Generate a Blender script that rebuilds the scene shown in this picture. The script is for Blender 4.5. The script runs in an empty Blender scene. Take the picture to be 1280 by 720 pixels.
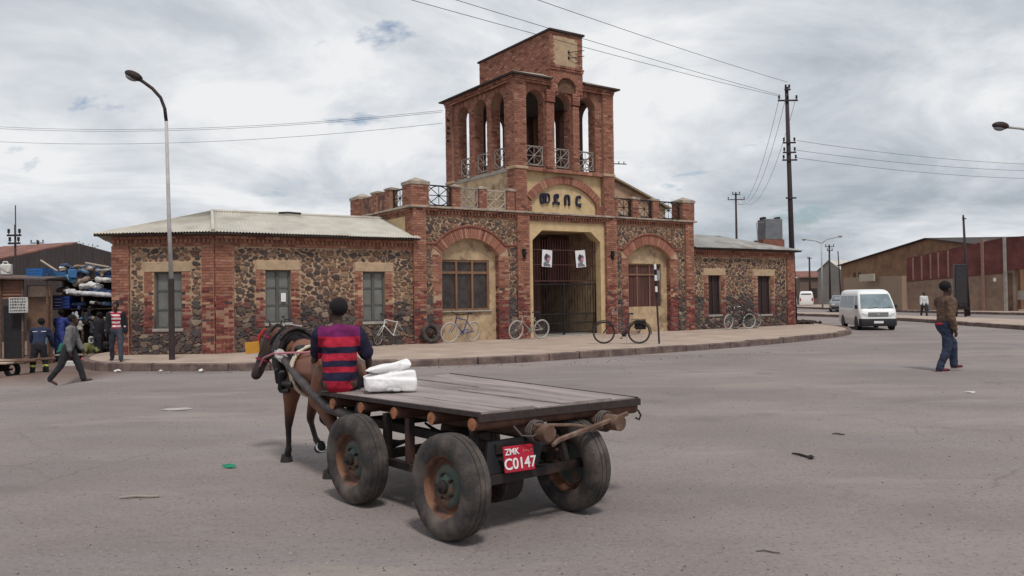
import bpy, math, random
import numpy as np
from mathutils import Vector, Matrix
R = math.radians
rnd = random.Random(7)
scene = bpy.context.scene
col = scene.collection

# ------------------------------------------------------------------ camera
cam_data = bpy.data.cameras.new("camera")
cam = bpy.data.objects.new("camera", cam_data); col.objects.link(cam)
cam_data.sensor_width = 36.0; cam_data.lens = 28.30
cam_data.clip_start = 0.1; cam_data.clip_end = 4000
cam.matrix_world = Matrix.Translation((0, 0, 1.6)) @ Matrix.Rotation(R(90.613), 4, 'X') @ Matrix.Rotation(R(-0.831), 4, 'Z')
scene.camera = cam
scene.render.resolution_x = 1024; scene.render.resolution_y = 576

# ------------------------------------------------------------------ world: daylight under a broken overcast
world = bpy.data.worlds.new("World"); scene.world = world; world.use_nodes = True
SUN_EL, SUN_AZ = 60.0, 163.0          # compass-like: degrees clockwise from +Y (behind the camera, a little right)
def build_world():
    nt = world.node_tree; nt.nodes.clear(); N = nt.nodes.new; L = nt.links.new
    out = N('ShaderNodeOutputWorld'); bg = N('ShaderNodeBackground'); bg.inputs[1].default_value = 0.1
    sky = N('ShaderNodeTexSky'); sky.sky_type = 'NISHITA'; sky.sun_disc = False
    sky.sun_elevation = R(SUN_EL); sky.sun_rotation = R(SUN_AZ); sky.air_density = 1.0; sky.dust_density = 2.0
    tc = N('ShaderNodeTexCoord'); sep = N('ShaderNodeSeparateXYZ'); L(tc.outputs['Generated'], sep.inputs[0])
    # project the view direction on a flat cloud layer
    zz = N('ShaderNodeMath'); zz.operation = 'MAXIMUM'; zz.inputs[1].default_value = 0.0; L(sep.outputs[2], zz.inputs[0])
    za = N('ShaderNodeMath'); za.operation = 'ADD'; za.inputs[1].default_value = 0.26; L(zz.outputs[0], za.inputs[0])
    dx = N('ShaderNodeMath'); dx.operation = 'DIVIDE'; L(sep.outputs[0], dx.inputs[0]); L(za.outputs[0], dx.inputs[1])
    dy = N('ShaderNodeMath'); dy.operation = 'DIVIDE'; L(sep.outputs[1], dy.inputs[0]); L(za.outputs[0], dy.inputs[1])
    cmb = N('ShaderNodeCombineXYZ'); L(dx.outputs[0], cmb.inputs[0]); L(dy.outputs[0], cmb.inputs[1])
    def noise(scale, det, rough, dist, off):
        m = N('ShaderNodeMapping'); m.inputs['Location'].default_value = off; L(cmb.outputs[0], m.inputs[0])
        n = N('ShaderNodeTexNoise'); n.inputs['Scale'].default_value = scale; n.inputs['Detail'].default_value = det
        n.inputs['Roughness'].default_value = rough; n.inputs['Distortion'].default_value = dist; L(m.outputs[0], n.inputs[0]); return n
    n1 = noise(1.7, 10, .62, .5, (3.1, 7.7, 0)); n2 = noise(.75, 5, .55, .3, (9.3, 1.2, 0))
    tone = N('ShaderNodeMath'); tone.operation = 'MULTIPLY_ADD'; tone.inputs[1].default_value = .55; L(n2.outputs[0], tone.inputs[0])
    sc = N('ShaderNodeMath'); sc.operation = 'MULTIPLY'; sc.inputs[1].default_value = .45; L(n1.outputs[0], sc.inputs[0]); L(sc.outputs[0], tone.inputs[2])
    ramp = N('ShaderNodeValToRGB'); e = ramp.color_ramp.elements
    e[0].position = .41; e[0].color = (3.7, 4.15, 4.65, 1)
    e[1].position = .585; e[1].color = (8.0, 8.1, 8.25, 1)
    x = ramp.color_ramp.elements.new(.50); x.color = (5.7, 6.05, 6.5, 1)
    L(tone.outputs[0], ramp.inputs[0])
    gap = N('ShaderNodeValToRGB'); g = gap.color_ramp.elements          # where the layer breaks and blue shows
    g[0].position = .60; g[0].color = (1, 1, 1, 1); g[1].position = .68; g[1].color = (0, 0, 0, 1)
    n3 = noise(2.2, 7, .6, .3, (5.2, 2.1, 0)); L(n3.outputs[0], gap.inputs[0])
    mix = N('ShaderNodeMixRGB'); L(gap.outputs[0], mix.inputs[0]); L(sky.outputs[0], mix.inputs[1]); L(ramp.outputs[0], mix.inputs[2])
    L(mix.outputs[0], bg.inputs[0]); L(bg.outputs[0], out.inputs[0])
build_world()
sun_data = bpy.data.lights.new("sun", 'SUN'); sun = bpy.data.objects.new("sun", sun_data); col.objects.link(sun)
sun_data.energy = 2.1; sun_data.angle = R(10); sun_data.color = (1.0, .955, .89)
_d = Vector((math.sin(R(SUN_AZ))*math.cos(R(SUN_EL)), math.cos(R(SUN_AZ))*math.cos(R(SUN_EL)), math.sin(R(SUN_EL))))
sun.rotation_euler = _d.to_track_quat('Z', 'Y').to_euler(); sun.location = (0, 0, 60)
vs = scene.view_settings; vs.view_transform = 'Standard'; vs.look = 'None'; vs.exposure = 0.1; vs.gamma = 1.0; vs.use_curve_mapping = False

# ------------------------------------------------------------------ mesh helpers
def tag(o, label=None, cat=None, group=None, kind=None):
    if label: o['label'] = label
    if cat: o['category'] = cat
    if group: o['group'] = group
    if kind: o['kind'] = kind
    return o
def empty(name, loc=(0, 0, 0), rz=0.0, label=None, cat=None, group=None):
    o = bpy.data.objects.new(name, None); col.objects.link(o); o.location = loc; o.rotation_euler = (0, 0, rz)
    o.empty_display_size = .2
    return tag(o, label, cat, group)
def copy_tree(o, parent=None):
    c = o.copy(); col.objects.link(c); c.parent = parent
    for ch in list(o.children): copy_tree(ch, c)
    return c
class MB:
    """collects faces of ONE mesh"""
    def __init__(s): s.v = []; s.f = []; s.c = []; s.M = None; s.smooth = False
    def add(s, vs, fs, c=None):
        k = len(s.v)
        for p in vs:
            p = Vector(p)
            if s.M is not None: p = s.M @ p
            s.v.append(p[:])
        for f in fs: s.f.append(tuple(i+k for i in f)); s.c.append(c)
        return s
    def hexa(s, p, c=None):   # 4 bottom (ccw from above), 4 top
        return s.add(p, [(3,2,1,0),(4,5,6,7),(0,1,5,4),(1,2,6,5),(2,3,7,6),(3,0,4,7)], c)
    def box(s, x0, x1, y0, y1, z0, z1, c=None):
        return s.hexa([(x0,y0,z0),(x1,y0,z0),(x1,y1,z0),(x0,y1,z0),(x0,y0,z1),(x1,y0,z1),(x1,y1,z1),(x0,y1,z1)], c)
    def bevbox(s, x0, x1, y0, y1, z0, z1, b=.01, c=None):
        vs = []
        for sx in (0,1):
            for sy in (0,1):
                for sz in (0,1):
                    X=(x0,x1)[sx]; Y=(y0,y1)[sy]; Z=(z0,z1)[sz]; ix=b if sx==0 else -b; iy=b if sy==0 else -b; iz=b if sz==0 else -b
                    vs += [(X,Y+iy,Z+iz),(X+ix,Y,Z+iz),(X+ix,Y+iy,Z)]
        i=lambda a,bb,cc,k:(a*4+bb*2+cc)*3+k
        fs=[]
        for a,fl in ((0,1),(1,0)):
            q=[i(a,0,0,0),i(a,0,1,0),i(a,1,1,0),i(a,1,0,0)]; fs.append(q if not a else q[::-1])
            q=[i(0,a,0,1),i(1,a,0,1),i(1,a,1,1),i(0,a,1,1)]; fs.append(q if not a else q[::-1])
            q=[i(0,0,a,2),i(0,1,a,2),i(1,1,a,2),i(1,0,a,2)]; fs.append(q if not a else q[::-1])
        for p in (0,1):
            for q_ in (0,1):
                fs.append([i(p,q_,0,0),i(p,q_,1,0),i(p,q_,1,1),i(p,q_,0,1)])
                fs.append([i(p,0,q_,0),i(p,1,q_,0),i(p,1,q_,2),i(p,0,q_,2)])
                fs.append([i(0,p,q_,1),i(1,p,q_,1),i(1,p,q_,2),i(0,p,q_,2)])
        for a in (0,1):
            for bb in (0,1):
                for cc in (0,1): fs.append([i(a,bb,cc,0),i(a,bb,cc,1),i(a,bb,cc,2)])
        s.smooth_fix = True
        return s.add(vs, fs, c)
    def tube(s, p0, p1, r0, r1=None, n=8, c=None, caps=True, flat=1.0, side=None):
        r1 = r0 if r1 is None else r1
        p0, p1 = Vector(p0), Vector(p1); ax = (p1-p0)
        if ax.length < 1e-9: return s
        ax.normalize()
        a = Vector(side) if side is not None else (Vector((0,0,1)) if abs(ax.z) < .9 else Vector((1,0,0)))
        a = (a - ax*a.dot(ax)).normalized(); b = ax.cross(a)
        vs = []
        for p, r in ((p0, r0), (p1, r1)):
            for i in range(n):
                t = 2*math.pi*i/n; vs.append(p + a*(r*math.cos(t)) + b*(r*flat*math.sin(t)))
        fs = [(i, (i+1) % n, n+(i+1) % n, n+i) for i in range(n)]
        if caps: fs += [tuple(range(n-1, -1, -1)), tuple(range(n, 2*n))]
        return s.add(vs, fs, c)
    def path(s, pts, r, n=6, c=None, closed=False, caps=True):
        pts = [Vector(p) for p in pts]; m = len(pts); rs = r if isinstance(r, (list, tuple)) else [r]*m
        vs = []; prev = None
        for i, p in enumerate(pts):
            if closed: t = pts[(i+1) % m]-pts[i-1]
            else: t = pts[min(i+1, m-1)]-pts[max(i-1, 0)]
            t.normalize()
            if prev is None:
                a = Vector((0,0,1)) if abs(t.z) < .9 else Vector((1,0,0))
            else: a = prev
            a = (a - t*a.dot(t)).normalized(); prev = a; b = t.cross(a)
            for k in range(n):
                w = 2*math.pi*k/n; vs.append(p + a*(rs[i]*math.cos(w)) + b*(rs[i]*math.sin(w)))
        fs = []
        for i in range(m if closed else m-1):
            j = (i+1) % m
            for k in range(n): fs.append((i*n+k, i*n+(k+1) % n, j*n+(k+1) % n, j*n+k))
        if caps and not closed: fs += [tuple(range(n-1, -1, -1)), tuple((m-1)*n+k for k in range(n))]
        return s.add(vs, fs, c)
    def lathe(s, prof, n=24, axis='Z', c=None, closed=False):   # prof: (radius, height)
        vs = []
        for r, h in prof:
            for i in range(n):
                t = 2*math.pi*i/n; x, y = r*math.cos(t), r*math.sin(t)
                vs.append({'Z': (x, y, h), 'Y': (x, h, -y), 'X': (h, x, y)}[axis])
        m = len(prof); fs = []
        for j in range(m if closed else m-1):
            k = (j+1) % m
            for i in range(n): fs.append((j*n+i, j*n+(i+1) % n, k*n+(i+1) % n, k*n+i))
        return s.add(vs, fs, c)
    def ball(s, ce, r, n=10, m=7, sc=(1,1,1), c=None, rough=0, rn=None):
        ce = Vector(ce); vs = []; fs = []
        for j in range(m+1):
            ph = math.pi*j/m
            for i in range(n):
                t = 2*math.pi*i/n; k = r*(1+(rn.uniform(-rough, rough) if rn else 0))
                vs.append(ce + Vector((k*sc[0]*math.sin(ph)*math.cos(t), k*sc[1]*math.sin(ph)*math.sin(t), k*sc[2]*math.cos(ph))))
        for j in range(m):
            for i in range(n): fs.append((j*n+i, (j+1)*n+i, (j+1)*n+(i+1) % n, j*n+(i+1) % n))
        return s.add(vs, fs, c)
    def prism(s, poly, d0, d1, axis='Y', c=None):   # 2-D polygon extruded
        n = len(poly)
        mk = {'Y': lambda a, b, d: (a, d, b), 'X': lambda a, b, d: (d, a, b), 'Z': lambda a, b, d: (a, b, d)}[axis]
        vs = [mk(a, b, d0) for a, b in poly] + [mk(a, b, d1) for a, b in poly]
        fs = [tuple(range(n)), tuple(range(2*n-1, n-1, -1))] + [(i, n+i, n+(i+1) % n, (i+1) % n) for i in range(n)]
        return s.add(vs, fs, c)
    def build(s, name, mat, parent=None, smooth=False, loc=None, rot=None, auto=None):
        me = bpy.data.meshes.new(name); me.from_pydata(s.v, [], s.f)
        if any(c is not None for c in s.c):
            at = me.attributes.new('Col', 'FLOAT_COLOR', 'FACE')
            at.data.foreach_set('color', [x for c in s.c for x in ((c[0], c[1], c[2], 1.0) if c is not None else (.3, .3, .3, 1.0))])
        import bmesh
        bm = bmesh.new(); bm.from_mesh(me); bmesh.ops.recalc_face_normals(bm, faces=bm.faces); bm.to_mesh(me); bm.free()
        if smooth:
            me.polygons.foreach_set('use_smooth', [True]*len(me.polygons))
            if auto is not None:
                try: me.set_sharp_from_angle(angle=R(auto))
                except Exception: pass
        o = bpy.data.objects.new(name, me); col.objects.link(o)
        if mat is not None: me.materials.append(mat)
        if parent is not None: o.parent = parent
        if loc is not None: o.location = loc
        if rot is not None: o.rotation_euler = rot
        return o

# ------------------------------------------------------------------ materials
MATS = {}
def mat(name, colr=(.5, .5, .5), rough=.8, metal=0.0, var=0.0, vscale=6.0, col2=None, scale2=3.0, amt2=.5, bump=0.0, bscale=40.0,
        attr=False, objcol=False, spec=.35, dirt=None, dirt_z=None, stretch=None, coat=0.0, w2=.08):
    if name in MATS: return MATS[name]
    m = bpy.data.materials.new(name); m.use_nodes = True; nt = m.node_tree; N = nt.nodes.new; L = nt.links.new
    b = nt.nodes['Principled BSDF']; b.inputs['Roughness'].default_value = rough; b.inputs['Metallic'].default_value = metal
    b.inputs['Specular IOR Level'].default_value = spec
    if coat: b.inputs['Coat Weight'].default_value = coat
    tc = N('ShaderNodeTexCoord'); src = tc.outputs['Object']
    if stretch:
        mp = N('ShaderNodeMapping'); mp.inputs['Scale'].default_value = stretch; L(src, mp.inputs[0]); src = mp.outputs[0]
    def noise(sc, det=6, ro=.6):
        n = N('ShaderNodeTexNoise'); n.inputs['Scale'].default_value = sc; n.inputs['Detail'].default_value = det; n.inputs['Roughness'].default_value = ro
        L(src, n.inputs[0]); return n.outputs[0]
    if attr:
        a = N('ShaderNodeAttribute'); a.attribute_name = 'Col'; c = a.outputs['Color']
    elif objcol:
        a = N('ShaderNodeObjectInfo'); c = a.outputs['Color']
    else:
        a = N('ShaderNodeRGB'); a.outputs[0].default_value = (*colr, 1); c = a.outputs[0]
    if col2 is not None:
        r = N('ShaderNodeValToRGB'); r.color_ramp.elements[0].position = 1-amt2-w2; r.color_ramp.elements[1].position = 1-amt2+w2
        n = noise(scale2, 8, .65); L(n, r.inputs[0])
        mx = N('ShaderNodeMixRGB'); L(r.outputs[0], mx.inputs[0]); L(c, mx.inputs[1]); mx.inputs[2].default_value = (*col2, 1); c = mx.outputs[0]
    if dirt is not None:      # splash-back grime: a ragged band near the ground, with its own shape
        geo = N('ShaderNodeNewGeometry'); sp = N('ShaderNodeSeparateXYZ'); L(geo.outputs['Position'], sp.inputs[0])
        n = noise(1.8, 8, .7)
        ad = N('ShaderNodeMath'); ad.operation = 'MULTIPLY_ADD'; ad.inputs[1].default_value = dirt_z[2]; L(n, ad.inputs[0]); L(sp.outputs[2], ad.inputs[2])
        mr = N('ShaderNodeMapRange'); mr.inputs[1].default_value = dirt_z[0]; mr.inputs[2].default_value = dirt_z[1]; mr.inputs[3].default_value = 1; mr.inputs[4].default_value = 0
        L(ad.outputs[0], mr.inputs[0])
        mx = N('ShaderNodeMixRGB'); L(mr.outputs[0], mx.inputs[0]); L(c, mx.inputs[1]); mx.inputs[2].default_value = (*dirt, 1); c = mx.outputs[0]
    if var:
        n = noise(vscale, 8, .65)
        mr = N('ShaderNodeMapRange'); mr.inputs[1].default_value = .3; mr.inputs[2].default_value = .7
        mr.inputs[3].default_value = 1-var; mr.inputs[4].default_value = 1+var; L(n, mr.inputs[0])
        mx = N('ShaderNodeMixRGB'); mx.blend_type = 'MULTIPLY'; mx.inputs[0].default_value = 1; L(c, mx.inputs[1]); L(mr.outputs[0], mx.inputs[2]); c = mx.outputs[0]
    L(c, b.inputs['Base Color'])
    if bump:
        n = noise(bscale, 4, .6); bp = N('ShaderNodeBump'); bp.inputs['Strength'].default_value = bump; bp.inputs['Distance'].default_value = .02
        L(n, bp.inputs['Height']); L(bp.outputs[0], b.inputs['Normal'])
    MATS[name] = m; return m
M = dict(
    mortar=mat('mortar', (.41, .28, .188), .95, var=.25, vscale=2.2, col2=(.30, .17, .11), scale2=1.3, amt2=.42, bump=.5, bscale=35, dirt=(.17, .10, .085), dirt_z=(1.6, 2.2, 1.1)),
    brick=mat('brick', attr=True, rough=.9, var=.22, vscale=18, bump=.35, bscale=60),
    brickmortar=mat('brick_mortar', (.29, .165, .115), .95, var=.25, vscale=5, bump=.3),
    stone_attr=mat('stone_mixed', attr=True, rough=.85, var=.3, vscale=14, bump=.6, bscale=22),
    stone=mat('stone_single', objcol=True, rough=.85, var=.3, vscale=2.5, bump=.6, bscale=5),
    plaster=mat('ochre_plaster', (.55, .405, .23), .9, var=.18, vscale=3, col2=(.34, .235, .14), scale2=2.0, amt2=.36, bump=.2, bscale=30),
    plaster_old=mat('worn_plaster', (.44, .32, .20), .92, var=.25, vscale=3, col2=(.23, .15, .10), scale2=2.6, amt2=.42, bump=.35, bscale=30),
    lintel=mat('lintel_plaster', (.42, .305, .20), .9, var=.2, vscale=4, col2=(.30, .2, .13), scale2=3, amt2=.35, bump=.25),
    stonecap=mat('cap_stone', (.36, .30, .24), .9, var=.25, vscale=5, col2=(.16, .12, .10), scale2=4, amt2=.42, bump=.3),
    roof_tin=mat('corrugated_sheet', (.50, .47, .41), .6, metal=.1, var=.16, vscale=1.4, col2=(.40, .35, .29), scale2=1.2, amt2=.38, bump=.1),
    roof_rust=mat('rusty_sheet', (.24, .10, .07), .8, var=.3, vscale=2, col2=(.15, .07, .055), scale2=1.5, amt2=.5),
    fascia=mat('dark_timber', (.045, .033, .03), .8, var=.3),
    concrete=mat('concrete', (.34, .31, .28), .9, var=.2, vscale=4, col2=(.22, .19, .17), scale2=2, amt2=.42, bump=.25),
    wood_brown=mat('brown_window_wood', (.21, .115, .068), .7, var=.3, vscale=6, stretch=(1, 1, .15), bump=.2),
    wood_grey=mat('grey_shutter_wood', (.095, .095, .09), .75, var=.3, vscale=6, stretch=(1, 1, .15), bump=.2),
    wood_dark=mat('dark_shutter_wood', (.035, .02, .02), .7, var=.35, vscale=6, stretch=(1, 1, .15)),
    wood_red=mat('red_brown_boards', (.085, .035, .030), .75, var=.35, vscale=7, stretch=(1, 1, .12), bump=.2),
    pane_grey=mat('dusty_pane', (.15, .148, .138), .4, var=.25, vscale=2.5, spec=.5),
    pane_dark=mat('dark_pane', (.045, .036, .033), .35, var=.6, vscale=4, spec=.4),
    iron=mat('black_iron', (.018, .016, .018), .6, metal=.3, var=.3),
    iron_grey=mat('weathered_iron', (.30, .26, .235), .7, metal=.2, var=.3, vscale=10),
    letter=mat('blue_letter_paint', (.010, .011, .035), .5),
    paper=mat('white_paper', (.74, .72, .74), .8, var=.08),
    black=mat('black_matter', (.012, .011, .013), .7),
    rubber=mat('tyre_rubber', (.036, .032, .032), .9, var=.25, vscale=9, col2=(.135, .108, .092), scale2=5, amt2=.42, bump=.3, bscale=50, w2=.2),
    rim_rust=mat('rusty_rim', (.20, .095, .058), .75, metal=.1, var=.35, vscale=9, col2=(.11, .06, .045), scale2=6, amt2=.5, bump=.2),
    rim_green=mat('green_rim_plate', (.065, .095, .082), .6, metal=.2, var=.3, vscale=8, col2=(.14, .07, .045), scale2=7, amt2=.45),
    steel_dark=mat('grimy_steel', (.032, .024, .024), .7, metal=.3, var=.4, vscale=7, col2=(.08, .04, .03), scale2=5, amt2=.4),
    steel=mat('galvanised_steel', (.33, .32, .32), .45, metal=.6, var=.2),
    lampgrey=mat('lamp_pole_paint', (.40, .385, .38), .6, var=.2, vscale=4),
    pole_dark=mat('creosoted_pole', (.040, .026, .028), .8, var=.3),
    planks=mat('grimy_planks', (.30, .25, .235), .55, var=.4, vscale=5, stretch=(1, .12, 1), col2=(.15, .115, .11), scale2=4, amt2=.40, bump=.6, bscale=25, w2=.10),
    plank_edge=mat('plank_edge', (.042, .030, .028), .85, var=.4, vscale=20),
    log=mat('peeled_log', (.125, .058, .040), .8, var=.35, vscale=7, stretch=(1, 1, 1), col2=(.07, .035, .028), scale2=4, amt2=.42, bump=.3),
    log_end=mat('log_end_grain', (.33, .135, .062), .85, var=.35, vscale=14, col2=(.12, .05, .032), scale2=16, amt2=.42),
    logwood=mat('weathered_log', (.12, .068, .048), .85, var=.35, vscale=8, col2=(.20, .14, .10), scale2=5, amt2=.4, bump=.3),
    plate_red=mat('red_plate', (.42, .012, .035), .5, var=.15),
    white=mat('white_paint', (.74, .74, .73), .5, var=.05),
    white_car=mat('white_car_paint', (.78, .78, .77), .3, coat=.4, spec=.5, var=.04),
    glass_car=mat('car_glass', (.030, .036, .040), .08, spec=.7),
    glass_wind=mat('windscreen_glass', (.16, .21, .23), .08, spec=.7, var=.3, vscale=2),
    plastic_black=mat('black_plastic', (.020, .019, .022), .55),
    chrome=mat('chrome', (.6, .6, .6), .2, metal=.9),
    lampglass=mat('headlamp_glass', (.55, .56, .57), .15, spec=.6),
    sack=mat('white_sack', (.78, .77, .77), .75, var=.06, vscale=8, bump=.25, bscale=60),
    skin=mat('dark_skin', (.060, .030, .022), .5, var=.12),
    hair=mat('black_hair', (.010, .008, .009), .9, bump=.6, bscale=160),
)
# ------------------------------------------------------------------ ground, pavements, kerbs
def smooth(a, b, x):
    t = min(1, max(0, (x-a)/(b-a))); return t*t*(3-2*t)
def gz(x, y):      # the road is level but dips a little towards the stalls on the left
    return -.2*(1-smooth(-10.2, -8.3, x))*smooth(11, 15, y)*(1-.8*smooth(17.5, 18.4, y)*smooth(-12.4, -11.4, x)*(1-smooth(24, 26, y)))
def asphalt_mat():
    m = bpy.data.materials.new('dusty_asphalt'); m.use_nodes = True; nt = m.node_tree; N = nt.nodes.new; L = nt.links.new
    b = nt.nodes['Principled BSDF']; b.inputs['Roughness'].default_value = .88; b.inputs['Specular IOR Level'].default_value = .3
    tc = N('ShaderNodeTexCoord'); P = tc.outputs['Object']
    def noise(sc, det=6, ro=.6, st=None, off=None):
        src = P
        if st:
            mp = N('ShaderNodeMapping'); mp.inputs['Scale'].default_value = st; mp.inputs['Rotation'].default_value = (0, 0, R(20)); L(P, mp.inputs[0]); src = mp.outputs[0]
        n = N('ShaderNodeTexNoise'); n.inputs['Scale'].default_value = sc; n.inputs['Detail'].default_value = det; n.inputs['Roughness'].default_value = ro; L(src, n.inputs[0]); return n.outputs[0]
    def ramp(src, a, b_, ca=0., cb=1.):
        r = N('ShaderNodeMapRange'); r.inputs[1].default_value = a; r.inputs[2].default_value = b_; r.inputs[3].default_value = ca; r.inputs[4].default_value = cb; L(src, r.inputs[0]); return r.outputs[0]
    def mix(f, a, b_, bt='MIX'):
        x = N('ShaderNodeMixRGB'); x.blend_type = bt
        if isinstance(f, float): x.inputs[0].default_value = f
        else: L(f, x.inputs[0])
        for i, q in ((1, a), (2, b_)):
            if isinstance(q, tuple): x.inputs[i].default_value = (*q, 1)
            else: L(q, x.inputs[i])
        return x.outputs[0]
    c = mix(ramp(noise(.22, 8, .62, (1, 1.6, 1)), .40, .64), (.204, .172, .166), (.278, .232, .214))      # asphalt and the dust on it
    c = mix(ramp(noise(.5, 6, .6, (.25, 1.6, 1)), .52, .72, 0, .55), c, (.235, .222, .218))                    # worn grey lanes
    c = mix(ramp(noise(2.6, 8, .7), .58, .70, 0, .25), c, (.15, .125, .117))
    c = mix(ramp(noise(9, 6, .7), .52, .70, 0, .35), c, (.15, .13, .122))
    c = mix(ramp(noise(26, 4, .6), .56, .68, 0, .75), c, (.105, .09, .085))                                # pitted aggregate
    c = mix(ramp(noise(38, 3, .6), .58, .70, 0, .6), c, (.36, .32, .29))
    fine = ramp(noise(130, 3, .7), .25, .75, .78, 1.22); c = mix(1.0, c, fine, 'MULTIPLY')
    vo = N('ShaderNodeTexVoronoi'); vo.feature = 'DISTANCE_TO_EDGE'; vo.inputs['Scale'].default_value = .42
    wr = N('ShaderNodeMixRGB'); wr.blend_type = 'ADD'; wr.inputs[0].default_value = .55; nzc = N('ShaderNodeTexNoise'); nzc.inputs['Scale'].default_value = 1.4; nzc.inputs['Detail'].default_value = 7; L(P, nzc.inputs[0]); L(P, wr.inputs[1]); L(nzc.outputs['Color'], wr.inputs[2]); L(wr.outputs[0], vo.inputs[0])
    crack = ramp(vo.outputs['Distance'], .0, .009, .4, 0.); ck = N('ShaderNodeMath'); ck.operation = 'MULTIPLY'; L(crack, ck.inputs[0]); L(ramp(noise(.33, 4, .5), .50, .60), ck.inputs[1])
    c = mix(ck.outputs[0], c, (.085, .072, .068))                                                          # hairline cracks, here and there
    st_ = N('ShaderNodeTexVoronoi'); st_.inputs['Scale'].default_value = .75; L(wr.outputs[0], st_.inputs[0])
    c = mix(ramp(st_.outputs['Distance'], .08, .20, .32, 0.), c, (.13, .11, .104))                         # oil and dung stains
    c = mix(ramp(noise(.9, 5, .6, (.10, 1.1, 1)), .55, .68, 0, .28), c, (.17, .148, .14))                   # rubbered wheel tracks
    c = mix(ramp(noise(.7, 7, .68, (.35, 1.2, 1)), .56, .68, 0, .5), c, (.34, .29, .255))                    # drifts of dust
    # bare trodden earth to the left of the pavement
    sp = N('ShaderNodeSeparateXYZ'); L(P, sp.inputs[0])
    ed = N('ShaderNodeMath'); ed.operation = 'MULTIPLY_ADD'; ed.inputs[1].default_value = 2.2; L(noise(.9, 6, .6), ed.inputs[0]); L(sp.outputs[0], ed.inputs[2])
    fx = ramp(ed.outputs[0], -7.2, -8.2); fy = ramp(sp.outputs[1], 17.4, 18.3)
    mm = N('ShaderNodeMath'); mm.operation = 'MULTIPLY'; L(fx, mm.inputs[0]); L(fy, mm.inputs[1])
    c = mix(mm.outputs[0], c, mix(ramp(noise(1.3), .35, .65), (.19, .125, .10), (.12, .085, .075)))
    L(c, b.inputs['Base Color'])
    bp = N('ShaderNodeBump'); bp.inputs['Strength'].default_value = .55; bp.inputs['Distance'].default_value = .012
    ad = N('ShaderNodeMath'); L(noise(70, 4, .65), ad.inputs[0]); L(noise(14, 4, .6), ad.inputs[1]); L(ad.outputs[0], bp.inputs['Height']); L(bp.outputs[0], b.inputs['Normal'])
    return m
def build_ground():
    mb = MB()
    xs = [-900, -400, -150, -70, -40, -28, -20, -16, -13, -12.5, -12.2, -11.9, -11.6, -11.3] + [-10.8+.3*i for i in range(12)] + [-7, -5, -2, 0, 3, 8, 15, 30, 60, 150, 400, 900]
    ys = [-60, -20, 0, 5, 9, 11, 12, 13, 14, 15, 17, 17.4, 17.7, 18, 18.3, 18.6, 20, 22, 24, 24.6, 25.2, 26, 30, 40, 60, 100, 200, 500, 1200, 2500]
    nx = len(xs)
    vs = [(x, y, gz(x, y)) for y in ys for x in xs]
    fs = [(j*nx+i, j*nx+i+1, (j+1)*nx+i+1, (j+1)*nx+i) for j in range(len(ys)-1) for i in range(nx-1)]
    mb.add(vs, fs); tag(mb.build('road', asphalt_mat(), smooth=True), 'dusty grey asphalt road junction with worn patches', None, None, 'structure')
build_ground()
pave_mat = mat('trodden_pavement', (.39, .305, .25), .92, var=.16, vscale=1.2, col2=(.31, .235, .19), scale2=.9, amt2=.42, bump=.25, bscale=30, w2=.15)
kerb_mat = mat('kerb_concrete', (.19, .135, .115), .92, var=.35, vscale=3.5, col2=(.115, .08, .075), scale2=2.2, amt2=.5, bump=.5, bscale=22)
PZ = .16
def resample(pts, step):
    out = [Vector((*pts[0], 0))]; cur = out[0]
    P = [Vector((*p, 0)) for p in pts]; i = 0; need = step
    seg = P[0]
    for k in range(1, len(P)):
        a = P[k-1]; b = P[k]; L_ = (b-a).length; t = need
        while t <= L_:
            out.append(a.lerp(b, t/L_)); t += step
        need = t-L_
    return out
def catmull(pts, n=8):
    out = []
    P = [Vector((*p, 0)) for p in pts]; P = [2*P[0]-P[1]] + P + [2*P[-1]-P[-2]]
    for i in range(1, len(P)-2):
        for k in range(n):
            t = k/n; a, b, c, d = P[i-1:i+3]
            q = .5*((2*b)+(-a+c)*t+(2*a-5*b+4*c-d)*t*t+(-a+3*b-3*c+d)*t**3); out.append((q.x, q.y))
    out.append((P[-2].x, P[-2].y)); return out
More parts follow.
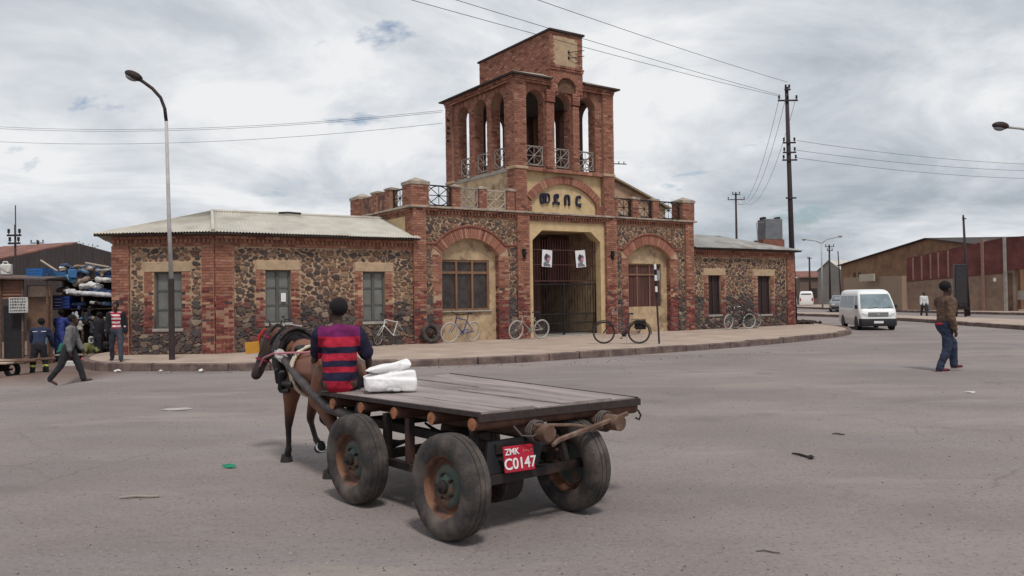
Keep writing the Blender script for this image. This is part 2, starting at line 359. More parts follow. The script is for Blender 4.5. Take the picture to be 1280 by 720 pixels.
def pavement(name, edge, back, label, top=PZ, kw=.17, step=.95, seed=1):
    """edge: kerb line (outer foot), back: the points that close the slab behind it"""
    rn = random.Random(seed)
    e = resample(catmull(edge), step)
    inner = []
    for i, p in enumerate(e):
        t = (e[min(i+1, len(e)-1)]-e[max(i-1, 0)]).normalized(); n = Vector((-t.y, t.x, 0)); inner.append(p+n*kw)
    poly = [(p.x, p.y) for p in inner] + list(back)
    mb = MB(); n = len(poly)
    mb.add([(x, y, top-.004) for x, y in poly] + [(x, y, -.35) for x, y in poly], [tuple(range(n))] + [(i, (i+1) % n, n+(i+1) % n, n+i) for i in range(n)])
    slab = mb.build(name, pave_mat); tag(slab, label, None, None, 'structure')
    for i in range(len(e)-1):
        g = .012
        a, b, ai, bi = e[i], e[i+1], inner[i], inner[i+1]; d = (b-a).normalized()*g
        j = Vector((rn.uniform(-.012, .012), rn.uniform(-.012, .012), 0)); h = top+.012+rn.uniform(-.014, .012)
        lo = -.3; ch = .02
        q = [a+d+j, b-d+j, bi-d, ai+d]; w = [(ai-a).normalized()*ch, (bi-b).normalized()*ch]
        k = MB()
        lowz = min(gz(a.x, a.y), gz(b.x, b.y))
        v = [(*q[0].xy, lo), (*q[1].xy, lo), (*q[2].xy, lo), (*q[3].xy, lo), (*q[0].xy, h-ch), (*q[1].xy, h-ch), (*(q[0]+w[0]).xy, h), (*(q[1]+w[1]).xy, h), (*q[2].xy, h), (*q[3].xy, h)]
        k.add(v, [(0, 1, 5, 4), (4, 5, 7, 6), (6, 7, 8, 9), (1, 2, 8, 7, 5), (3, 0, 4, 6, 9), (2, 3, 9, 8)])
        k.build('kerb_stone', kerb_mat, slab)
    return slab
pavement('pavement', [(-11.9, 22.6), (-11.2, 20.9), (-10.2, 19.5), (-8.9, 18.72), (-6.0, 18.25), (-2.6, 18.7), (0, 19.4), (2.47, 20.94), (6.0, 23.35), (9.35, 26.2), (11.9, 29.0), (13.2, 31.4), (13.9, 34.2), (14.6, 40), (16.5, 50), (19, 60)],
         [(16, 62), (8, 40), (-3, 34), (-12.2, 29)], 'raised earth coloured pavement with concrete kerb in front of the gatehouse', seed=3)
pavement('traffic_island', [(19.0, 57), (19.4, 54.8), (20.2, 52), (20.6, 49), (20.75, 45), (20.7, 41), (20.4, 37), (20.1, 33), (19.9, 29), (19.8, 22), (19.8, 12)],
         [(24.5, 12), (24.5, 38), (24.1, 43), (23.1, 48), (22.7, 55), (21, 59.5), (19.6, 59)], 'long pale traffic island with worn kerb dividing the side road', seed=5)
pavement('far_pavement', [(28.4, 95), (28.9, 70), (29.2, 61), (29.9, 55), (31.2, 49.8), (33, 42), (36, 30)],
         [(60, 30), (60, 95)], 'narrow pavement along the foot of the red brick wall', seed=6, step=1.4)
# ------------------------------------------------------------------ the gatehouse (local frame: u along the front, v into the building, z up)
YAW = R(33.865)
bld = empty('gatehouse', (.172, 27.61, 0), YAW, 'long brick and rubble stone gatehouse with arcaded bell tower and tin roofed wings', 'building')
BW, BH, BJ = .225, .066, .012
def bcol(z, rn):
    lim = 1.75+rn.uniform(-.35, .35)
    if z < lim:
        k = rn.random()
        if k < .62: c = (.190, .050, .045)
        elif k < .8: c = (.120, .032, .032)
        elif k < .93: c = (.24, .085, .058)
        else: c = (.07, .045, .045)
    else:
        k = rn.random()
        if k < .55: c = (.295, .130, .088)
        elif k < .8: c = (.245, .103, .072)
        elif k < .93: c = (.36, .185, .130)
        else: c = (.17, .066, .048)
    f = rn.uniform(.85, 1.15); return tuple(x*f for x in c)
brn = random.Random(11)
def bricks(mb, s0, s1, z0, z1, d=0.0, inside=None, proud=.013, skip=None):
    """stretcher-bond bricks on the plane d; outward is -d"""
    rows = max(1, int(round((z1-z0)/(BH+BJ)))); rh = (z1-z0)/rows
    for r in range(rows):
        za = z0+r*rh; zb = za+rh-BJ; x = s0 - (BW/2 if r % 2 else 0)
        while x < s1-.02:
            a = max(s0, x); b = min(s1, x+BW)-BJ; x += BW
            if b-a < .04: continue
            cs, cz = (a+b)/2, (za+zb)/2
            if inside is not None and not inside(cs, cz): continue
            pr = proud+brn.uniform(-.004, .004)
            wz = cz
            if wz < 1.9:
                if brn.random() < .07: continue
                pr += brn.uniform(-.018, .012)
            j = .004 if wz > 1.9 else .008
            mb.hexa([(a+brn.uniform(0, j), d-pr, za), (b-brn.uniform(0, j), d-pr, za), (b, d+.02, za), (a, d+.02, za),
                     (a+brn.uniform(0, j), d-pr, zb-brn.uniform(0, j)), (b-brn.uniform(0, j), d-pr, zb-brn.uniform(0, j)), (b, d+.02, zb), (a, d+.02, zb)], bcol(wz, brn))
def frame_left(u0, v1): return Matrix(((0, 1, 0, u0), (-1, 0, 0, v1), (0, 0, 1, 0), (0, 0, 0, 1)))
def frame_right(u1, v0): return Matrix(((0, -1, 0, u1), (1, 0, 0, v0), (0, 0, 1, 0), (0, 0, 0, 1)))
def frame_back(u1, v1): return Matrix(((-1, 0, 0, u1), (0, -1, 0, v1), (0, 0, 1, 0), (0, 0, 0, 1)))
def brick_col(core, mb, u0, u1, v0, v1, z0, z1, faces='FLR'):
    if core is None or not isinstance(core, MB):
        k = MB(); k.M = mb.M; k.box(u0, u1, v0, v1, z0, z1); k.build('pilaster', M['brickmortar'], bld)
    else: core.box(u0, u1, v0, v1, z0, z1)
    M0 = mb.M
    B = M0 if M0 is not None else Matrix.Identity(4)
    if 'F' in faces: mb.M = B; bricks(mb, u0, u1, z0, z1, v0)
    if 'L' in faces: mb.M = B @ frame_left(u0, v1); bricks(mb, 0, v1-v0, z0, z1, 0)
    if 'R' in faces: mb.M = B @ frame_right(u1, v0); bricks(mb, 0, v1-v0, z0, z1, 0)
    mb.M = M0
def arc(cu, zs, half, rise):
    r = (half*half+rise*rise)/(2*rise); zc = zs+rise-r; a0 = math.asin(min(1, half/r)); return r, zc, a0
def arch_ring(mb, cu, zs, half, rise, t, d, depth=.02, proud=.02, colz=None):
    r, zc, a0 = arc(cu, zs, half, rise)
    if rise > half: a0 = math.pi-a0
    n = max(6, int(2*a0*(r+t/2)/.075))
    for i in range(n):
        a = -a0+2*a0*i/n; b = a+2*a0/n*.86; pr = proud+brn.uniform(-.004, .004)
        P = lambda an, rr, dd: (cu+rr*math.sin(an), dd, zc+rr*math.cos(an))
        mb.hexa([P(a, r, d-pr), P(b, r, d-pr), P(b, r, d+depth), P(a, r, d+depth), P(a, r+t, d-pr), P(b, r+t, d-pr), P(b, r+t, d+depth), P(a, r+t, d+depth)], bcol(colz or zs+.3, brn))
def wall(mb, s0, s1, z0, z1, d0, d1, ops):
    """solid wall with openings (s0, s1, zb, zs, rise); arches are cut as fine strips"""
    bp = {s0, s1}
    for o in ops:
        n = 14 if o[4] > 0 else 1
        for i in range(n+1):
            bp.add(o[0]+(o[1]-o[0])*(.5-.5*math.cos(math.pi*i/n)))
    bp = sorted(bp)
    def top(o, s):
        if o[4] <= 0: return o[3]
        cu = (o[0]+o[1])/2; half = (o[1]-o[0])/2; r, zc, _ = arc(cu, o[3], half, o[4]); return zc+math.sqrt(max(0, r*r-(s-cu)**2))
    for a, b in zip(bp, bp[1:]):
        if b-a < 1e-6: continue
        o = next((o for o in ops if o[0]-1e-6 <= a and b <= o[1]+1e-6), None)
        if o is None: mb.box(a, b, d0, d1, z0, z1); continue
        if o[2] > z0+1e-6: mb.box(a, b, d0, d1, z0, o[2])
        ta, tb = top(o, a), top(o, b)
        if z1 > max(ta, tb): mb.hexa([(a, d0, ta), (b, d0, tb), (b, d1, tb), (a, d1, ta), (a, d0, z1), (b, d0, z1), (b, d1, z1), (a, d1, z1)])
def dentils(mb, s0, s1, z0, z1, d):
    """corbelled brick band: two plain courses with a row of dentils between them"""
    h = (z1-z0)
    bricks(mb, s0, s1, z0, z0+h*.28, d-.02); bricks(mb, s0, s1, z1-h*.30, z1, d-.085)
    x = s0+.02
    while x < s1-.05:
        mb.box(x, x+.062, d-.07, d+.02, z0+h*.30, z1-h*.32, bcol(3, brn)); x += .125
# ---- rubble
stone_templates = []
def make_templates():
    rn = random.Random(5)
    for k in range(16):
        n = rn.choice((5, 6, 6, 7)); ph = rn.uniform(0, 1); ang = sorted((2*math.pi*(i+ph+rn.uniform(-.3, .3))/n) for i in range(n))
        rad = [min(1.22, 1/max(abs(math.cos(a)), abs(math.sin(a))))*rn.uniform(.80, 1.04) for a in ang]
        ring0 = [(r*math.cos(a), 0.35, r*math.sin(a)) for a, r in zip(ang, rad)]
        ring1 = [(x*.97, -.6, z*.97) for x, _, z in ring0]; ring2 = [(x*.78+rn.uniform(-.06, .06), -1+rn.uniform(-.2, .2), z*.78+rn.uniform(-.06, .06)) for x, _, z in ring0]
        fs = [(i, (i+1) % n, n+(i+1) % n, n+i) for i in range(n)] + [(n+i, n+(i+1) % n, 2*n+(i+1) % n, 2*n+i) for i in range(n)] + [tuple(range(2*n, 3*n))]
        stone_templates.append((ring0+ring1+ring2, fs))
make_templates()
tmpl_mesh = []
for vs_, fs_ in stone_templates:
    mb = MB(); mb.add(vs_, fs_); o = mb.build('stone', M['stone']); tmpl_mesh.append(o.data); bpy.data.objects.remove(o)
def scol(z, rn):
    k = rn.random()
    lo = z < 1.55+rn.uniform(-.35, .35)
    if lo: pal = [(.062, .056, .058), (.095, .078, .07), (.13, .095, .078), (.22, .17, .13), (.13, .05, .045), (.045, .038, .042), (.17, .11, .08), (.075, .06, .055)]
    else: pal = [(.062, .046, .042), (.12, .080, .060), (.085, .062, .055), (.18, .105, .068), (.155, .080, .056), (.048, .038, .038), (.22, .14, .09), (.19, .12, .08)]
    c = rn.choice(pal); f = rn.uniform(.85, 1.2); g = (.125, .092, .074); return tuple((x*.88+y*.12)*f for x, y in zip(c, g))
all_stones = []      # (area, parent, matrix, template, colour)
def rubble(parent, Mx, s0, s1, z0, z1, inside, seed, px, dens=1.0):
    """pack irregular stones: darts thrown from large to small; px = pixels per metre seen there"""
    rn = random.Random(seed); placed = []
    A = (s1-s0)*(z1-z0)
    for a_lo, a_hi, tries in ((.115, .165, 60*A), (.08, .115, 240*A), (.05, .08, 520*A), (.03, .05, 480*A)):
        for _ in range(int(tries*dens)):
            a = rn.uniform(a_lo, a_hi); b = a*rn.uniform(.40, .75); x = rn.uniform(s0+a*.9, s1-a*.9) if s1-s0 > 2*a else None
            if x is None: continue
            z = rn.uniform(z0+b, z1-b); low = z < 1.5
            if not inside(x, z, a, b): continue
            g = .86 if low else .99
            ok = True
            for (x2, z2, a2, b2) in placed:
                dx = abs(x-x2)
                if dx > a+a2: continue
                dz = abs(z-z2)
                if dz > b+b2: continue
                if (dx/(a+a2))**2+(dz/(b+b2))**2 < g*g*.80: ok = False; break
            if ok: placed.append((x, z, a, b))
    for (x, z, a, b) in placed:
        low = z < 1.5
        T = Mx @ Matrix.Translation((x, 0, z)) @ Matrix.Rotation(rn.uniform(-.28, .28), 4, 'Y') @ Matrix.Diagonal((a*(1.0 if low else .92)*rn.choice((-1, 1)), rn.uniform(.028, .05) if low else rn.uniform(.014, .03), b*(1.08 if low else .94)*rn.choice((-1, 1)), 1))
        all_stones.append((a*b*px*px, parent, T, rn.randrange(16), scol(z, rn)))
def outside_rects(rects, m=.02):
    def f(x, z, a, b):
        for r in rects:
            if r[0]-m-a*.85 < x < r[1]+m+a*.85 and r[2]-m-b*.85 < z < r[3]+m+b*.85: return False
        return True
    return f
# ---- windows of the wings
def wing_window(Mx, s0, s1, zb, zt, d, kind, extras=0):
    w = empty('window', (0, 0, 0)); w.parent = bld; w.matrix_local = Mx
    fr = MB(); t = .055; dm = d+.10
    fm, pm = {'grey': (M['wood_grey'], M['pane_grey']), 'dark': (M['wood_dark'], M['wood_dark'])}[kind]
    for a, b, c_, e in ((s0, s0+t, zb, zt), (s1-t, s1, zb, zt), (s0+t, s1-t, zt-t, zt), (s0+t, s1-t, zb, zb+t), ((s0+s1)/2-t*.8, (s0+s1)/2+t*.8, zb+t, zt-t)):
        fr.box(a, b, dm-.03, dm+.05, c_, e)
    if kind == 'grey':
        for sx in (0, 1):
            a = s0+t if sx == 0 else (s0+s1)/2+t*.8; b = (s0+s1)/2-t*.8 if sx == 0 else s1-t
            for k in (1, 2):
                zz = zb+(zt-zb)*k/3; fr.box(a, b, dm-.012, dm+.03, zz-.025, zz+.025)
            for k in range(3):
                p = MB(); z0_ = zb+(zt-zb)*k/3; p.box(a+.004, b-.004, dm+.006, dm+.02, max(z0_, zb+t), min(z0_+(zt-zb)/3, zt-t)); p.build('pane', pm, w)
    else:
        for sx in (0, 1):
            a = s0+t if sx == 0 else (s0+s1)/2+t*.8; b = (s0+s1)/2-t*.8 if sx == 0 else s1-t
            p = MB(); n = 3
            for k in range(n): p.box(a+(b-a)*k/n+.004, a+(b-a)*(k+1)/n-.004, dm+.004, dm+.03, zb+t, zt-t)
            p.build('shutter', fm, w)
    fr.build('frame', fm, w)
    return w
wings_brick = MB(); wings_core = None
I4 = Matrix.Identity(4)
DENT0, WZ = 3.12, 3.42
# ---- left wing, long front (v = 0, u -10 .. -4)
def wing(part_name, Mx, s0, s1, wins, pil, seed, px, kind, dens=1.0, stone_from=None, stone_to=None):
    core = MB(); core.M = Mx
    ops = [(a, b, zb, zt, 0) for a, b, zb, zt in wins]
    wall(core, s0, s1, -.3, WZ, 0, .45, ops)
    wo = core.build('wall', M['mortar'], bld)
    wings_brick.M = Mx; rects = []
    for a, b, zb, zt in wins:
        wing_window(Mx, a, b, zb, zt, .02, kind)
        # ragged brick jambs, plaster lintel, sill
        bricks(wings_brick, a-.27, a, zb-.1, zt, 0); bricks(wings_brick, b, b+.27, zb-.1, zt, 0)
        l = MB(); l.M = Mx; l.bevbox(a-.26, b+.26, -.022, .03, zt-.005, zt+.27, .012); l.build('lintel', M['lintel'], bld)
        sl = MB(); sl.M = Mx; sl.bevbox(a-.04, b+.04, -.05, .2, zb-.085, zb, .01); sl.build('window_sill', M['concrete'], bld)
        rects += [(a-.24, b+.24, zb-.10, zt+.01), (a-.26, b+.26, zt, zt+.27)]
    for a, b in pil:
        brick_col(wings_core, wings_brick, a, b, -.075, .0, -.2, DENT0+.02, 'FLR'); rects.append((a-.02, b+.02, -1, 9))
    bk = MB(); bk.M = Mx; bk.box(s0, s1, -.02, .0, DENT0, WZ); bk.build('dentil_band', M['brickmortar'], bld); wings_brick.M = Mx
    dentils(wings_brick, s0, s1, DENT0, WZ-.02, 0)
    rubble(wo, Mx, stone_from if stone_from is not None else s0, stone_to if stone_to is not None else s1, .14, DENT0-.02, outside_rects(rects), seed, px, dens)
    return wo
wing('wall', I4, -10.0, -3.97, [(-8.62, -7.88, .95, 2.46), (-5.66, -4.92, .90, 2.43)], [(-10.0, -9.52)], 21, 42, 'grey')
# canted end wall of the left wing
cA = Vector((-10.95-.172, 22.1-27.61, 0)); cA = Matrix.Rotation(-YAW, 4, 'Z') @ cA      # its far corner in the local frame
cB = Vector((-10.0, 0, 0)); cd = (cB-cA); CL = cd.length; ca = math.atan2(cd.y, cd.x)
MC = Matrix.Translation(cA) @ Matrix.Rotation(ca, 4, 'Z')
wing('wall', MC, 0, CL, [(1.13, 1.90, .86, 2.42)], [(0.0, .46), (CL-.33, CL)], 22, 44, 'grey')
# hidden flanks of the left wing
fl = MB()
e0 = cA; e1 = cA+Matrix.Rotation(-YAW, 3, 'Z') @ Vector((-2.0, 5.2, 0)); fl.add([e0, e1, e1+Vector((0, 0, WZ)), e0+Vector((0, 0, WZ))], [(0, 1, 2, 3)])
e2 = Vector((-4, 6.2, 0)); fl.add([e1, e2, e2+Vector((0, 0, WZ)), e1+Vector((0, 0, WZ))], [(0, 1, 2, 3)]); fl.build('wall', M['mortar'], bld)
# ---- right wing
MR = Matrix.Translation((0, .06, 0))
wing('wall', MR, 8.55, 15.0, [(9.52, 10.27, .74, 2.36), (12.58, 13.44, .68, 2.34)], [(14.5, 15.0)], 23, 29, 'dark')
re = MB(); re.M = frame_right(15.0, .06); re.box(0, 6, 0, .4, -.3, WZ); re.build('wall', M['mortar'], bld)
wings_brick.M = frame_right(15.0, .06); bricks(wings_brick, 0, .5, 0, DENT0, 0)
# ---- corrugated roofs: every sheet its own piece
def sheets(eA, eB, rA, rB, n, seed, matr, parent=None, amp=.016, pitch=.085, name='roof_sheet'):
    rn = random.Random(seed)
    eA, eB, rA, rB = map(Vector, (eA, eB, rA, rB)); par = parent or bld
    nrm = (eB-eA).cross(rA-eA + rB-eB); nrm.normalize()
    if nrm.z < 0: nrm = -nrm
    W_ = (eB-eA).length
    for i in range(n):
        t0, t1 = i/n-.004, (i+1)/n+.004; k = max(2, int((t1-t0)*W_/pitch*2.0)); mb = MB(); ext = rn.uniform(-.02, .03); lift = rn.uniform(0, .008)
        vs = []
        for j in range(k+1):
            t = t0+(t1-t0)*j/k; e = eA.lerp(eB, t); r_ = rA.lerp(rB, min(1, max(0, t))); e = e+(e-r_).normalized()*ext
            off = nrm*((amp if j % 2 else -amp)+lift)
            for q in (0, .34, .67, 1): vs.append(e.lerp(r_, q)+off*(1 if (r_-e).length > .05 else 0)-Vector((0, 0, .012*math.sin(math.pi*q))))
        fs = [(j*4+q, (j+1)*4+q, (j+1)*4+q+1, j*4+q+1) for j in range(k) for q in range(3)]
        mb.add(vs, fs); mb.build(name, matr, par)
EZ = WZ+.05
apex = Vector((-9.55, 2.1, 4.28)); rend_ = Vector((-4.02, 2.1, 4.28))
nC = Vector((math.sin(ca), -math.cos(ca), 0))
eL = cA+nC*.32+(-cd.normalized())*.38; eL.z = EZ; eC = Vector((-10.12, -.36, EZ)); eR = Vector((-3.86, -.34, EZ))
sheets(eC, eR, apex, rend_, 8, 31, M['roof_tin']); sheets(eL, eC, apex+Vector((-.05, .02, 0)), apex, 4, 32, M['roof_tin'])
eBk = cA+Matrix.Rotation(-YAW, 3, 'Z') @ Vector((-2.25, 4.9, 0)); eBk.z = EZ
sheets(eBk, eL, apex+Vector((-.06, .3, 0)), apex+Vector((-.05, .02, 0)), 6, 33, M['roof_tin']); sheets(Vector((-4, 5.2, EZ)), eBk, rend_, apex+Vector((-.06, .3, 0)), 8, 34, M['roof_tin'])
rc = MB(); rc.path([apex+Vector((0, 0, .02)), rend_+Vector((0, 0, .02))], .05, 8); rc.path([apex+Vector((0, 0, .02)), eC+Vector((0, 0, .03))], .05, 8); rc.build('ridge_cap', M['roof_tin'], bld)
fa = MB(); fa.path([eL-Vector((0, 0, .045))+nC*-.06, eC-Vector((0, 0, .045))+Vector((0, .05, 0)), eR-Vector((0, 0, .045))+Vector((0, .05, 0))], .028, 4); fa.build('fascia', M['fascia'], bld)
# right wing roof, hipped at its outer end
rA = Vector((8.55, 2.0, 4.18)); rB = Vector((12.4, 2.0, 4.18)); eA = Vector((8.62, -.28, EZ)); eB = Vector((15.25, -.28, EZ)); eE = Vector((15.25, 5, EZ))
tin2 = mat('old_tin', (.30, .295, .285), .6, metal=.2, var=.22, vscale=1.2, col2=(.17, .15, .14), scale2=1.0, amt2=.45)
sheets(eA, eB, rA, rB, 8, 35, tin2); sheets(eB, eE, rB, rB+Vector((.02, .3, 0)), 5, 36, tin2); sheets(eE, Vector((8.6, 5, EZ)), rB, rA, 8, 37, tin2)
fa = MB(); fa.path([eA-Vector((0, -.05, .045)), eB-Vector((.05, -.05, .045)), eE-Vector((.05, 0, .045))], .03, 4); fa.build('fascia', M['fascia'], bld)
# bits lying on the tin: stray battens and a loop of cable
junk = MB(); junk.path([(-7.6, 1.9, 4.30), (-7.3, 1.96, 4.33), (-6.9, 1.9, 4.31)], .035, 5); junk.build('roof_batten', M['fascia'], bld)
# ---- main block
mainb = MB(); maincore = None
MU0, MU1, MD = -3.97, 8.55, 4.7
CZ = 4.52                      # ledge of the cornice
mw = MB()
LO = (-2.93, -.72, -.31, 3.0, .55); RO = (5.10, 7.33, -.31, 3.0, .53); GO = (.49, 3.97, -.31, 4.25, 0)
wall(mw, MU0, MU1, -.3, CZ, 0, .5, [LO, GO, RO])
mw.M = frame_left(MU0, MD); mw.box(0, MD-.5, 0, .4, -.3, CZ); mw.M = None
mw.box(MU1-.4, MU1, .5, MD, -.3, CZ); mw.box(MU0, MU1, MD, MD+.4, -.3, CZ)
main_wall = mw.build('wall', M['mortar'], bld)
deck = MB(); deck.box(MU0+.02, MU1-.02, .02, MD+.38, CZ-.25, CZ+.003); deck.build('roof_terrace', M['concrete'], bld)
# flank of the main block above the wing roof is plastered
fp = MB(); fp.M = frame_left(MU0, MD); fp.box(0, MD-.47, -.02, .0, 3.3, CZ-.3); fp.build('plaster_band', M['plaster'], bld)
for (a, b), fc in (((-3.97, -3.53), 'FL'), ((8.1, 8.55), 'FR'), ((.0, .49), 'FLR'), ((3.97, 4.47), 'FLR')):
    brick_col(maincore, mainb, a, b, -.09, .0, -.2, CZ-.05, fc)
mainb.M = frame_left(MU0, .47); bricks(mainb, 0, .47, 2.9, CZ, 0); mainb.M = frame_right(MU1, 0); bricks(mainb, 0, .5, 2.9, CZ, 0); mainb.M = None
STR = 3.32
for (o0, o1, zb, zs, rise), (a, b), (c_, d_) in ((LO, (-3.26, -2.93), (-.72, -.32)), (RO, (4.77, 5.10), (7.33, 7.72))):
    bricks(mainb, a, b, -.2, zs, 0); bricks(mainb, c_, d_, -.2, zs, 0)
    cu = (o0+o1)/2; half = (o1-o0)/2; r, zc, a0 = arc(cu, zs, half, rise); t = .36
    arch_ring(mainb, cu, zs, half, rise, t, 0)
    bricks(mainb, a-.04, d_+.04, zs, STR, 0, lambda s, z: (s-cu)**2+(z-zc)**2 > (r+t+.03)**2 and (s < o0 or s > o1))
    hood = MB(); ro = r+t+.03; ah = math.acos((STR+.02-zc)/ro)
    pts = [(a-.26, -.02, STR+.03)] + [(cu+ro*math.sin(-ah+2*ah*i/20), -.02, zc+ro*math.cos(-ah+2*ah*i/20)) for i in range(21)] + [(d_+.3, -.02, STR+.03)]
    hood.path(pts, .04, 6); hood.build('hood_mould', mat('hood_brick', (.21, .075, .055), .9, var=.35, vscale=9), bld)
    rv = MB()      # brick reveals
    mainb.M = frame_right(o0, 0) ; bricks(mainb, 0, .24, 0, zs, 0); mainb.M = frame_left(o1, .24); bricks(mainb, 0, .24, 0, zs, 0); mainb.M = None
dentils(mainb, MU0, .0, 4.24, 4.46, 0); dentils(mainb, .49, 3.97, 4.24, 4.46, 0); dentils(mainb, 4.47, MU1, 4.24, 4.46, 0)
mainb.M = frame_left(MU0, MD); dentils(mainb, 0, MD, 4.24, 4.46, 0); mainb.M = None
ledge = MB(); ledge.bevbox(MU0-.16, MU1+.16, -.17, .2, CZ-.055, CZ+.012, .012); ledge.bevbox(MU0-.163, MU0+.2, .2, MD+.2, CZ-.056, CZ+.011, .012); ledge.bevbox(MU1-.2, MU1+.163, .2, MD+.2, CZ-.056, CZ+.011, .012)
ledge.build('cornice_ledge', M['stonecap'], bld)
# rubble of the main front
def inside_bay(rects, arcs):
    f0 = outside_rects(rects)
    def f(x, z, a, b):
        if not f0(x, z, a, b): return False
        for cu, zc, rr in arcs:
            if (x-cu)**2+(z-zc)**2 < (rr+b*.8)**2: return False
        return True
    return f
arcs = []
for o in (LO, RO):
    cu = (o[0]+o[1])/2; r, zc, _ = arc(cu, o[3], (o[1]-o[0])/2, o[4]); arcs.append((cu, zc, r+.42))
for s0, s1, ar in ((-3.53, 0, [(-3.30, -.28, -1, STR+.04)]), (4.47, 8.1, [(4.73, 7.76, -1, STR+.04)])):
    rubble(main_wall, I4, s0, s1, STR+.05, 4.22, inside_bay([], arcs), 24+int(s0), 34, 1.2)
for s0, s1 in ((-3.53, -3.26), (-.32, 0), (4.47, 4.77), (7.72, 8.1)):
    rubble(main_wall, I4, s0-.03, s1+.03, .15, STR-.03, lambda x, z, a, b: True, 40+int(s0*3), 34, 3.0)
# infill and windows of the two arched bays
inf = MB(); wall(inf, LO[0], LO[1], -.2, 3.7, .22, .42, [(-2.90, -.98, 1.16, 2.84, 0)]); inf.build('plaster_infill', M['plaster_old'], bld)
inf = MB(); wall(inf, RO[0], RO[1], -.2, 3.7, .22, .42, [(5.22, 7.02, 1.14, 2.80, 0)]); inf.build('plaster_infill', M['plaster_old'], bld)
w = empty('window'); w.parent = bld
fr = MB(); u0, u1, zb, zt = -2.90, -.98, 1.16, 2.84; tr = 2.42
for k in range(4):
    x = u0+(u1-u0-.075)*k/3; fr.bevbox(x, x+.075, .24, .33, zb, zt, .008)
for za, zc_ in ((zb, zb+.07), (tr-.04, tr+.04), (zt-.07, zt)):
    for k in range(3): x = u0+(u1-u0-.075)*k/3; fr.box(x+.0755, x+(u1-u0-.075)/3-.0005, .246, .325, za, zc_)
fr.build('frame', M['wood_brown'], w)
for k in range(3):
    x = u0+(u1-u0-.075)*k/3+.078; x1 = u0+(u1-u0-.075)*(k+1)/3-.003
    for za, zc_ in ((zb+.07, tr-.04), (tr+.04, zt-.07)):
        p = MB(); p.box(x, x1, .30, .312, za, zc_); p.build('pane', M['pane_dark'], w)
sl = MB(); sl.bevbox(u0-.05, u1+.05, .15, .33, zb-.05, zb-.002, .01); sl.build('sill', M['concrete'], w)
w = empty('boarded_window'); w.parent = bld
u0, u1, zb, zt = 5.22, 7.02, 1.14, 2.80; n = 9
for k in range(n):
    p = MB(); x = u0+(u1-u0)*k/n; p.bevbox(x+.006, x+(u1-u0)/n-.006, .30+brn.uniform(-.008, .008), .34, zb, zt, .006); p.build('board', M['wood_red'], w)
p = MB()
for x in (u0+.55, u0+1.2): p.box(x, x+.05, .27, .29, zb, zt)
for z in (zt-.06, zt-.45): p.box(u0, u1, .255, .269, z, z+.06)
p.build('frame', M['wood_brown'], w)
# ---- tower
TW, TD, RC = 4.47, 4.83, .10      # width, depth, recess of the arcaded walls behind the corner pilasters
towerb = MB(); towercore = None
# ground floor archway
gp = MB(); wall(gp, .49, 3.97, -.2, 4.25, .03, .33, [(.70, 3.77, -.19, 3.55, 0)]); gpo = gp
gp2 = MB()
# plaster front with chamfered head
poly = [(.49, -.2), (.70, -.2), (.70, 3.56), (1.12, 3.92), (3.33, 3.92), (3.77, 3.56), (3.77, -.2), (3.97, -.2), (3.97, 4.25), (.49, 4.25)]
def plaster_front():
    mb = MB()
    quads = [[(.49, -.2), (.70, -.2), (.70, 3.56), (.49, 3.56)], [(3.77, -.2), (3.97, -.2), (3.97, 3.56), (3.77, 3.56)],
             [(.49, 3.56), (.70, 3.56), (1.12, 3.92), (.49, 3.92)], [(3.77, 3.56), (3.97, 3.56), (3.97, 3.92), (3.33, 3.92)], [(.49, 3.92), (3.97, 3.92), (3.97, 4.24), (.49, 4.24)]]
    for q in quads: mb.prism(q, .03, .45)
    return mb.build('gate_surround', M['plaster'], bld)
plaster_front()
ps = MB()      # passage behind the gate
ps.box(.35, .69, .5, 4.6, -.2, 4.2); ps.box(3.78, 4.12, .5, 4.6, -.2, 4.2); ps.box(.35, 4.12, .46, 4.6, 3.95, 4.2); ps.box(.35, 4.12, 4.6, 4.8, -.2, 4.2)
ps.build('passage', M['plaster_old'], bld)
pf = MB(); pf.box(.69, 3.78, -.02, 4.6, .02, .19); pf.build('threshold', M['concrete'], bld)
# tympanum storey 4.52 .. 6.1
TZ = 6.12
tp = MB(); tp.box(.49, 3.97, .20, .5, CZ, TZ); tp.build('tympanum', M['plaster'], bld)
lz, hf, rs, th = 4.95, 1.46, .67, .28
cu = 2.235
arch_ring(towerb, cu, lz, hf, rs, th, .20, depth=.02, proud=.10)
for a in (cu-hf-th, cu+hf): bricks(towerb, a, a+th, CZ, lz, .20, proud=.09)
rb = MB()
rb.box(.49, 3.97, .0, .2, TZ-.13, TZ-.02); bricks(towerb, .49, 3.97, TZ-.13, TZ-.02, 0.0)
rb.build('string_course', M['brickmortar'], bld)
# corner pilasters, all four corners
for (a, b, c_, d_, fc) in ((0, .49, 0, .49, 'FL'), (3.97, TW, 0, .49, 'FR'), (0, .49, TD-.49, TD, 'LR'), (3.97, TW, TD-.49, TD, 'R')):
    brick_col(towercore, towerb, a, b, c_, d_, CZ if c_ == 0 else CZ, 9.25, fc)
    rb = MB(); rb.bevbox(a-.04, b+.04, c_-.04, d_+.04, TZ-.1, TZ+.0, .012); rb.build('pilaster_band', M['lintel'], bld)
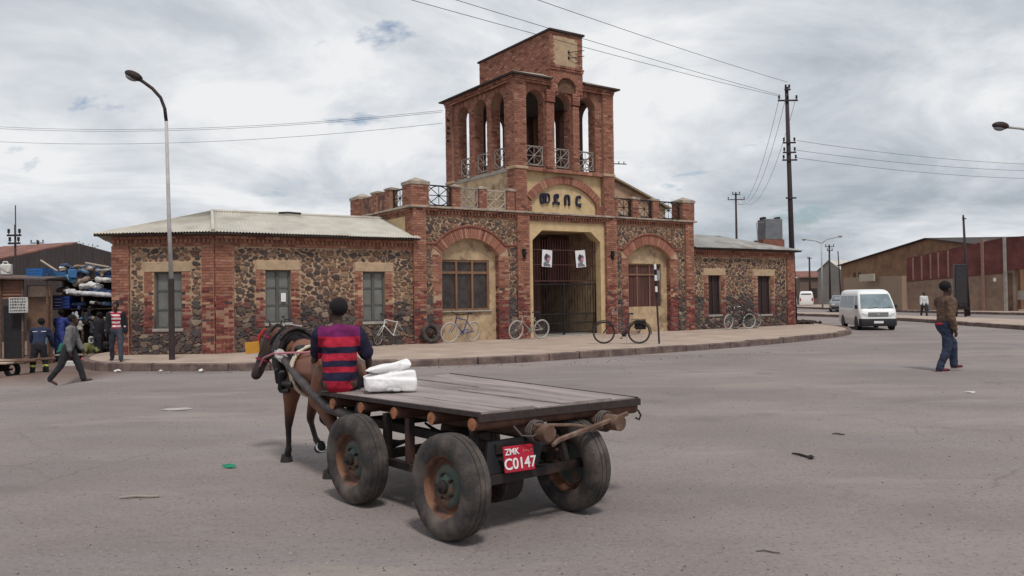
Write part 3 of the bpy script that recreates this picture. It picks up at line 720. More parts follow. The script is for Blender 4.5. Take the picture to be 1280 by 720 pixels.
# plaster apron on the left side
ap = MB(); ap.box(.12, .4, .49, TD-.49, CZ, TZ); ap.box(TW-.4, TW-.12, .49, TD-.49, CZ, TZ); ap.box(.49, 3.97, TD-.4, TD-.12, CZ, TZ); ap.build('apron', M['plaster_old'], bld)
SP, HEAD = 8.46, 8.88
OF = [(.54, 1.35), (1.72, 2.53), (2.85, 3.66)]
OS = [(.78, 1.64), (1.94, 2.80), (3.19, 4.02)]          # along v on the flanks
def belfry(Mx, ops, s0, s1, deco, th_=.38):
    mb = MB(); mb.M = Mx; lst = [(a, b, TZ+.02, SP, (b-a)/2) for a, b in ops]
    wall(mb, s0, s1, TZ, 9.25, RC, RC+th_, lst); mb.build('belfry_wall', M['brickmortar'] if deco else mat('shaded_brick', (.10, .048, .038), .95, var=.35, vscale=7), bld)  # undecorated back and right walls: inner shade painted in as darker brick
    if not deco: return
    towerb.M = Mx; ed = [s0]+[x for o in ops for x in o]+[s1]
    for i in range(0, len(ed), 2): bricks(towerb, ed[i], ed[i+1], TZ, SP, RC)
    for a, b in ops: arch_ring(towerb, (a+b)/2, SP, (b-a)/2, (b-a)/2, .24, RC, proud=.018)
    def ins(s, z):
        for a, b in ops:
            if (s-(a+b)/2)**2+(z-SP)**2 < ((b-a)/2+.26)**2: return False
        return True
    bricks(towerb, s0, s1, SP, 9.25, RC, ins)
    # brick reveals of the jambs
    for a, b in ops:
        towerb.M = Mx @ frame_left(b, RC+th_); bricks(towerb, 0, th_, TZ, SP, 0)
        towerb.M = Mx @ frame_right(a, RC); bricks(towerb, 0, th_, TZ, SP, 0)
    towerb.M = None
ML = frame_left(0, TD); MRr = frame_right(TW, 0); MBk = frame_back(TW, TD)
belfry(I4, OF, .49, 3.97, True)
belfry(ML, [(TD-b, TD-a) for a, b in OS][::-1], .49, TD-.49, True)
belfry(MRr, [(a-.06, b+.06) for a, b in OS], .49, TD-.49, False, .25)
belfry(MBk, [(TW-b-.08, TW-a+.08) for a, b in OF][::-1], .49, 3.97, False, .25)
# piers of the front that carry the pylon, with corbelled imposts
for a, b in ((1.35, 1.72), (2.53, 2.85)):
    brick_col(towercore, towerb, a+.02, b-.02, .0, RC, TZ, 8.45, 'FLR')
    for k in range(5): bricks(towerb, a+.01-.008*k, b-.01+.008*k, 8.48+.085*k, 8.48+.085*k+.08, -.012-.010*k, proud=.02)
    cb = MB(); cb.box(a+.0, b-.0, -.05, RC, 8.48, 8.905); cb.build('impost', mat('hood_brick', (.21, .075, .055)), bld)
fl_ = MB(); fl_.box(.1, TW-.1, .12, TD-.12, TZ-.12, TZ); fl_.build('belfry_floor', M['concrete'], bld)
fl_ = MB(); fl_.box(.35, TW-.35, .35, TD-.35, 9.0, 9.22); fl_.build('belfry_ceiling', M['fascia'], bld)  # dark material paints shade onto the ceiling under the tower roof
# eaves and low roof
def brick_band(Mx, s1): 
    towerb.M = Mx; bricks(towerb, 0, s1, 9.06, 9.14, -.03); bricks(towerb, 0, s1, 9.14, 9.26, -.07); towerb.M = None
brick_band(I4, 1.56); towerb.M = I4; bricks(towerb, 2.98, TW, 9.06, 9.14, -.03); bricks(towerb, 2.98, TW, 9.14, 9.26, -.07); towerb.M = None
brick_band(ML, TD); brick_band(MRr, TD)
ov = .20; z0 = 9.30; PU0, PU1, PV0, PV1, PT = 1.54, 3.00, -.03, 4.72, 11.02
for bx_ in ((-ov, PU0-.005, -ov, .6), (PU1+.005, TW+ov, -ov, .6), (-ov, TW+ov, .6, TD+ov)):
    rf = MB(); rf.box(bx_[0], bx_[1], bx_[2], bx_[3], z0-.05, z0); rf.build('eave_slab', M['fascia'], bld)
rt = MB()
for (xo, xi) in ((-ov, PU0-.005), (TW+ov, PU1+.005)):
    rt.add([(xo, -ov, z0+.004), (xi, -ov, z0+.004), (xi, .5, z0+.30), (xi, TD-.5, z0+.30), (xi, TD+ov, z0+.004), (xo, TD+ov, z0+.004)], [(0, 1, 2), (0, 2, 3, 5), (3, 4, 5)])
rt.add([(PU0, TD+ov, z0+.004), (PU1, TD+ov, z0+.004), (PU1, TD-.2, z0+.14), (PU0, TD-.2, z0+.14)], [(0, 1, 2, 3)]); rt.build('tower_roof', M['stonecap'], bld)
# pylon
PU0, PU1, PV0, PV1, PT = 1.54, 3.00, -.03, 4.72, 11.02
py = MB(); wall(py, PU0, PU1, 8.90, PT, PV0, .35, [(1.86, 2.69, 8.90, 9.16, .27)]); py.box(PU0, PU0+.3, .35, PV1, 9.2, PT); py.box(PU1-.3, PU1, .35, PV1, 9.2, PT); py.box(PU0+.3, PU1-.3, PV1-.3, PV1, 9.2, PT); py.box(PU0+.3, PU1-.3, .05, .3, 8.9, 9.6)
py.build('pylon_wall', M['brickmortar'], bld)
def pyl(s, z):
    if 1.70 < s < 2.76 and 9.84 < z < 10.86: return False
    if (s-2.275)**2+((z-9.16)*1.25)**2 < .60**2 and z > 9.16: return False
    if 1.84 < s < 2.71 and z < 9.17: return False
    return True
bricks(towerb, PU0, PU1, 8.90, PT, PV0, pyl); arch_ring(towerb, 2.275, 9.16, .415, .27, .2, PV0)
bn = MB(); bn.box(1.86, 2.69, .05, .12, 8.9, 9.45); bn.build('blind_arch', M['brickmortar'], bld)
for k in range(2): bricks(towerb, PU0-.02-.02*k, PU1+.02+.02*k, 9.66+.08*k, 9.735+.08*k, PV0-.03-.02*k, proud=.025)
pn = MB(); pn.box(1.69, 2.77, PV0-.012, PV0+.02, 9.84, 10.87); pn.build('pylon_panel', M['lintel'], bld)
towerb.M = frame_left(PU0, PV1); bricks(towerb, 0, PV1-PV0, 9.3, PT, 0); towerb.M = frame_right(PU1, PV0); bricks(towerb, 0, PV1-PV0, 9.3, PT, 0); towerb.M = None
cp = MB(); cp.bevbox(PU0-.07, PU1+.07, PV0-.09, PV1+.08, PT, PT+.075, .012); cp.build('pylon_cap', M['fascia'], bld)
# wire bracket on the pylon panel, insulators on the tower corner
br = MB()
for z in (10.15, 10.35): br.tube((2.35, -.05, z), (2.9, -.28, z+.10), .014, n=5); br.tube((2.35, -.05, z-.03), (2.35, -.05, z+.05), .025, n=6)
br.tube((2.38, -.06, 10.1), (2.38, -.06, 10.45), .012, n=5); br.build('wire_bracket', M['iron'], bld)
for z in (8.45, 8.15, 7.95, 7.65):
    br = MB(); br.lathe([(0, 0), (.05, 0), (.055, .05), (.03, .06), (.045, .1), (0, .12)], 8); br.tube((.1, 0, .03), (0, 0, .03), .015, n=5); br.build('insulator', M['iron'], bld, loc=(-.10, TD-.35, z))
br = MB(); br.tube((TW, .6, 6.62), (TW+.9, .3, 6.62), .02, n=5)
for k in range(4): br.tube((TW+.2+.2*k, .53-.066*k, 6.62), (TW+.2+.2*k, .53-.066*k, 6.72), .018, n=5)
br.build('wire_bracket', M['iron'], bld)
# ---- railings with the wheel motif
def railing(Mx, s0, s1, z0, z1, d, hub=True, mat_=None, cross=False):
    mb = MB(); r = .023
    for a, b in (((s0, z0), (s1, z0)), ((s0, z1), (s1, z1)), ((s0+.02, z0), (s0+.02, z1)), ((s1-.02, z0), (s1-.02, z1))): mb.tube((a[0], 0, a[1]), (b[0], 0, b[1]), r, n=5)
    cx, cz = (s0+s1)/2, (z0+z1)/2; hw, hh = (s1-s0)/2-.03, (z1-z0)/2
    mb.path([(cx+hw*.97*math.cos(t), 0, cz+hh*.97*math.sin(t)) for t in [2*math.pi*i/18 for i in range(18)]], .017, 5, closed=True)
    for k in range(8):
        t = math.pi*k/4; L_ = 1.0 if k % 2 == 0 else 1.36
        mb.tube((cx, 0, cz), (cx+hw*L_*math.cos(t), 0, cz+hh*L_*math.sin(t)), .014, n=4)
    mb.ball((cx, -.005, cz), .05 if hub else .035, 8, 5, (1, .5, 1))
    mb.M = None
    o = mb.build('railing', mat_ or M['iron'], bld); o.matrix_local = Mx @ Matrix.Translation((0, d, 0)); return o
for a, b in OF: railing(I4, a+.02, b-.02, TZ+.10, TZ+.76, RC+.1, mat_=M['iron_grey'])
for a, b in OS: railing(ML, TD-b+.02, TD-a-.02, TZ+.10, TZ+.76, RC+.1, mat_=M['iron_grey'])
for a, b in OF: railing(MBk, TW-b+.02, TW-a-.02, TZ+.10, TZ+.76, RC+.1, mat_=M['iron_grey'])
for a, b in OS: railing(MRr, a+.02, b-.02, TZ+.10, TZ+.76, RC+.1, mat_=M['iron_grey'])
parb = MB()
def pillar(u0, u1, v0, v1, z1, big=False, faces='FLR'):
    core = MB(); B = MB(); brick_col(core, B, u0, u1, v0, v1, CZ+.013, z1, faces)
    p = core.build('parapet_pillar', M['brickmortar'], bld); tag(B.build('brickwork', M['brick'], p), kind='stuff')
    c = MB(); o = .035; hb = .10 if big else .06; pk = .16 if big else .06
    x0, x1, y0, y1 = u0-o, u1+o, v0-o, v1+o
    c.add([(x0, y0, z1), (x1, y0, z1), (x1, y1, z1), (x0, y1, z1), (x0, y0, z1+hb), (x1, y0, z1+hb), (x1, y1, z1+hb), (x0, y1, z1+hb), ((x0+x1)/2, (y0+y1)/2, z1+hb+pk)],
          [(3, 2, 1, 0), (0, 1, 5, 4), (1, 2, 6, 5), (2, 3, 7, 6), (3, 0, 4, 7), (4, 5, 8), (5, 6, 8), (6, 7, 8), (7, 4, 8)])
    c.build('pillar_cap', M['stonecap'], p)
PT_ = 5.20
pillar(-4.05, -3.42, -.10, .50, 5.20, True); pillar(7.95, 8.60, -.10, .50, 5.24, True)
for a in (-2.50, -1.47, -.36): pillar(a, a+.29, -.02, .24, PT_)
for a in (4.48, 5.36, 6.42): pillar(a, a+(.14 if a < 4.6 else .30), -.02, .24, PT_+.04)
iron_white = mat('flaking_white_iron', (.42, .36, .30), .7, var=.3, vscale=9)
railing(I4, -3.40, -2.51, CZ+.06, PT_+.02, .08); railing(I4, -2.20, -1.48, CZ+.06, PT_, .08, mat_=M['iron_grey']); railing(I4, -1.17, -.37, CZ+.06, PT_-.02, .08, mat_=iron_white)
for a, b in ((4.63, 5.35), (5.67, 6.41), (6.73, 7.94)): railing(I4, a, b, CZ+.06, PT_+.04, .08)
# left flank parapet: railing, then plastered solid panels between pillars
for v0, v1 in ((1.5, 1.85), (2.55, 2.95)): pillar(MU0-.06, MU0+.24, v0, v1, 5.20, faces='L')
pillar(MU0-.08, MU0+.5, 4.05, 4.75, 5.16, True, faces='FL')
fm = frame_left(MU0, 4.75)
railing(fm, 4.75-1.5, 4.75-.5, CZ+.06, 5.15, .08)
sp_ = MB(); sp_.box(MU0, MU0+.15, 1.85, 2.55, CZ+.012, 5.20); sp_.box(MU0, MU0+.15, 2.95, 4.05, CZ+.012, 5.16); sp_.build('parapet_panel', mat('stained_parapet', (.30, .17, .115), .95, var=.35, vscale=4, col2=(.12, .055, .045), scale2=2.5, amt2=.5, bump=.4), bld)
# right flank parapet (unseen) kept simple
pillar(8.0, 8.58, 4.05, 4.7, 5.16, True, faces='R')
# ---- iron gate
gt = empty('gate'); gt.parent = bld; gt.location = (0, .30, 0)
def leaf(u0, u1, nm):
    mb = MB()
    n = int((u1-u0)/.115)
    for k in range(n+1):
        x = u0+(u1-u0)*k/n; mb.box(x-.008, x+.008, -.008, .008, .24, 2.05)
        if k < n and True:
            x2 = x+(u1-u0)/n/2; mb.box(x2-.006, x2+.006, -.006, .006, .24, .95)
    for z in (.28, .62, .95, 2.02): mb.box(u0, u1, -.018, .018, z-.02, z+.02)
    mb.box(u0-.012, u0+.022, -.022, .022, .2, 2.08); mb.box(u1-.022, u1+.012, -.022, .022, .2, 2.08)
    sk = mb.build(nm, M['iron'], gt); return sk
leaf(.74, 2.22, 'gate_leaf'); leaf(2.25, 3.73, 'gate_leaf')
up = MB()
for k in range(27): x = .74+(2.99)*k/26; up.box(x-.010, x+.010, -.01, .01, 2.12, 3.62)
for z in (2.14, 2.72, 3.25): up.box(.72, 3.75, -.02, .02, z-.02, z+.02)
up.build('overthrow_grille', mat('red_brown_iron', (.06, .022, .020), .7, var=.3), gt)
# boarded inner door standing ajar behind the bars
db = empty('inner_door'); db.parent = bld
for k in range(7):
    p = MB(); x = .72+.20*k; p.bevbox(x+.004, x+.196, 1.55, 1.59, .2, 3.9, .006); p.build('board', M['wood_red'], db)
for k in range(5):
    p = MB(); x = 2.75+.205*k; p.bevbox(x+.004, x+.2, 1.9, 1.94, 2.0, 3.9, .006); p.build('board', M['wood_red'], db)
# wall lanterns on the gate pilasters
for u in (.23, 4.22):
    l = MB(); l.box(u-.05, u+.05, -.16, -.104, 2.98, 3.22); l.box(u-.075, u+.075, -.19, -.11, 3.05, 3.12); l.box(u-.03, u+.03, -.2, -.12, 2.92, 2.98); l.box(u-.06, u+.06, -.185, -.11, 3.19, 3.235); l.build('wall_lantern', M['iron'], bld)
# paper on the wing window
pp = MB(); pp.box(-8.16, -8.02, .055, .058, 1.55, 1.80); pp.build('paper_notice', M['paper'], bld)
# ---- the name over the gate
def text_mesh(ch, size, extrude, offset, name, matr, parent, Mx):
    cu_ = bpy.data.curves.new(name, 'FONT'); cu_.body = ch; cu_.size = size; cu_.extrude = extrude; cu_.offset = offset; cu_.align_x = 'CENTER'; cu_.resolution_u = 4
    o = bpy.data.objects.new('tmp', cu_); col.objects.link(o)
    dg = bpy.context.evaluated_depsgraph_get(); me = bpy.data.meshes.new_from_object(o.evaluated_get(dg)); bpy.data.objects.remove(o)
    me.materials.clear(); me.materials.append(matr)
    r = bpy.data.objects.new(name, me); col.objects.link(r); r.parent = parent; r.matrix_local = Mx; return r
for k, ch in enumerate('መደበር'):
    text_mesh(ch, .50, .03, .016, 'letter', M['letter'], bld, Matrix.Translation((1.36+.50*k, .165, 4.88)) @ Matrix.Rotation(R(90), 4, 'X'))
# flush collected brickwork
for mb in (wings_brick, mainb, towerb): tag(mb.build('brickwork', M['brick'], bld), kind='stuff')
# flush stones: the 300 that show largest singly, the rest as one mass
all_stones.sort(key=lambda t: -t[0])
for area, par, T, k, c in all_stones[:300]:
    o = bpy.data.objects.new('stone', tmpl_mesh[k]); col.objects.link(o); o.parent = par; o.matrix_local = T; o.color = (*c, 1)
rest = MB()
for area, par, T, k, c in all_stones[300:]:
    rest.M = T; rest.add(*stone_templates[k], c)
rest.M = None; tag(rest.build('small_stones', M['stone_attr'], main_wall), kind='stuff')
print('stones', len(all_stones), 'bricks', (len(wings_brick.f)+len(mainb.f)+len(towerb.f))//6)
# ---- hall behind, seen over the right parapet
hl = MB(); hl.prism([(8.2, 0), (16, 0), (16, 6.3), (12.2, 7.62), (8.2, 6.3)], 9.0, 16); hl.build('hall_wall', M['mortar'], bld)
hr = MB()
for a, b in (((8.0, 6.26), (12.2, 7.65)), ((12.2, 7.65), (16.2, 6.26))):
    hr.hexa([(a[0], 8.75, a[1]), (b[0], 8.75, b[1]), (b[0], 16.3, b[1]), (a[0], 16.3, a[1]), (a[0], 8.75, a[1]+.10), (b[0], 8.75, b[1]+.10), (b[0], 16.3, b[1]+.10), (a[0], 16.3, a[1]+.10)])
hr.build('hall_roof', mat('tan_sheet', (.30, .22, .15), .7, var=.2), bld)
# ------------------------------------------------------------------ soft bodies: tapered capsules fused into one skin
def caps(mb, p0, r0, p1, r1=None, flat=1.0, side=None, n=12):
    r1 = r0 if r1 is None else r1
    p0, p1 = Vector(p0), Vector(p1); ax = p1-p0
    if ax.length < 1e-6: ax = Vector((0, 0, 1e-4))
    L_ = ax.length; ax = ax.normalized()
    a = Vector(side) if side is not None else (Vector((1, 0, 0)) if abs(ax.x) < .9 else Vector((0, 1, 0)))
    a = (a-ax*a.dot(ax)).normalized(); b = ax.cross(a); vs = []; rings = []
    for k in range(4): t = math.pi/2*(1-k/3.2); rings.append((p0-ax*(r0*min(1, flat+.2)*math.sin(t)), r0*math.cos(t) if k else r0*.05))
    for k in range(3, -1, -1): t = math.pi/2*(1-k/3.2); rings.append((p1+ax*(r1*min(1, flat+.2)*math.sin(t)), r1*math.cos(t) if k else r1*.05))
    for c, r in rings:
        for i in range(n): w = 2*math.pi*i/n; vs.append(c+a*(r*math.cos(w))+b*(r*flat*math.sin(w)))
    m = len(rings); fs = [(j*n+i, j*n+(i+1) % n, (j+1)*n+(i+1) % n, (j+1)*n+i) for j in range(m-1) for i in range(n)]
    fs += [tuple(range(n-1, -1, -1)), tuple((m-1)*n+i for i in range(n))]
    mb.add(vs, fs)
_clouds = {}
def blob(mb, name, matr, parent=None, voxel=.012, it=6, disp=0.0, dscale=.12, loc=None, rot=None, crease=0.0):
    o = mb.build(name, matr, parent, smooth=True, loc=loc, rot=rot)
    m = o.modifiers.new('fuse', 'REMESH'); m.mode = 'VOXEL'; m.voxel_size = voxel; m.use_smooth_shade = True
    m = o.modifiers.new('soften', 'SMOOTH'); m.factor = .5; m.iterations = it
    if disp and crease:
        if 'crease' not in _clouds:
            t = bpy.data.textures.new('creases', 'MARBLE'); t.noise_scale = .16; t.turbulence = 9; t.marble_type = 'SHARP'; _clouds['crease'] = t
        m = o.modifiers.new('creases', 'DISPLACE'); m.texture = _clouds['crease']; m.strength = crease; m.mid_level = .5; m.texture_coords = 'LOCAL'
    if disp:
        if dscale not in _clouds:
            t = bpy.data.textures.new('folds', 'CLOUDS'); t.noise_scale = dscale; t.noise_depth = 2; _clouds[dscale] = t
        m = o.modifiers.new('folds', 'DISPLACE'); m.texture = _clouds[dscale]; m.strength = disp; m.mid_level = .5; m.texture_coords = 'LOCAL'
    return o
def cloth(name, c, rough=.9, var=.25, vs=7): return mat('cloth_'+name, c, rough, var=var, vscale=vs, bump=.25, bscale=90)
def band_mat(name, bands, sleeve=None, sx=.2, axis=2):
    """woven stripes: bands [(z_from_above, colour)...] from the top down in the wearer's own frame"""
    if name in MATS: return MATS[name]
    m = bpy.data.materials.new(name); m.use_nodes = True; nt = m.node_tree; N = nt.nodes.new; L = nt.links.new
    b = nt.nodes['Principled BSDF']; b.inputs['Roughness'].default_value = .9; b.inputs['Specular IOR Level'].default_value = .2
    tc = N('ShaderNodeTexCoord'); sp = N('ShaderNodeSeparateXYZ'); L(tc.outputs['Object'], sp.inputs[0])
    nz = N('ShaderNodeTexNoise'); nz.inputs['Scale'].default_value = 5; L(tc.outputs['Object'], nz.inputs[0])
    wob = N('ShaderNodeMath'); wob.operation = 'MULTIPLY_ADD'; wob.inputs[1].default_value = .03; L(nz.outputs[0], wob.inputs[0]); L(sp.outputs[axis], wob.inputs[2])
    c = None
    for z, colr in bands:      # from the bottom up
        rgb = N('ShaderNodeRGB'); rgb.outputs[0].default_value = (*colr, 1)
        if c is None: c = rgb.outputs[0]; continue
        g = N('ShaderNodeMath'); g.operation = 'GREATER_THAN'; g.inputs[1].default_value = z+.015; L(wob.outputs[0], g.inputs[0])
        mx = N('ShaderNodeMixRGB'); L(g.outputs[0], mx.inputs[0]); L(c, mx.inputs[1]); L(rgb.outputs[0], mx.inputs[2]); c = mx.outputs[0]
    if sleeve is not None:
        ab = N('ShaderNodeMath'); ab.operation = 'ABSOLUTE'; L(sp.outputs[0], ab.inputs[0])
        g = N('ShaderNodeMath'); g.operation = 'GREATER_THAN'; g.inputs[1].default_value = sx; L(ab.outputs[0], g.inputs[0])
        mx = N('ShaderNodeMixRGB'); L(g.outputs[0], mx.inputs[0]); L(c, mx.inputs[1]); mx.inputs[2].default_value = (*sleeve, 1); c = mx.outputs[0]
    n2 = N('ShaderNodeTexNoise'); n2.inputs['Scale'].default_value = 14; n2.inputs['Detail'].default_value = 6; L(tc.outputs['Object'], n2.inputs[0])
    mr = N('ShaderNodeMapRange'); mr.inputs[1].default_value = .3; mr.inputs[2].default_value = .7; mr.inputs[3].default_value = .72; mr.inputs[4].default_value = 1.28; L(n2.outputs[0], mr.inputs[0])
    mm = N('ShaderNodeMixRGB'); mm.blend_type = 'MULTIPLY'; mm.inputs[0].default_value = 1; L(c, mm.inputs[1]); L(mr.outputs[0], mm.inputs[2])
    L(mm.outputs[0], b.inputs['Base Color']); MATS[name] = m; return m
def dirv(f, abd, sgn): return Vector((sgn*math.sin(R(abd)), math.sin(R(f))*math.cos(R(abd)), -math.cos(R(f))*math.cos(R(abd)))).normalized()
def person(label, loc, face, H, lean=4, twist=0, head=(0, 0), legL=(0, 0, 3), legR=(0, 0, 3), armL=(0, 8, 10), armR=(0, 8, 10), top=None, top_name='jacket', long=True,
           trousers=None, shoes=None, hair='short', sit=False, group=None, voxel=.014, open_front=None, bulk=.02, hem=.0, extra=None, foot_flat=(True, True), skin=None, hood=None):
    k = H/1.75; S = lambda v: Vector(v)*k
    skin = skin or M['skin']
    up = Vector((0, math.sin(R(lean)), math.cos(R(lean))))
    pel = Vector((0, 0, .10 if sit else .93)); chest = pel+up*.36; neck = pel+up*.52; J = {}
    tw = Matrix.Rotation(R(twist), 3, 'Z')
    for s, nm, leg, arm, ff in ((-1, 'L', legL, armL, foot_flat[0]), (1, 'R', legR, armR, foot_flat[1])):
        hip = pel+Vector((s*.09, 0, -.02)); d1 = dirv(leg[0], leg[2], s); knee = hip+d1*.43; d2 = dirv(leg[0]-leg[1], leg[2]*.4, s); ank = knee+d2*.42
        toe_pitch = 0 if ff else (leg[0]-leg[1])*.9
        fd = Vector((s*.12, math.cos(R(toe_pitch)), math.sin(R(toe_pitch)))).normalized()
        sh = neck+tw@Vector((s*.185, 0, 0))-up*.055
        ad = tw@dirv(arm[0], arm[1], s); el = sh+ad*.29
        ad2 = tw@dirv(arm[0]+arm[2], arm[1]*.25 if len(arm) < 4 else arm[3], s); wr = el+ad2*.25
        J[nm] = (hip, knee, ank, fd, sh, el, wr, ad2)
    low = 0 if sit else min(min(J[n][2].z, (J[n][2]+J[n][3]*.16).z) for n in 'LR')-.075
    sft = Vector((0, 0, -low)) if not sit else Vector((0, 0, 0))
    P = lambda v: (v+sft)*k
    b = MB(); t = MB(); q = MB(); shs = []
    X = Vector((1, 0, 0)); XT = tw@X
    # torso
    caps(b, P(pel), .12*k, P(chest), .125*k, .68, X); caps(b, P(chest), .12*k, P(neck-up*.08), .12*k, .62, XT); caps(b, P(J['L'][4]+Vector((.03, 0, -.01))), .06*k, P(J['R'][4]+Vector((-.03, 0, -.01))), .06*k)
    hy, hp = head; Hm = Matrix.Rotation(R(twist*.6+hy), 3, 'Z') @ Matrix.Rotation(R(-hp), 3, 'X')
    hc = neck+up*.12+Hm@Vector((0, .03, .05))
    hv = lambda x, y, z: P(hc+Hm@Vector((x, y, z)))
    caps(b, P(neck-up*.04), .056*k, P(hc-Vector((0, 0, .04))), .05*k)
    caps(b, hv(0, -.025, .035), .082*k, hv(0, .02, .03), .078*k); caps(b, hv(0, .02, .0), .068*k, hv(0, .045, -.075), .045*k)
    caps(b, hv(0, .085, .01), .012*k, hv(0, .108, -.022), .017*k); caps(b, hv(-.022, .088, -.058), .012*k, hv(.022, .088, -.058), .012*k); caps(b, hv(-.03, .075, .028), .014*k, hv(.03, .075, .028), .014*k)
    for s in (-1, 1): caps(b, hv(s*.08, -.005, .02), .016*k, hv(s*.082, -.008, -.02), .013*k)
    for nm, s in (('L', -1), ('R', 1)):
        hip, knee, ank, fd, sh, el, wr, ad2 = J[nm]
        caps(b, P(hip), .075*k, P(knee), .05*k); caps(b, P(knee), .05*k, P(ank), .034*k); caps(b, P(ank-Vector((0, 0, .035))), .034*k, P(ank-Vector((0, 0, .045))+fd*.16), .028*k)
        caps(b, P(sh), .05*k, P(el), .038*k); caps(b, P(el), .038*k, P(wr), .026*k)
        # hand: palm, four fingers with a bend, thumb from the side of the palm
        pm = wr+ad2*.075; lat = ad2.cross(Vector((s, 0, 0)))
        if lat.length < .2: lat = Vector((0, 1, 0))
        lat.normalize(); inn = lat.cross(ad2)*1.0
        if inn.x*s > 0: inn = -inn
        caps(b, P(wr), .026*k, P(pm), .040*k, .5, lat)
        for f_, (off, ln) in enumerate(((-.03, .068), (-.010, .08), (.010, .075), (.028, .058))):
            base = pm+lat*off+ad2*.02; kn = base+ad2*ln*.55+inn*.008; tip = kn+ad2*ln*.4+inn*.028
            caps(b, P(base), .0105*k, P(kn), .0095*k, n=8); caps(b, P(kn), .0095*k, P(tip), .008*k, n=8)
        tb = wr+ad2*.035+lat*.03; caps(b, P(tb), .012*k, P(tb+lat*.035+ad2*.045+inn*.01), .009*k, n=8)
        g = .016+bulk*.3
        caps(q, P(hip+Vector((0, .06*sit, .02))), (.088+g-.030*sit)*k, P(knee), (.056+g)*k); caps(q, P(knee), (.056+g)*k, P(ank+Vector((0, 0, .0))), (.045+g)*k)
        sh_ = MB(); shs.append(sh_)
        caps(sh_, P(ank-Vector((0, 0, .035))-fd*.03), .045*k, P(ank-Vector((0, 0, .04))+fd*.17), .038*k, .85, Vector((1, 0, 0)))
        caps(sh_, P(ank+Vector((0, 0, .01))), .045*k, P(ank-Vector((0, 0, .03))), .046*k)
        ga = bulk if long else bulk*.45
        caps(t, P(sh), (.058+ga)*k, P(el if long else sh.lerp(el, .72)), (.046+ga+(0 if long else .008))*k)
        if long: caps(t, P(el), (.046+ga)*k, P(wr-ad2*.01), (.036+ga*.8)*k)
    caps(q, P(pel+up*.02), (.135+bulk*.5-.055*sit)*k, P(pel-Vector((0, 0, .05 if not sit else -.01))), (.13+bulk*.5-.055*sit)*k, .76, X)
    caps(t, P(pel+up*(.06-hem)), (.13+bulk)*k, P(chest), (.14+bulk)*k, .72, X); caps(t, P(chest), (.14+bulk)*k, P(neck-up*.09), (.135+bulk)*k, .66, XT)
    caps(t, P(J['L'][4]+Vector((.03, 0, 0))), (.062+bulk*.6)*k, P(J['R'][4]-Vector((.03, 0, 0))), (.062+bulk*.6)*k)
    rz = R(face-90)
    o = blob(b, 'person', skin, None, voxel=min(voxel, .011), it=3, loc=loc, rot=(0, 0, rz)); tag(o, label, 'person', group)
    if top is not None: blob(t, top_name, top, o, voxel, 5, disp=.026*k, dscale=.10, crease=.016*k)
    if trousers is not None: blob(q, 'trousers', trousers, o, voxel, 5, disp=.022*k, dscale=.09, crease=.014*k)
    if shoes is not None:
        for sh_ in shs: blob(sh_, 'shoe', shoes, o, min(voxel, .012), 3)
    h = MB()
    if hair == 'afro': h.ball(hv(0, -.036, .075), .108*k, 18, 12, (1, 1.04, .95), rough=.04, rn=rnd)
    elif hair == 'short': h.ball(hv(0, -.02, .052), .100*k, 16, 10, (.95, 1.05, .95), rough=.025, rn=rnd)
    if hair: h.build('hair', M['hair'], o, smooth=True)
    if hood is not None:
        hd = MB(); caps(hd, hv(0, -.03, .05), .105*k, hv(0, -.02, -.10), .11*k); blob(hd, 'hood', hood, o, .014, 4)
    for s in (-1, 1):
        e = MB(); e.ball(hv(s*.03, .082, .008), .011*k, 8, 6); e.build('eye', mat('eye', (.45, .42, .40), .3), o, smooth=True)
    if extra: extra(o, P, J, k, pel, chest, neck, up, hv)
    return o
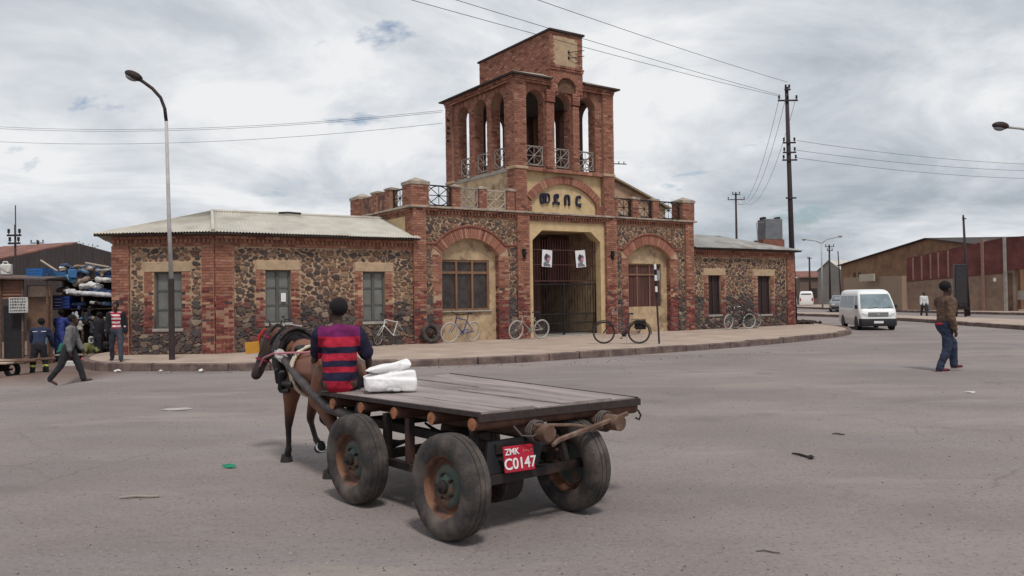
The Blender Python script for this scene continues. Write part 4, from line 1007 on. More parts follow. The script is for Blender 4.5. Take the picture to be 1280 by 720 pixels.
# ------------------------------------------------------------------ the horse cart (local x across, y towards the horse)
CART = Matrix.Translation((-.235, 5.35, 0)) @ Matrix.Rotation(R(40), 4, 'Z')
cart = empty('horse_cart', (-.235, 5.35, 0), R(40), 'flat four wheeled wooden cart with worn grey plank bed and red number plate', 'cart')
CWd, CLn = 1.55, 2.12
def front(x): return 2.28+.22*x/CWd      # the bed's front edge is cut askew
def bedz(x, y):
    a, b = x/CWd, y/2.4; return .84*(1-a)*(1-b)+.80*a*(1-b)+.795*(1-a)*b+.825*a*b
def build_cart():
    rn = random.Random(4); n = 6; pw = CWd/n
    for i in range(n):
        fe = front((i+.5)*pw)+rn.uniform(-.02, .02); cuts = [0, fe] if i % 2 == 0 else [0, rn.uniform(.8, 1.4), fe]
        for a, b in zip(cuts, cuts[1:]):
            x0, x1 = i*pw+.007, (i+1)*pw-.007; ext0 = rn.uniform(-.03, .012) if a == 0 else .005; mb = MB(); th = .034; dz = rn.uniform(-.007, .007)
            q = [(x0, a+ext0), (x1, a+ext0+rn.uniform(-.008, .008)), (x1, b-.004), (x0, b-.004)]
            top = [(x+(.004 if j in (0, 3) else -.004), y, bedz(x, y)+dz) for j, (x, y) in enumerate(q)]
            mid = [(x, y, bedz(x, y)+dz-.005) for x, y in q]; bot = [(x, y, bedz(x, y)+dz-th) for x, y in q]
            mb.add(bot+mid+top, [(3, 2, 1, 0), (8, 9, 10, 11)] + [(j, (j+1) % 4, 4+(j+1) % 4, 4+j) for j in range(4)] + [(4+j, 4+(j+1) % 4, 8+(j+1) % 4, 8+j) for j in range(4)])
            mb.build('plank', M['planks'], cart)
    # grimy edge battens
    for p, q in (((-.012, -.02), (-.012, front(0))), ((CWd+.012, -.02), (CWd+.012, front(CWd)))):
        mb = MB(); s = .012
        mb.hexa([(p[0]-s, p[1], bedz(*p)-.034), (p[0]+s, p[1], bedz(*p)-.034), (q[0]+s, q[1], bedz(*q)-.034), (q[0]-s, q[1], bedz(*q)-.034), (p[0]-s, p[1], bedz(*p)-.003), (p[0]+s, p[1], bedz(*p)-.003), (q[0]+s, q[1], bedz(*q)-.003), (q[0]-s, q[1], bedz(*q)-.003)])
        mb.build('edge_batten', M['plank_edge'], cart)
    mb = MB(); mb.hexa([(-.02, -.045, .775), (CWd+.02, -.045, .735), (CWd+.02, -.02, .735), (-.02, -.02, .775), (-.02, -.045, .825), (CWd+.02, -.045, .787), (CWd+.02, -.02, .787), (-.02, -.02, .825)]); mb.build('edge_batten', M['plank_edge'], cart)
    # cross logs under the bed, end grain showing on the left
    for y in (.03, .52, 1.02, 1.52, 2.02):
        mb = MB(); z0, z1 = bedz(0, y)-.088, bedz(CWd, y)-.088; x0, x1 = -.025, CWd+.02
        pts = [(x0+(x1-x0)*t, y+rn.uniform(-.012, .012), z0+(z1-z0)*t+rn.uniform(-.006, .006)) for t in (0, .2, .4, .6, .8, 1)]
        mb.path(pts, [.046*rn.uniform(.9, 1.1) for _ in pts], 10); lg = mb.build('cross_log', M['log'], cart, smooth=True, auto=50)
        e = MB(); p = pts[0]; e.tube((p[0]-.004, p[1], p[2]), (p[0]+.01, p[1], p[2]), .044, n=10); e.build('log_end', M['log_end'], lg)
    # two long poles that stick out at the back
    for x, y0, y1, z, r in ((.46, -.20, 2.05, .665, .062), (1.12, -.24, 2.05, .66, .058)):
        mb = MB(); pts = [(x+rn.uniform(-.01, .01), y0+(y1-y0)*t, z+rn.uniform(-.008, .008)) for t in (0, .15, .4, .6, .8, 1)]
        mb.path(pts, [r*rn.uniform(.92, 1.08) for _ in pts], 10); mb.build('long_pole', M['logwood'], cart, smooth=True, auto=50)
    mb = MB(); mb.path([(1.28, -.16, .71), (.9, -.19, .66), (.5, -.24, .62), (.42, -.27, .60)], [.018, .02, .02, .014], 6); mb.build('tied_branch', M['logwood'], cart)
    mb = MB(); mb.path([(.38, -.12, .72), (.7, -.16, .69), (1.0, -.15, .63), (1.08, -.1, .62)], .012, 6); mb.build('tied_branch', M['logwood'], cart)
    rp = MB()      # rope and wire lashings
    for x, y in ((.46, -.08), (1.12, -.1)):
        rp = MB()
        for d in (0, .022, .045): rp.path([(x+.072*math.cos(t), y+d, .663+.072*math.sin(t)) for t in [2*math.pi*i/12 for i in range(12)]], .009, 5, closed=True)
        rp.build('rope_lashing', mat('old_rope', (.09, .075, .07), .95), cart)
    rp = MB(); rp.path([(.26, -.05, .72), (.30, -.09, .655), (.37, -.12, .645), (.42, -.12, .66)], .007, 5)
    rp.build('loose_rope', mat('old_rope', (.09, .075, .07), .95), cart)
    hk = MB(); hk.path([(CWd-.02, -.05, .70), (CWd-.0, -.06, .66), (CWd-.03, -.07, .63), (CWd-.06, -.06, .645)], .008, 5); hk.build('hook', M['steel_dark'], cart)
    # steel chassis
    ch = MB()
    for x in (.18, .70): ch.box(x-.03, x+.03, .0, 1.75, .535, .60)
    for y in (.05, .75, 1.6): ch.box(.21, .67, y-.03, y+.03, .54, .595)
    ch.build('chassis', M['steel_dark'], cart)
    for y in (.12, 1.38):
        ax = MB(); ax.box(-.06, .86, y-.032, y+.032, .315, .385); ax.tube((-.13, y, .35), (.93, y, .35), .024, n=8); ax.build('axle', M['steel_dark'], cart)
    for y in (.12, 1.38):
        for x in (.18, .70):
            sp = MB()      # leaf spring pack
            hl_ = .13 if y < 1 else .28
            for k in range(4): sp.path([(x, y-hl_*(1-.15*k), .50-.014*k), (x, y, .42+.016*k-.02), (x, y+.30-.05*k, .50-.014*k)], .014, 4)
            sp.build('leaf_spring', M['steel_dark'], cart)
    fr = MB(); fr.box(.02, .07, .88, .94, .32, .70); fr.box(.02, .07, .70, 1.30, .30, .355); fr.box(.02, .07, 1.2, 1.26, .355, .70); fr.build('brake_frame', M['steel_dark'], cart)
    st = MB(); st.hexa([(.02, .0, .36), (.06, .0, .36), (.06, .05, .36), (.02, .05, .36), (.06, .16, .72), (.10, .16, .72), (.10, .20, .72), (.06, .20, .72)]); st.build('strut', M['steel_dark'], cart)
    st = MB(); st.hexa([(.80, .0, .36), (.84, .0, .36), (.84, .05, .36), (.80, .05, .36), (.86, .16, .70), (.90, .16, .70), (.90, .20, .70), (.86, .20, .70)]); st.build('strut', M['steel_dark'], cart)
    tbm = MB(); tbm.hexa([(-.02, -.04, .345), (.93, -.04, .345), (.93, .0, .345), (-.02, .0, .345), (-.02, -.04, .405), (.93, -.04, .405), (.93, .0, .405), (-.02, .0, .405)]); tbm.build('rear_bar', M['steel_dark'], cart)
    tk = MB(); tk.lathe([(0, -.11), (.13, -.11), (.17, -.08), (.17, .08), (.13, .11), (0, .11)], 20, 'X'); tk.build('differential', M['steel_dark'], cart, smooth=True, auto=40, loc=(.30, .16, .34))
    bd = MB(); bd.hexa([(.05, -.005, .41), (.52, -.005, .41), (.52, .02, .41), (.05, .02, .41), (.10, .03, .62), (.62, .03, .62), (.62, .055, .62), (.10, .055, .62)]); bd.build('tail_board', M['plastic_black'], cart)
    # number plate
    pl = MB(); pl.bevbox(-.135, .135, -.006, .006, 0, .175, .005); p = pl.build('number_plate', M['plate_red'], cart, loc=(.285, -.085, .415), rot=(R(-9), R(2), 0))
    text_mesh('C0147', .105, .002, .0012, 'plate_text', M['white'], p, Matrix.Translation((0, -.009, .022)) @ Matrix.Rotation(R(90), 4, 'X'))
    text_mesh('ZMK', .06, .002, .0008, 'plate_text', M['white'], p, Matrix.Translation((-.065, -.009, .118)) @ Matrix.Rotation(R(90), 4, 'X'))
    sm = MB()      # worn-off marks, no longer readable
    for k in range(4): sm.box(.035+.022*k, .047+.022*k+.004*(k % 2), -.0085, -.0062, .126+.004*(k % 2), .146-.005*(k % 3))
    sm.build('worn_print', mat('faded_pink', (.50, .12, .13), .6), p)
    # wheels
    def wheel(x, y, flip):
        w = empty('wheel'); w.parent = cart; w.location = (x, y, .35); w.rotation_euler = (0, R(rn.uniform(-2, 2)), R(180) if flip else R(rn.uniform(-1.5, 1.5)))
        t = MB(); hw = .098
        prof = [(.205, -.07), (.222, -.088), (.27, -hw), (.312, -.093), (.335, -.078), (.346, -.05), (.3475, -.026), (.341, -.024), (.341, -.018), (.349, -.016), (.350, 0), (.349, .016), (.341, .018), (.341, .024), (.3475, .026), (.346, .05), (.335, .078), (.312, .093), (.27, hw), (.222, .088), (.205, .07)]
        t.lathe(prof, 48, 'X', closed=True)
        # shoulder lugs
        for i in range(54):
            a = 2*math.pi*i/54
            for sx in (-1, 1):
                ca_, sa = math.cos(a), math.sin(a); tx = Vector((0, -sa, ca_)); rd = Vector((0, ca_, sa)); o = rd*.3345+Vector((sx*.072, 0, 0))
                A = [o-tx*.011-rd*.018+Vector((sx*.014, 0, 0)), o+tx*.011-rd*.018+Vector((sx*.014, 0, 0)), o+tx*.011+rd*.006, o-tx*.011+rd*.006]; B = [p-Vector((sx*.03, 0, 0)) for p in A]
                t.hexa([*A, *B] if sx > 0 else [*B, *A])
        t.build('tyre', M['rubber'], w, smooth=True, auto=35)
        r_ = MB(); r_.lathe([(.207, -.072), (.200, -.062), (.192, -.05), (.188, -.015), (.180, -.002), (.168, .004), (.15, -.010), (.142, -.022)], 40, 'X'); r_.lathe([(.207, .07), (.195, .06), (.188, .015), (.18, 0)], 40, 'X'); r_.build('rim', M['rim_rust'], w, smooth=True, auto=50)
        d = MB(); d.lathe([(.143, -.021), (.125, -.032), (.10, -.036), (.085, -.03), (.07, -.05), (.045, -.052)], 40, 'X'); d.lathe([(.15, .0), (.10, -.01), (.05, .02), (0, .02)], 32, 'X'); d.build('wheel_disc', M['rim_green'], w, smooth=True, auto=50)
        h = MB(); h.lathe([(.046, -.045), (.046, -.075), (.036, -.085), (.022, -.09), (.022, -.105), (0, -.108)], 16, 'X')
        for i in range(5):
            a = 2*math.pi*i/5; h.tube((-.03, .078*math.cos(a), .078*math.sin(a)), (-.062, .078*math.cos(a), .078*math.sin(a)), .011, n=6)
        h.build('hub', M['steel_dark'], w, smooth=True, auto=40)
    wheel(-.145, .13, False); wheel(-.14, 1.39, False); wheel(.95, .11, True); wheel(.95, 1.37, True)
    # shafts: from the fore-carriage along both flanks of the horse
    inv = CART.inverted()
    for pts, nm in (([(-1.30, 6.72, .60), (-1.62, 7.02, .66), (-1.98, 7.47, .86), (-2.22, 7.80, 1.03), (-2.36, 7.98, 1.11)], 'shaft'), ([(-.72, 7.12, .60), (-1.05, 7.45, .70), (-1.42, 7.9, .90), (-1.72, 8.28, 1.06)], 'shaft')):
        mb = MB(); mb.path([inv @ Vector(p) for p in pts], [.05, .045, .04, .036, .034][:len(pts)], 10); s = mb.build(nm, mat('shaft_steel', (.075, .06, .062), .5, metal=.3, var=.4, vscale=8), cart, smooth=True)
    tie = MB(); a = inv @ Vector((-2.30, 7.90, 1.08)); b = inv @ Vector((-2.22, 7.80, 1.03))
    for t in (0, .25, .5, .75, 1): c = a.lerp(b, t); tie.ball(c, .05*(1 if t not in (0, 1) else .8), 8, 6, rough=.2, rn=rn)
    tie.build('shaft_tie', mat('pale_rag', (.40, .36, .34), .95, var=.2), cart)
    fb = MB(); fb.tube(inv @ Vector((-1.34, 6.70, .56)), inv @ Vector((-.70, 7.14, .56)), .05, n=10); fb.tube(inv @ Vector((-1.30, 6.76, .50)), inv @ Vector((-1.26, 6.80, .72)), .07, n=10); fb.build('fore_carriage', M['plastic_black'], cart)
build_cart()
# ------------------------------------------------------------------ white sack on the bed
def build_sack():
    """woven plastic sack folded over itself: crisp, irregular facets"""
    import bmesh
    rn = random.Random(15); bm = bmesh.new()
    def hull(c, sx, sy, sz, n, tilt):
        b2 = bmesh.new(); T = Matrix.Translation(c) @ Matrix.Rotation(R(tilt), 4, 'Y')
        for _ in range(n):
            v = Vector((rn.uniform(-1, 1), rn.uniform(-1, 1), rn.uniform(-1, 1))); m_ = max(abs(v.x), abs(v.y), abs(v.z)); v /= m_; b2.verts.new(T @ Vector((v.x*sx, v.y*sy, v.z*sz)))
        bmesh.ops.convex_hull(b2, input=b2.verts[:]); loose = [v for v in b2.verts if not v.link_faces]; bmesh.ops.delete(b2, geom=loose, context='VERTS')
        me = bpy.data.meshes.new('t'); b2.to_mesh(me); b2.free(); bm.from_mesh(me); bpy.data.meshes.remove(me)
    hull((0, 0, .062), .215, .125, .062, 34, 2); hull((.015, .01, .10), .19, .11, .05, 26, -5); hull((-.06, .02, .165), .15, .085, .042, 26, -12); hull((.05, .02, .19), .13, .075, .032, 22, -18)
    me = bpy.data.meshes.new('sack'); bm.to_mesh(me); bm.free(); me.materials.append(M['sack']); s = bpy.data.objects.new('sack', me); col.objects.link(s)
    m = s.modifiers.new('fuse', 'REMESH'); m.mode = 'VOXEL'; m.voxel_size = .007; m.use_smooth_shade = True
    m = s.modifiers.new('soften', 'SMOOTH'); m.factor = .5; m.iterations = 2
    t = bpy.data.textures.new('creases', 'MARBLE'); t.noise_scale = .2; t.turbulence = 10; t.marble_type = 'SHARPER'
    m = s.modifiers.new('folds', 'DISPLACE'); m.texture = t; m.strength = .012; m.mid_level = .5; m.texture_coords = 'LOCAL'
    m = s.modifiers.new('soften2', 'SMOOTH'); m.factor = .5; m.iterations = 1
    s.matrix_world = Matrix.Translation((-1.04, 6.80, .828)) @ Matrix.Rotation(R(16), 4, 'Z')
    tag(s, 'crumpled white plastic sack folded on the cart bed beside the driver', 'sack')
build_sack()
# ------------------------------------------------------------------ the horse (local x right, y forward)
def horse_mat():
    m = bpy.data.materials.new('bay_coat'); m.use_nodes = True; nt = m.node_tree; N = nt.nodes.new; L = nt.links.new
    b = nt.nodes['Principled BSDF']; b.inputs['Roughness'].default_value = .55; b.inputs['Specular IOR Level'].default_value = .35
    tc = N('ShaderNodeTexCoord'); sp = N('ShaderNodeSeparateXYZ'); L(tc.outputs['Object'], sp.inputs[0]); nz = N('ShaderNodeTexNoise'); nz.inputs['Scale'].default_value = 7; L(tc.outputs['Object'], nz.inputs[0])
    def rng(src, a, b_):
        ad = N('ShaderNodeMath'); ad.operation = 'MULTIPLY_ADD'; ad.inputs[1].default_value = .16; L(nz.outputs[0], ad.inputs[0]); L(src, ad.inputs[2])
        r = N('ShaderNodeMapRange'); r.inputs[1].default_value = a; r.inputs[2].default_value = b_; L(ad.outputs[0], r.inputs[0]); return r.outputs[0]
    def mix(f, a, b_):
        x = N('ShaderNodeMixRGB'); L(f, x.inputs[0])
        for i, q in ((1, a), (2, b_)):
            if isinstance(q, tuple): x.inputs[i].default_value = (*q, 1)
            else: L(q, x.inputs[i])
        return x.outputs[0]
    c = mix(rng(sp.outputs[2], .42, .72), (.018, .011, .011), (.175, .072, .042))      # black points below the knee
    c = mix(rng(sp.outputs[1], .95, 1.16), c, (.030, .017, .015))                        # dark head
    L(c, b.inputs['Base Color']); return m
HORSE = Matrix.Translation((-1.78, 7.587, 0)) @ Matrix.Rotation(R(38), 4, 'Z')
def build_horse():
    b = MB()
    caps(b, (0, -.28, .93), .205, (0, .30, .91), .22, 1.0); caps(b, (0, .30, .93), .205, (0, .48, .90), .175); caps(b, (0, -.36, .97), .19, (0, -.28, .95), .195); caps(b, (0, -.1, .84), .18, (0, .25, .82), .17)
    caps(b, (0, .35, 1.05), .13, (0, .46, 1.08), .14)
    caps(b, (0, .42, .98), .175, (-.01, .70, 1.10), .135, .8, (0, 0, 1)); caps(b, (-.01, .70, 1.11), .135, (-.03, 1.0, 1.235), .10, .75, (0, 0, 1)); caps(b, (-.03, 1.0, 1.235), .095, (-.04, 1.09, 1.255), .08)
    caps(b, (-.04, 1.08, 1.25), .10, (-.11, 1.16, 1.06), .092, .8, (0, 1, 0)); caps(b, (-.06, 1.07, 1.15), .09, (-.10, 1.10, 1.05), .08, .75, (0, 1, 0)); caps(b, (-.11, 1.16, 1.06), .085, (-.19, 1.18, .875), .062, .85, (0, 1, 0)); caps(b, (-.19, 1.175, .875), .066, (-.215, 1.175, .825), .056)
    for s in (-1, 1): caps(b, (-.04+s*.045, 1.07, 1.31), .026, (-.05+s*.075, 1.075, 1.405), .010, .55, (1, 0, 0)); caps(b, (-.08+s*.06, 1.15, 1.165), .022, (-.08+s*.062, 1.16, 1.155), .02)
    # forelegs: left planted, right lifted
    caps(b, (-.13, .42, .82), .115, (-.135, .47, .62), .075); caps(b, (-.135, .47, .62), .072, (-.13, .53, .41), .044); caps(b, (-.13, .53, .42), .046, (-.13, .545, .37), .040); caps(b, (-.13, .545, .38), .033, (-.13, .55, .14), .029); caps(b, (-.13, .55, .13), .036, (-.13, .59, .055), .036)
    caps(b, (.13, .42, .82), .115, (.13, .50, .62), .075); caps(b, (.13, .50, .62), .07, (.125, .60, .42), .045); caps(b, (.125, .605, .42), .045, (.125, .60, .38), .040); caps(b, (.125, .60, .38), .032, (.12, .47, .21), .028); caps(b, (.12, .47, .21), .034, (.12, .40, .175), .034)
    # hind legs with stifle and hock
    for s, dy in ((-1, .0), (1, -.16)):
        caps(b, (s*.11, -.34, .90), .155, (s*.135, -.22+dy*.3, .70), .115); caps(b, (s*.135, -.22+dy*.3, .70), .10, (s*.13, -.48+dy*.7, .45), .05); caps(b, (s*.13, -.49+dy*.7, .45), .05, (s*.13, -.47+dy*.8, .38), .042); caps(b, (s*.13, -.47+dy*.8, .38), .036, (s*.13, -.42+dy, .13), .031); caps(b, (s*.13, -.42+dy, .13), .038, (s*.13, -.38+dy, .055), .037)
    h = blob(b, 'horse', horse_mat(), None, .016, 5); h.matrix_world = HORSE
    tag(h, 'small harnessed bay horse with dark lowered head pulling the cart', 'horse')
    hoofm = mat('hoof_horn', (.022, .018, .018), .6, var=.3)
    for x, y, z, tl in ((-.13, .605, 0, 0), (.13, -.54, 0, 0), (-.13, -.36, 0, 0)):
        f = MB(); f.lathe([(0, 0), (.062, 0), (.060, .012), (.045, .075), (0, .075)], 14); f.build('hoof', hoofm, h, smooth=True, auto=40, loc=(x, y, z))
    f = MB(); f.lathe([(0, .006), (.05, .006), (.056, 0), (.062, 0), (.060, .012), (.045, .075), (0, .075)], 14); ho = f.build('hoof', hoofm, h, smooth=True, auto=40, loc=(.12, .335, .135), rot=(R(118), 0, 0)); ho.rotation_euler = (R(-112), 0, 0); ho.location = (.12, .345, .150)
    sh = MB(); sh.path([(.053*math.sin(a), .053*math.cos(a), -.004) for a in [R(-140+28*i) for i in range(11)]], .009, 6); sh.build('horseshoe', M['chrome'], ho)
    mn = MB(); rn = random.Random(2)
    for i in range(110):
        t = i/109; p = Vector((0, .46, 1.2)).lerp(Vector((-.03, 1.08, 1.35)), t); d = Vector((rn.uniform(-.15, .09), rn.uniform(-.05, .03), -rn.uniform(.07, .20))); mn.path([p, p+d*.5+Vector((.0, 0, .02)), p+d], [.02, .016, .004], 5)
    mn.build('mane', M['hair'], h, smooth=True)
    tl = MB()
    for i in range(22):
        a = Vector((rn.uniform(-.02, .02), -.54, 1.02)); tl.path([a, a+Vector((rn.uniform(-.03, .03), -.09, -.12)), a+Vector((rn.uniform(-.06, .06), -.08, -.40)), a+Vector((rn.uniform(-.07, .07), -.05, -.62))], [.022, .022, .018, .004], 5)
    tl.build('tail', M['hair'], h, smooth=True)
    leather = mat('black_leather', (.017, .015, .018), .55, var=.4, vscale=12); strapw = mat('cream_webbing', (.50, .43, .33), .9, var=.25, vscale=14)
    # padded collar with hames
    def ring(cy, cz, rx, rz, tr, tilt, a0=0, a1=360, n=28, cx=0):
        out = []
        for i in range(n+1):
            t = R(a0+(a1-a0)*i/n); out.append((cx+rx*math.cos(t), cy+tilt*math.sin(t), cz+rz*math.sin(t)))
        return out
    c = MB(); c.path(ring(.60, 1.0, .215, .265, .06, .10)[:-1], .055, 10, closed=True); c.build('collar', leather, h, smooth=True)
    c = MB(); c.path(ring(.655, 1.0, .22, .27, .06, .10, -60, 240), .022, 6); c.path(ring(.55, 1.02, .235, .285, .06, .10, -40, 220), .020, 6); c.build('hames', M['steel_dark'], h, smooth=True)
    c = MB(); c.path(ring(.57, 1.03, .245, .29, 0, .10, 60, 130), .012, 5); c.path(ring(.53, 1.03, .24, .28, 0, .10, 70, 140), .012, 5); c.build('collar_trim', M['steel_dark'], h, smooth=True)
    sd = MB(); caps(sd, (-.12, .30, 1.13), .06, (.12, .30, 1.13), .06, .6); caps(sd, (-.17, .34, 1.06), .05, (-.2, .34, .96), .045, .6); blob(sd, 'saddle_pad', leather, h, .014, 4, disp=.02)
    g = MB()
    for dy in (-.022, .022): g.path(ring(.22+dy, .91, .238, .245, 0, .02)[:-1], .013, 5, closed=True)
    for i in range(24):
        t0 = 2*math.pi*i/24; t1 = 2*math.pi*(i+1)/24
        P_ = lambda t, dy: (.245*math.cos(t), .22+dy+.02*math.sin(t), .91+.252*math.sin(t)); g.add([P_(t0, -.026), P_(t1, -.026), P_(t1, .026), P_(t0, .026)], [(0, 1, 2, 3)])
    g.build('girth_strap', strapw, h)
    bs = MB(); bs.path([(-.24, .2, .80), (-.25, .42, .80), (-.19, .60, .80), (0, .69, .80), (.19, .60, .80), (.25, .42, .80), (.24, .2, .80)], .028, 6); bs.path([(-.25, .25, .74), (-.24, .45, .72), (-.17, .58, .73)], .022, 6); bs.build('breast_strap', leather, h, smooth=True)
    tug = MB(); caps(tug, (-.26, .36, .90), .05, (-.25, .42, .74), .04, .5); caps(tug, (-.25, .52, .92), .035, (-.23, .55, .80), .03, .6); blob(tug, 'tug_pad', leather, h, .012, 3)
    hl = MB()      # bridle
    def hr(cx, cy, cz, r, ax):
        ax = Vector(ax).normalized(); a = Vector((1, 0, 0)); a = (a-ax*a.dot(ax)).normalized(); b_ = ax.cross(a); return [Vector((cx, cy, cz))+a*(r*math.cos(t))+b_*(r*1.08*math.sin(t)) for t in [2*math.pi*i/16 for i in range(16)]]
    hl.path(hr(-.145, 1.165, .975, .070, (.32, -.08, .94)), .011, 5, closed=True); hl.path(hr(-.06, 1.10, 1.20, .092, (.3, -.2, .9)), .011, 5, closed=True); hl.build('bridle', mat('crimson_webbing', (.20, .014, .045), .8), h)
    ck = MB(); ck.path([(-.10, 1.075, 1.24), (-.145, 1.10, 1.12), (-.175, 1.13, .99)], .012, 5); ck.build('cheek_strap', mat('green_webbing', (.01, .17, .12), .7), h)
    ck = MB(); ck.path([(-.115, 1.17, 1.30), (-.16, 1.22, 1.22), (-.165, 1.235, 1.15)], .017, 5); ck.build('brow_strap', mat('scarlet_webbing', (.45, .03, .03), .7), h)
    bl = MB(); bl.add([(-.185, 1.17, 1.175), (-.325, 1.19, 1.165), (-.315, 1.19, 1.045), (-.175, 1.175, 1.055), (-.185, 1.176, 1.175), (-.325, 1.196, 1.165), (-.315, 1.196, 1.045), (-.175, 1.181, 1.055)], [(0, 1, 2, 3), (7, 6, 5, 4), (0, 4, 5, 1), (1, 5, 6, 2), (2, 6, 7, 3), (3, 7, 4, 0)]); bl.build('blinker', mat('yellow_blinker', (.62, .30, .045), .6, var=.15), h)
    inv = HORSE.inverted()
    re = MB(); re.path([(-.19, 1.16, .90), (-.26, .85, 1.02), (-.27, .55, 1.08), inv @ Vector((-1.70, 7.35, 1.12)), inv @ Vector((-1.66, 7.22, 1.10))], .010, 5); re.path([(-.08, 1.16, .90), (.12, .8, 1.1), (.1, .4, 1.2), inv @ Vector((-1.58, 7.25, 1.10))], .010, 5); re.build('reins', mat('pink_rope', (.48, .19, .23), .8), h)
build_horse()
# ------------------------------------------------------------------ the driver
navy = (.018, .016, .040); red = (.36, .018, .040); purple = (.135, .014, .085)
shirt = band_mat('striped_shirt', [(-9, red), (.10, navy), (.172, red), (.218, navy), (.27, red), (.335, navy), (.392, red), (.480, purple)], sleeve=(.018, .016, .035), sx=.178)
def driver_extra(o, P, J, k, pel, chest, neck, up, hv):
    c = MB(); cc = P(neck-up*.015); c.path([cc+Vector((.068*math.cos(t), .06*math.sin(t), .012*math.sin(t))) for t in [2*math.pi*i/16 for i in range(16)]], .009, 6, closed=True); c.build('collar_trim', mat('orange_trim', (.42, .14, .06), .8), o)
person('cart driver in a red and navy striped shirt seen from behind', (-1.50, 6.96, .80), 104, 1.53, lean=7, twist=2, head=(40, -6), legL=(86, 66, 3), legR=(84, 62, 14), armL=(30, 9, 55), armR=(10, 22, 38), top=shirt, top_name='shirt', long=False,
       trousers=cloth('black_trousers', (.016, .015, .02)), shoes=cloth('dark_shoe', (.02, .018, .02)), hair='short', sit=True, voxel=.010, bulk=.036, hem=.05, extra=driver_extra)
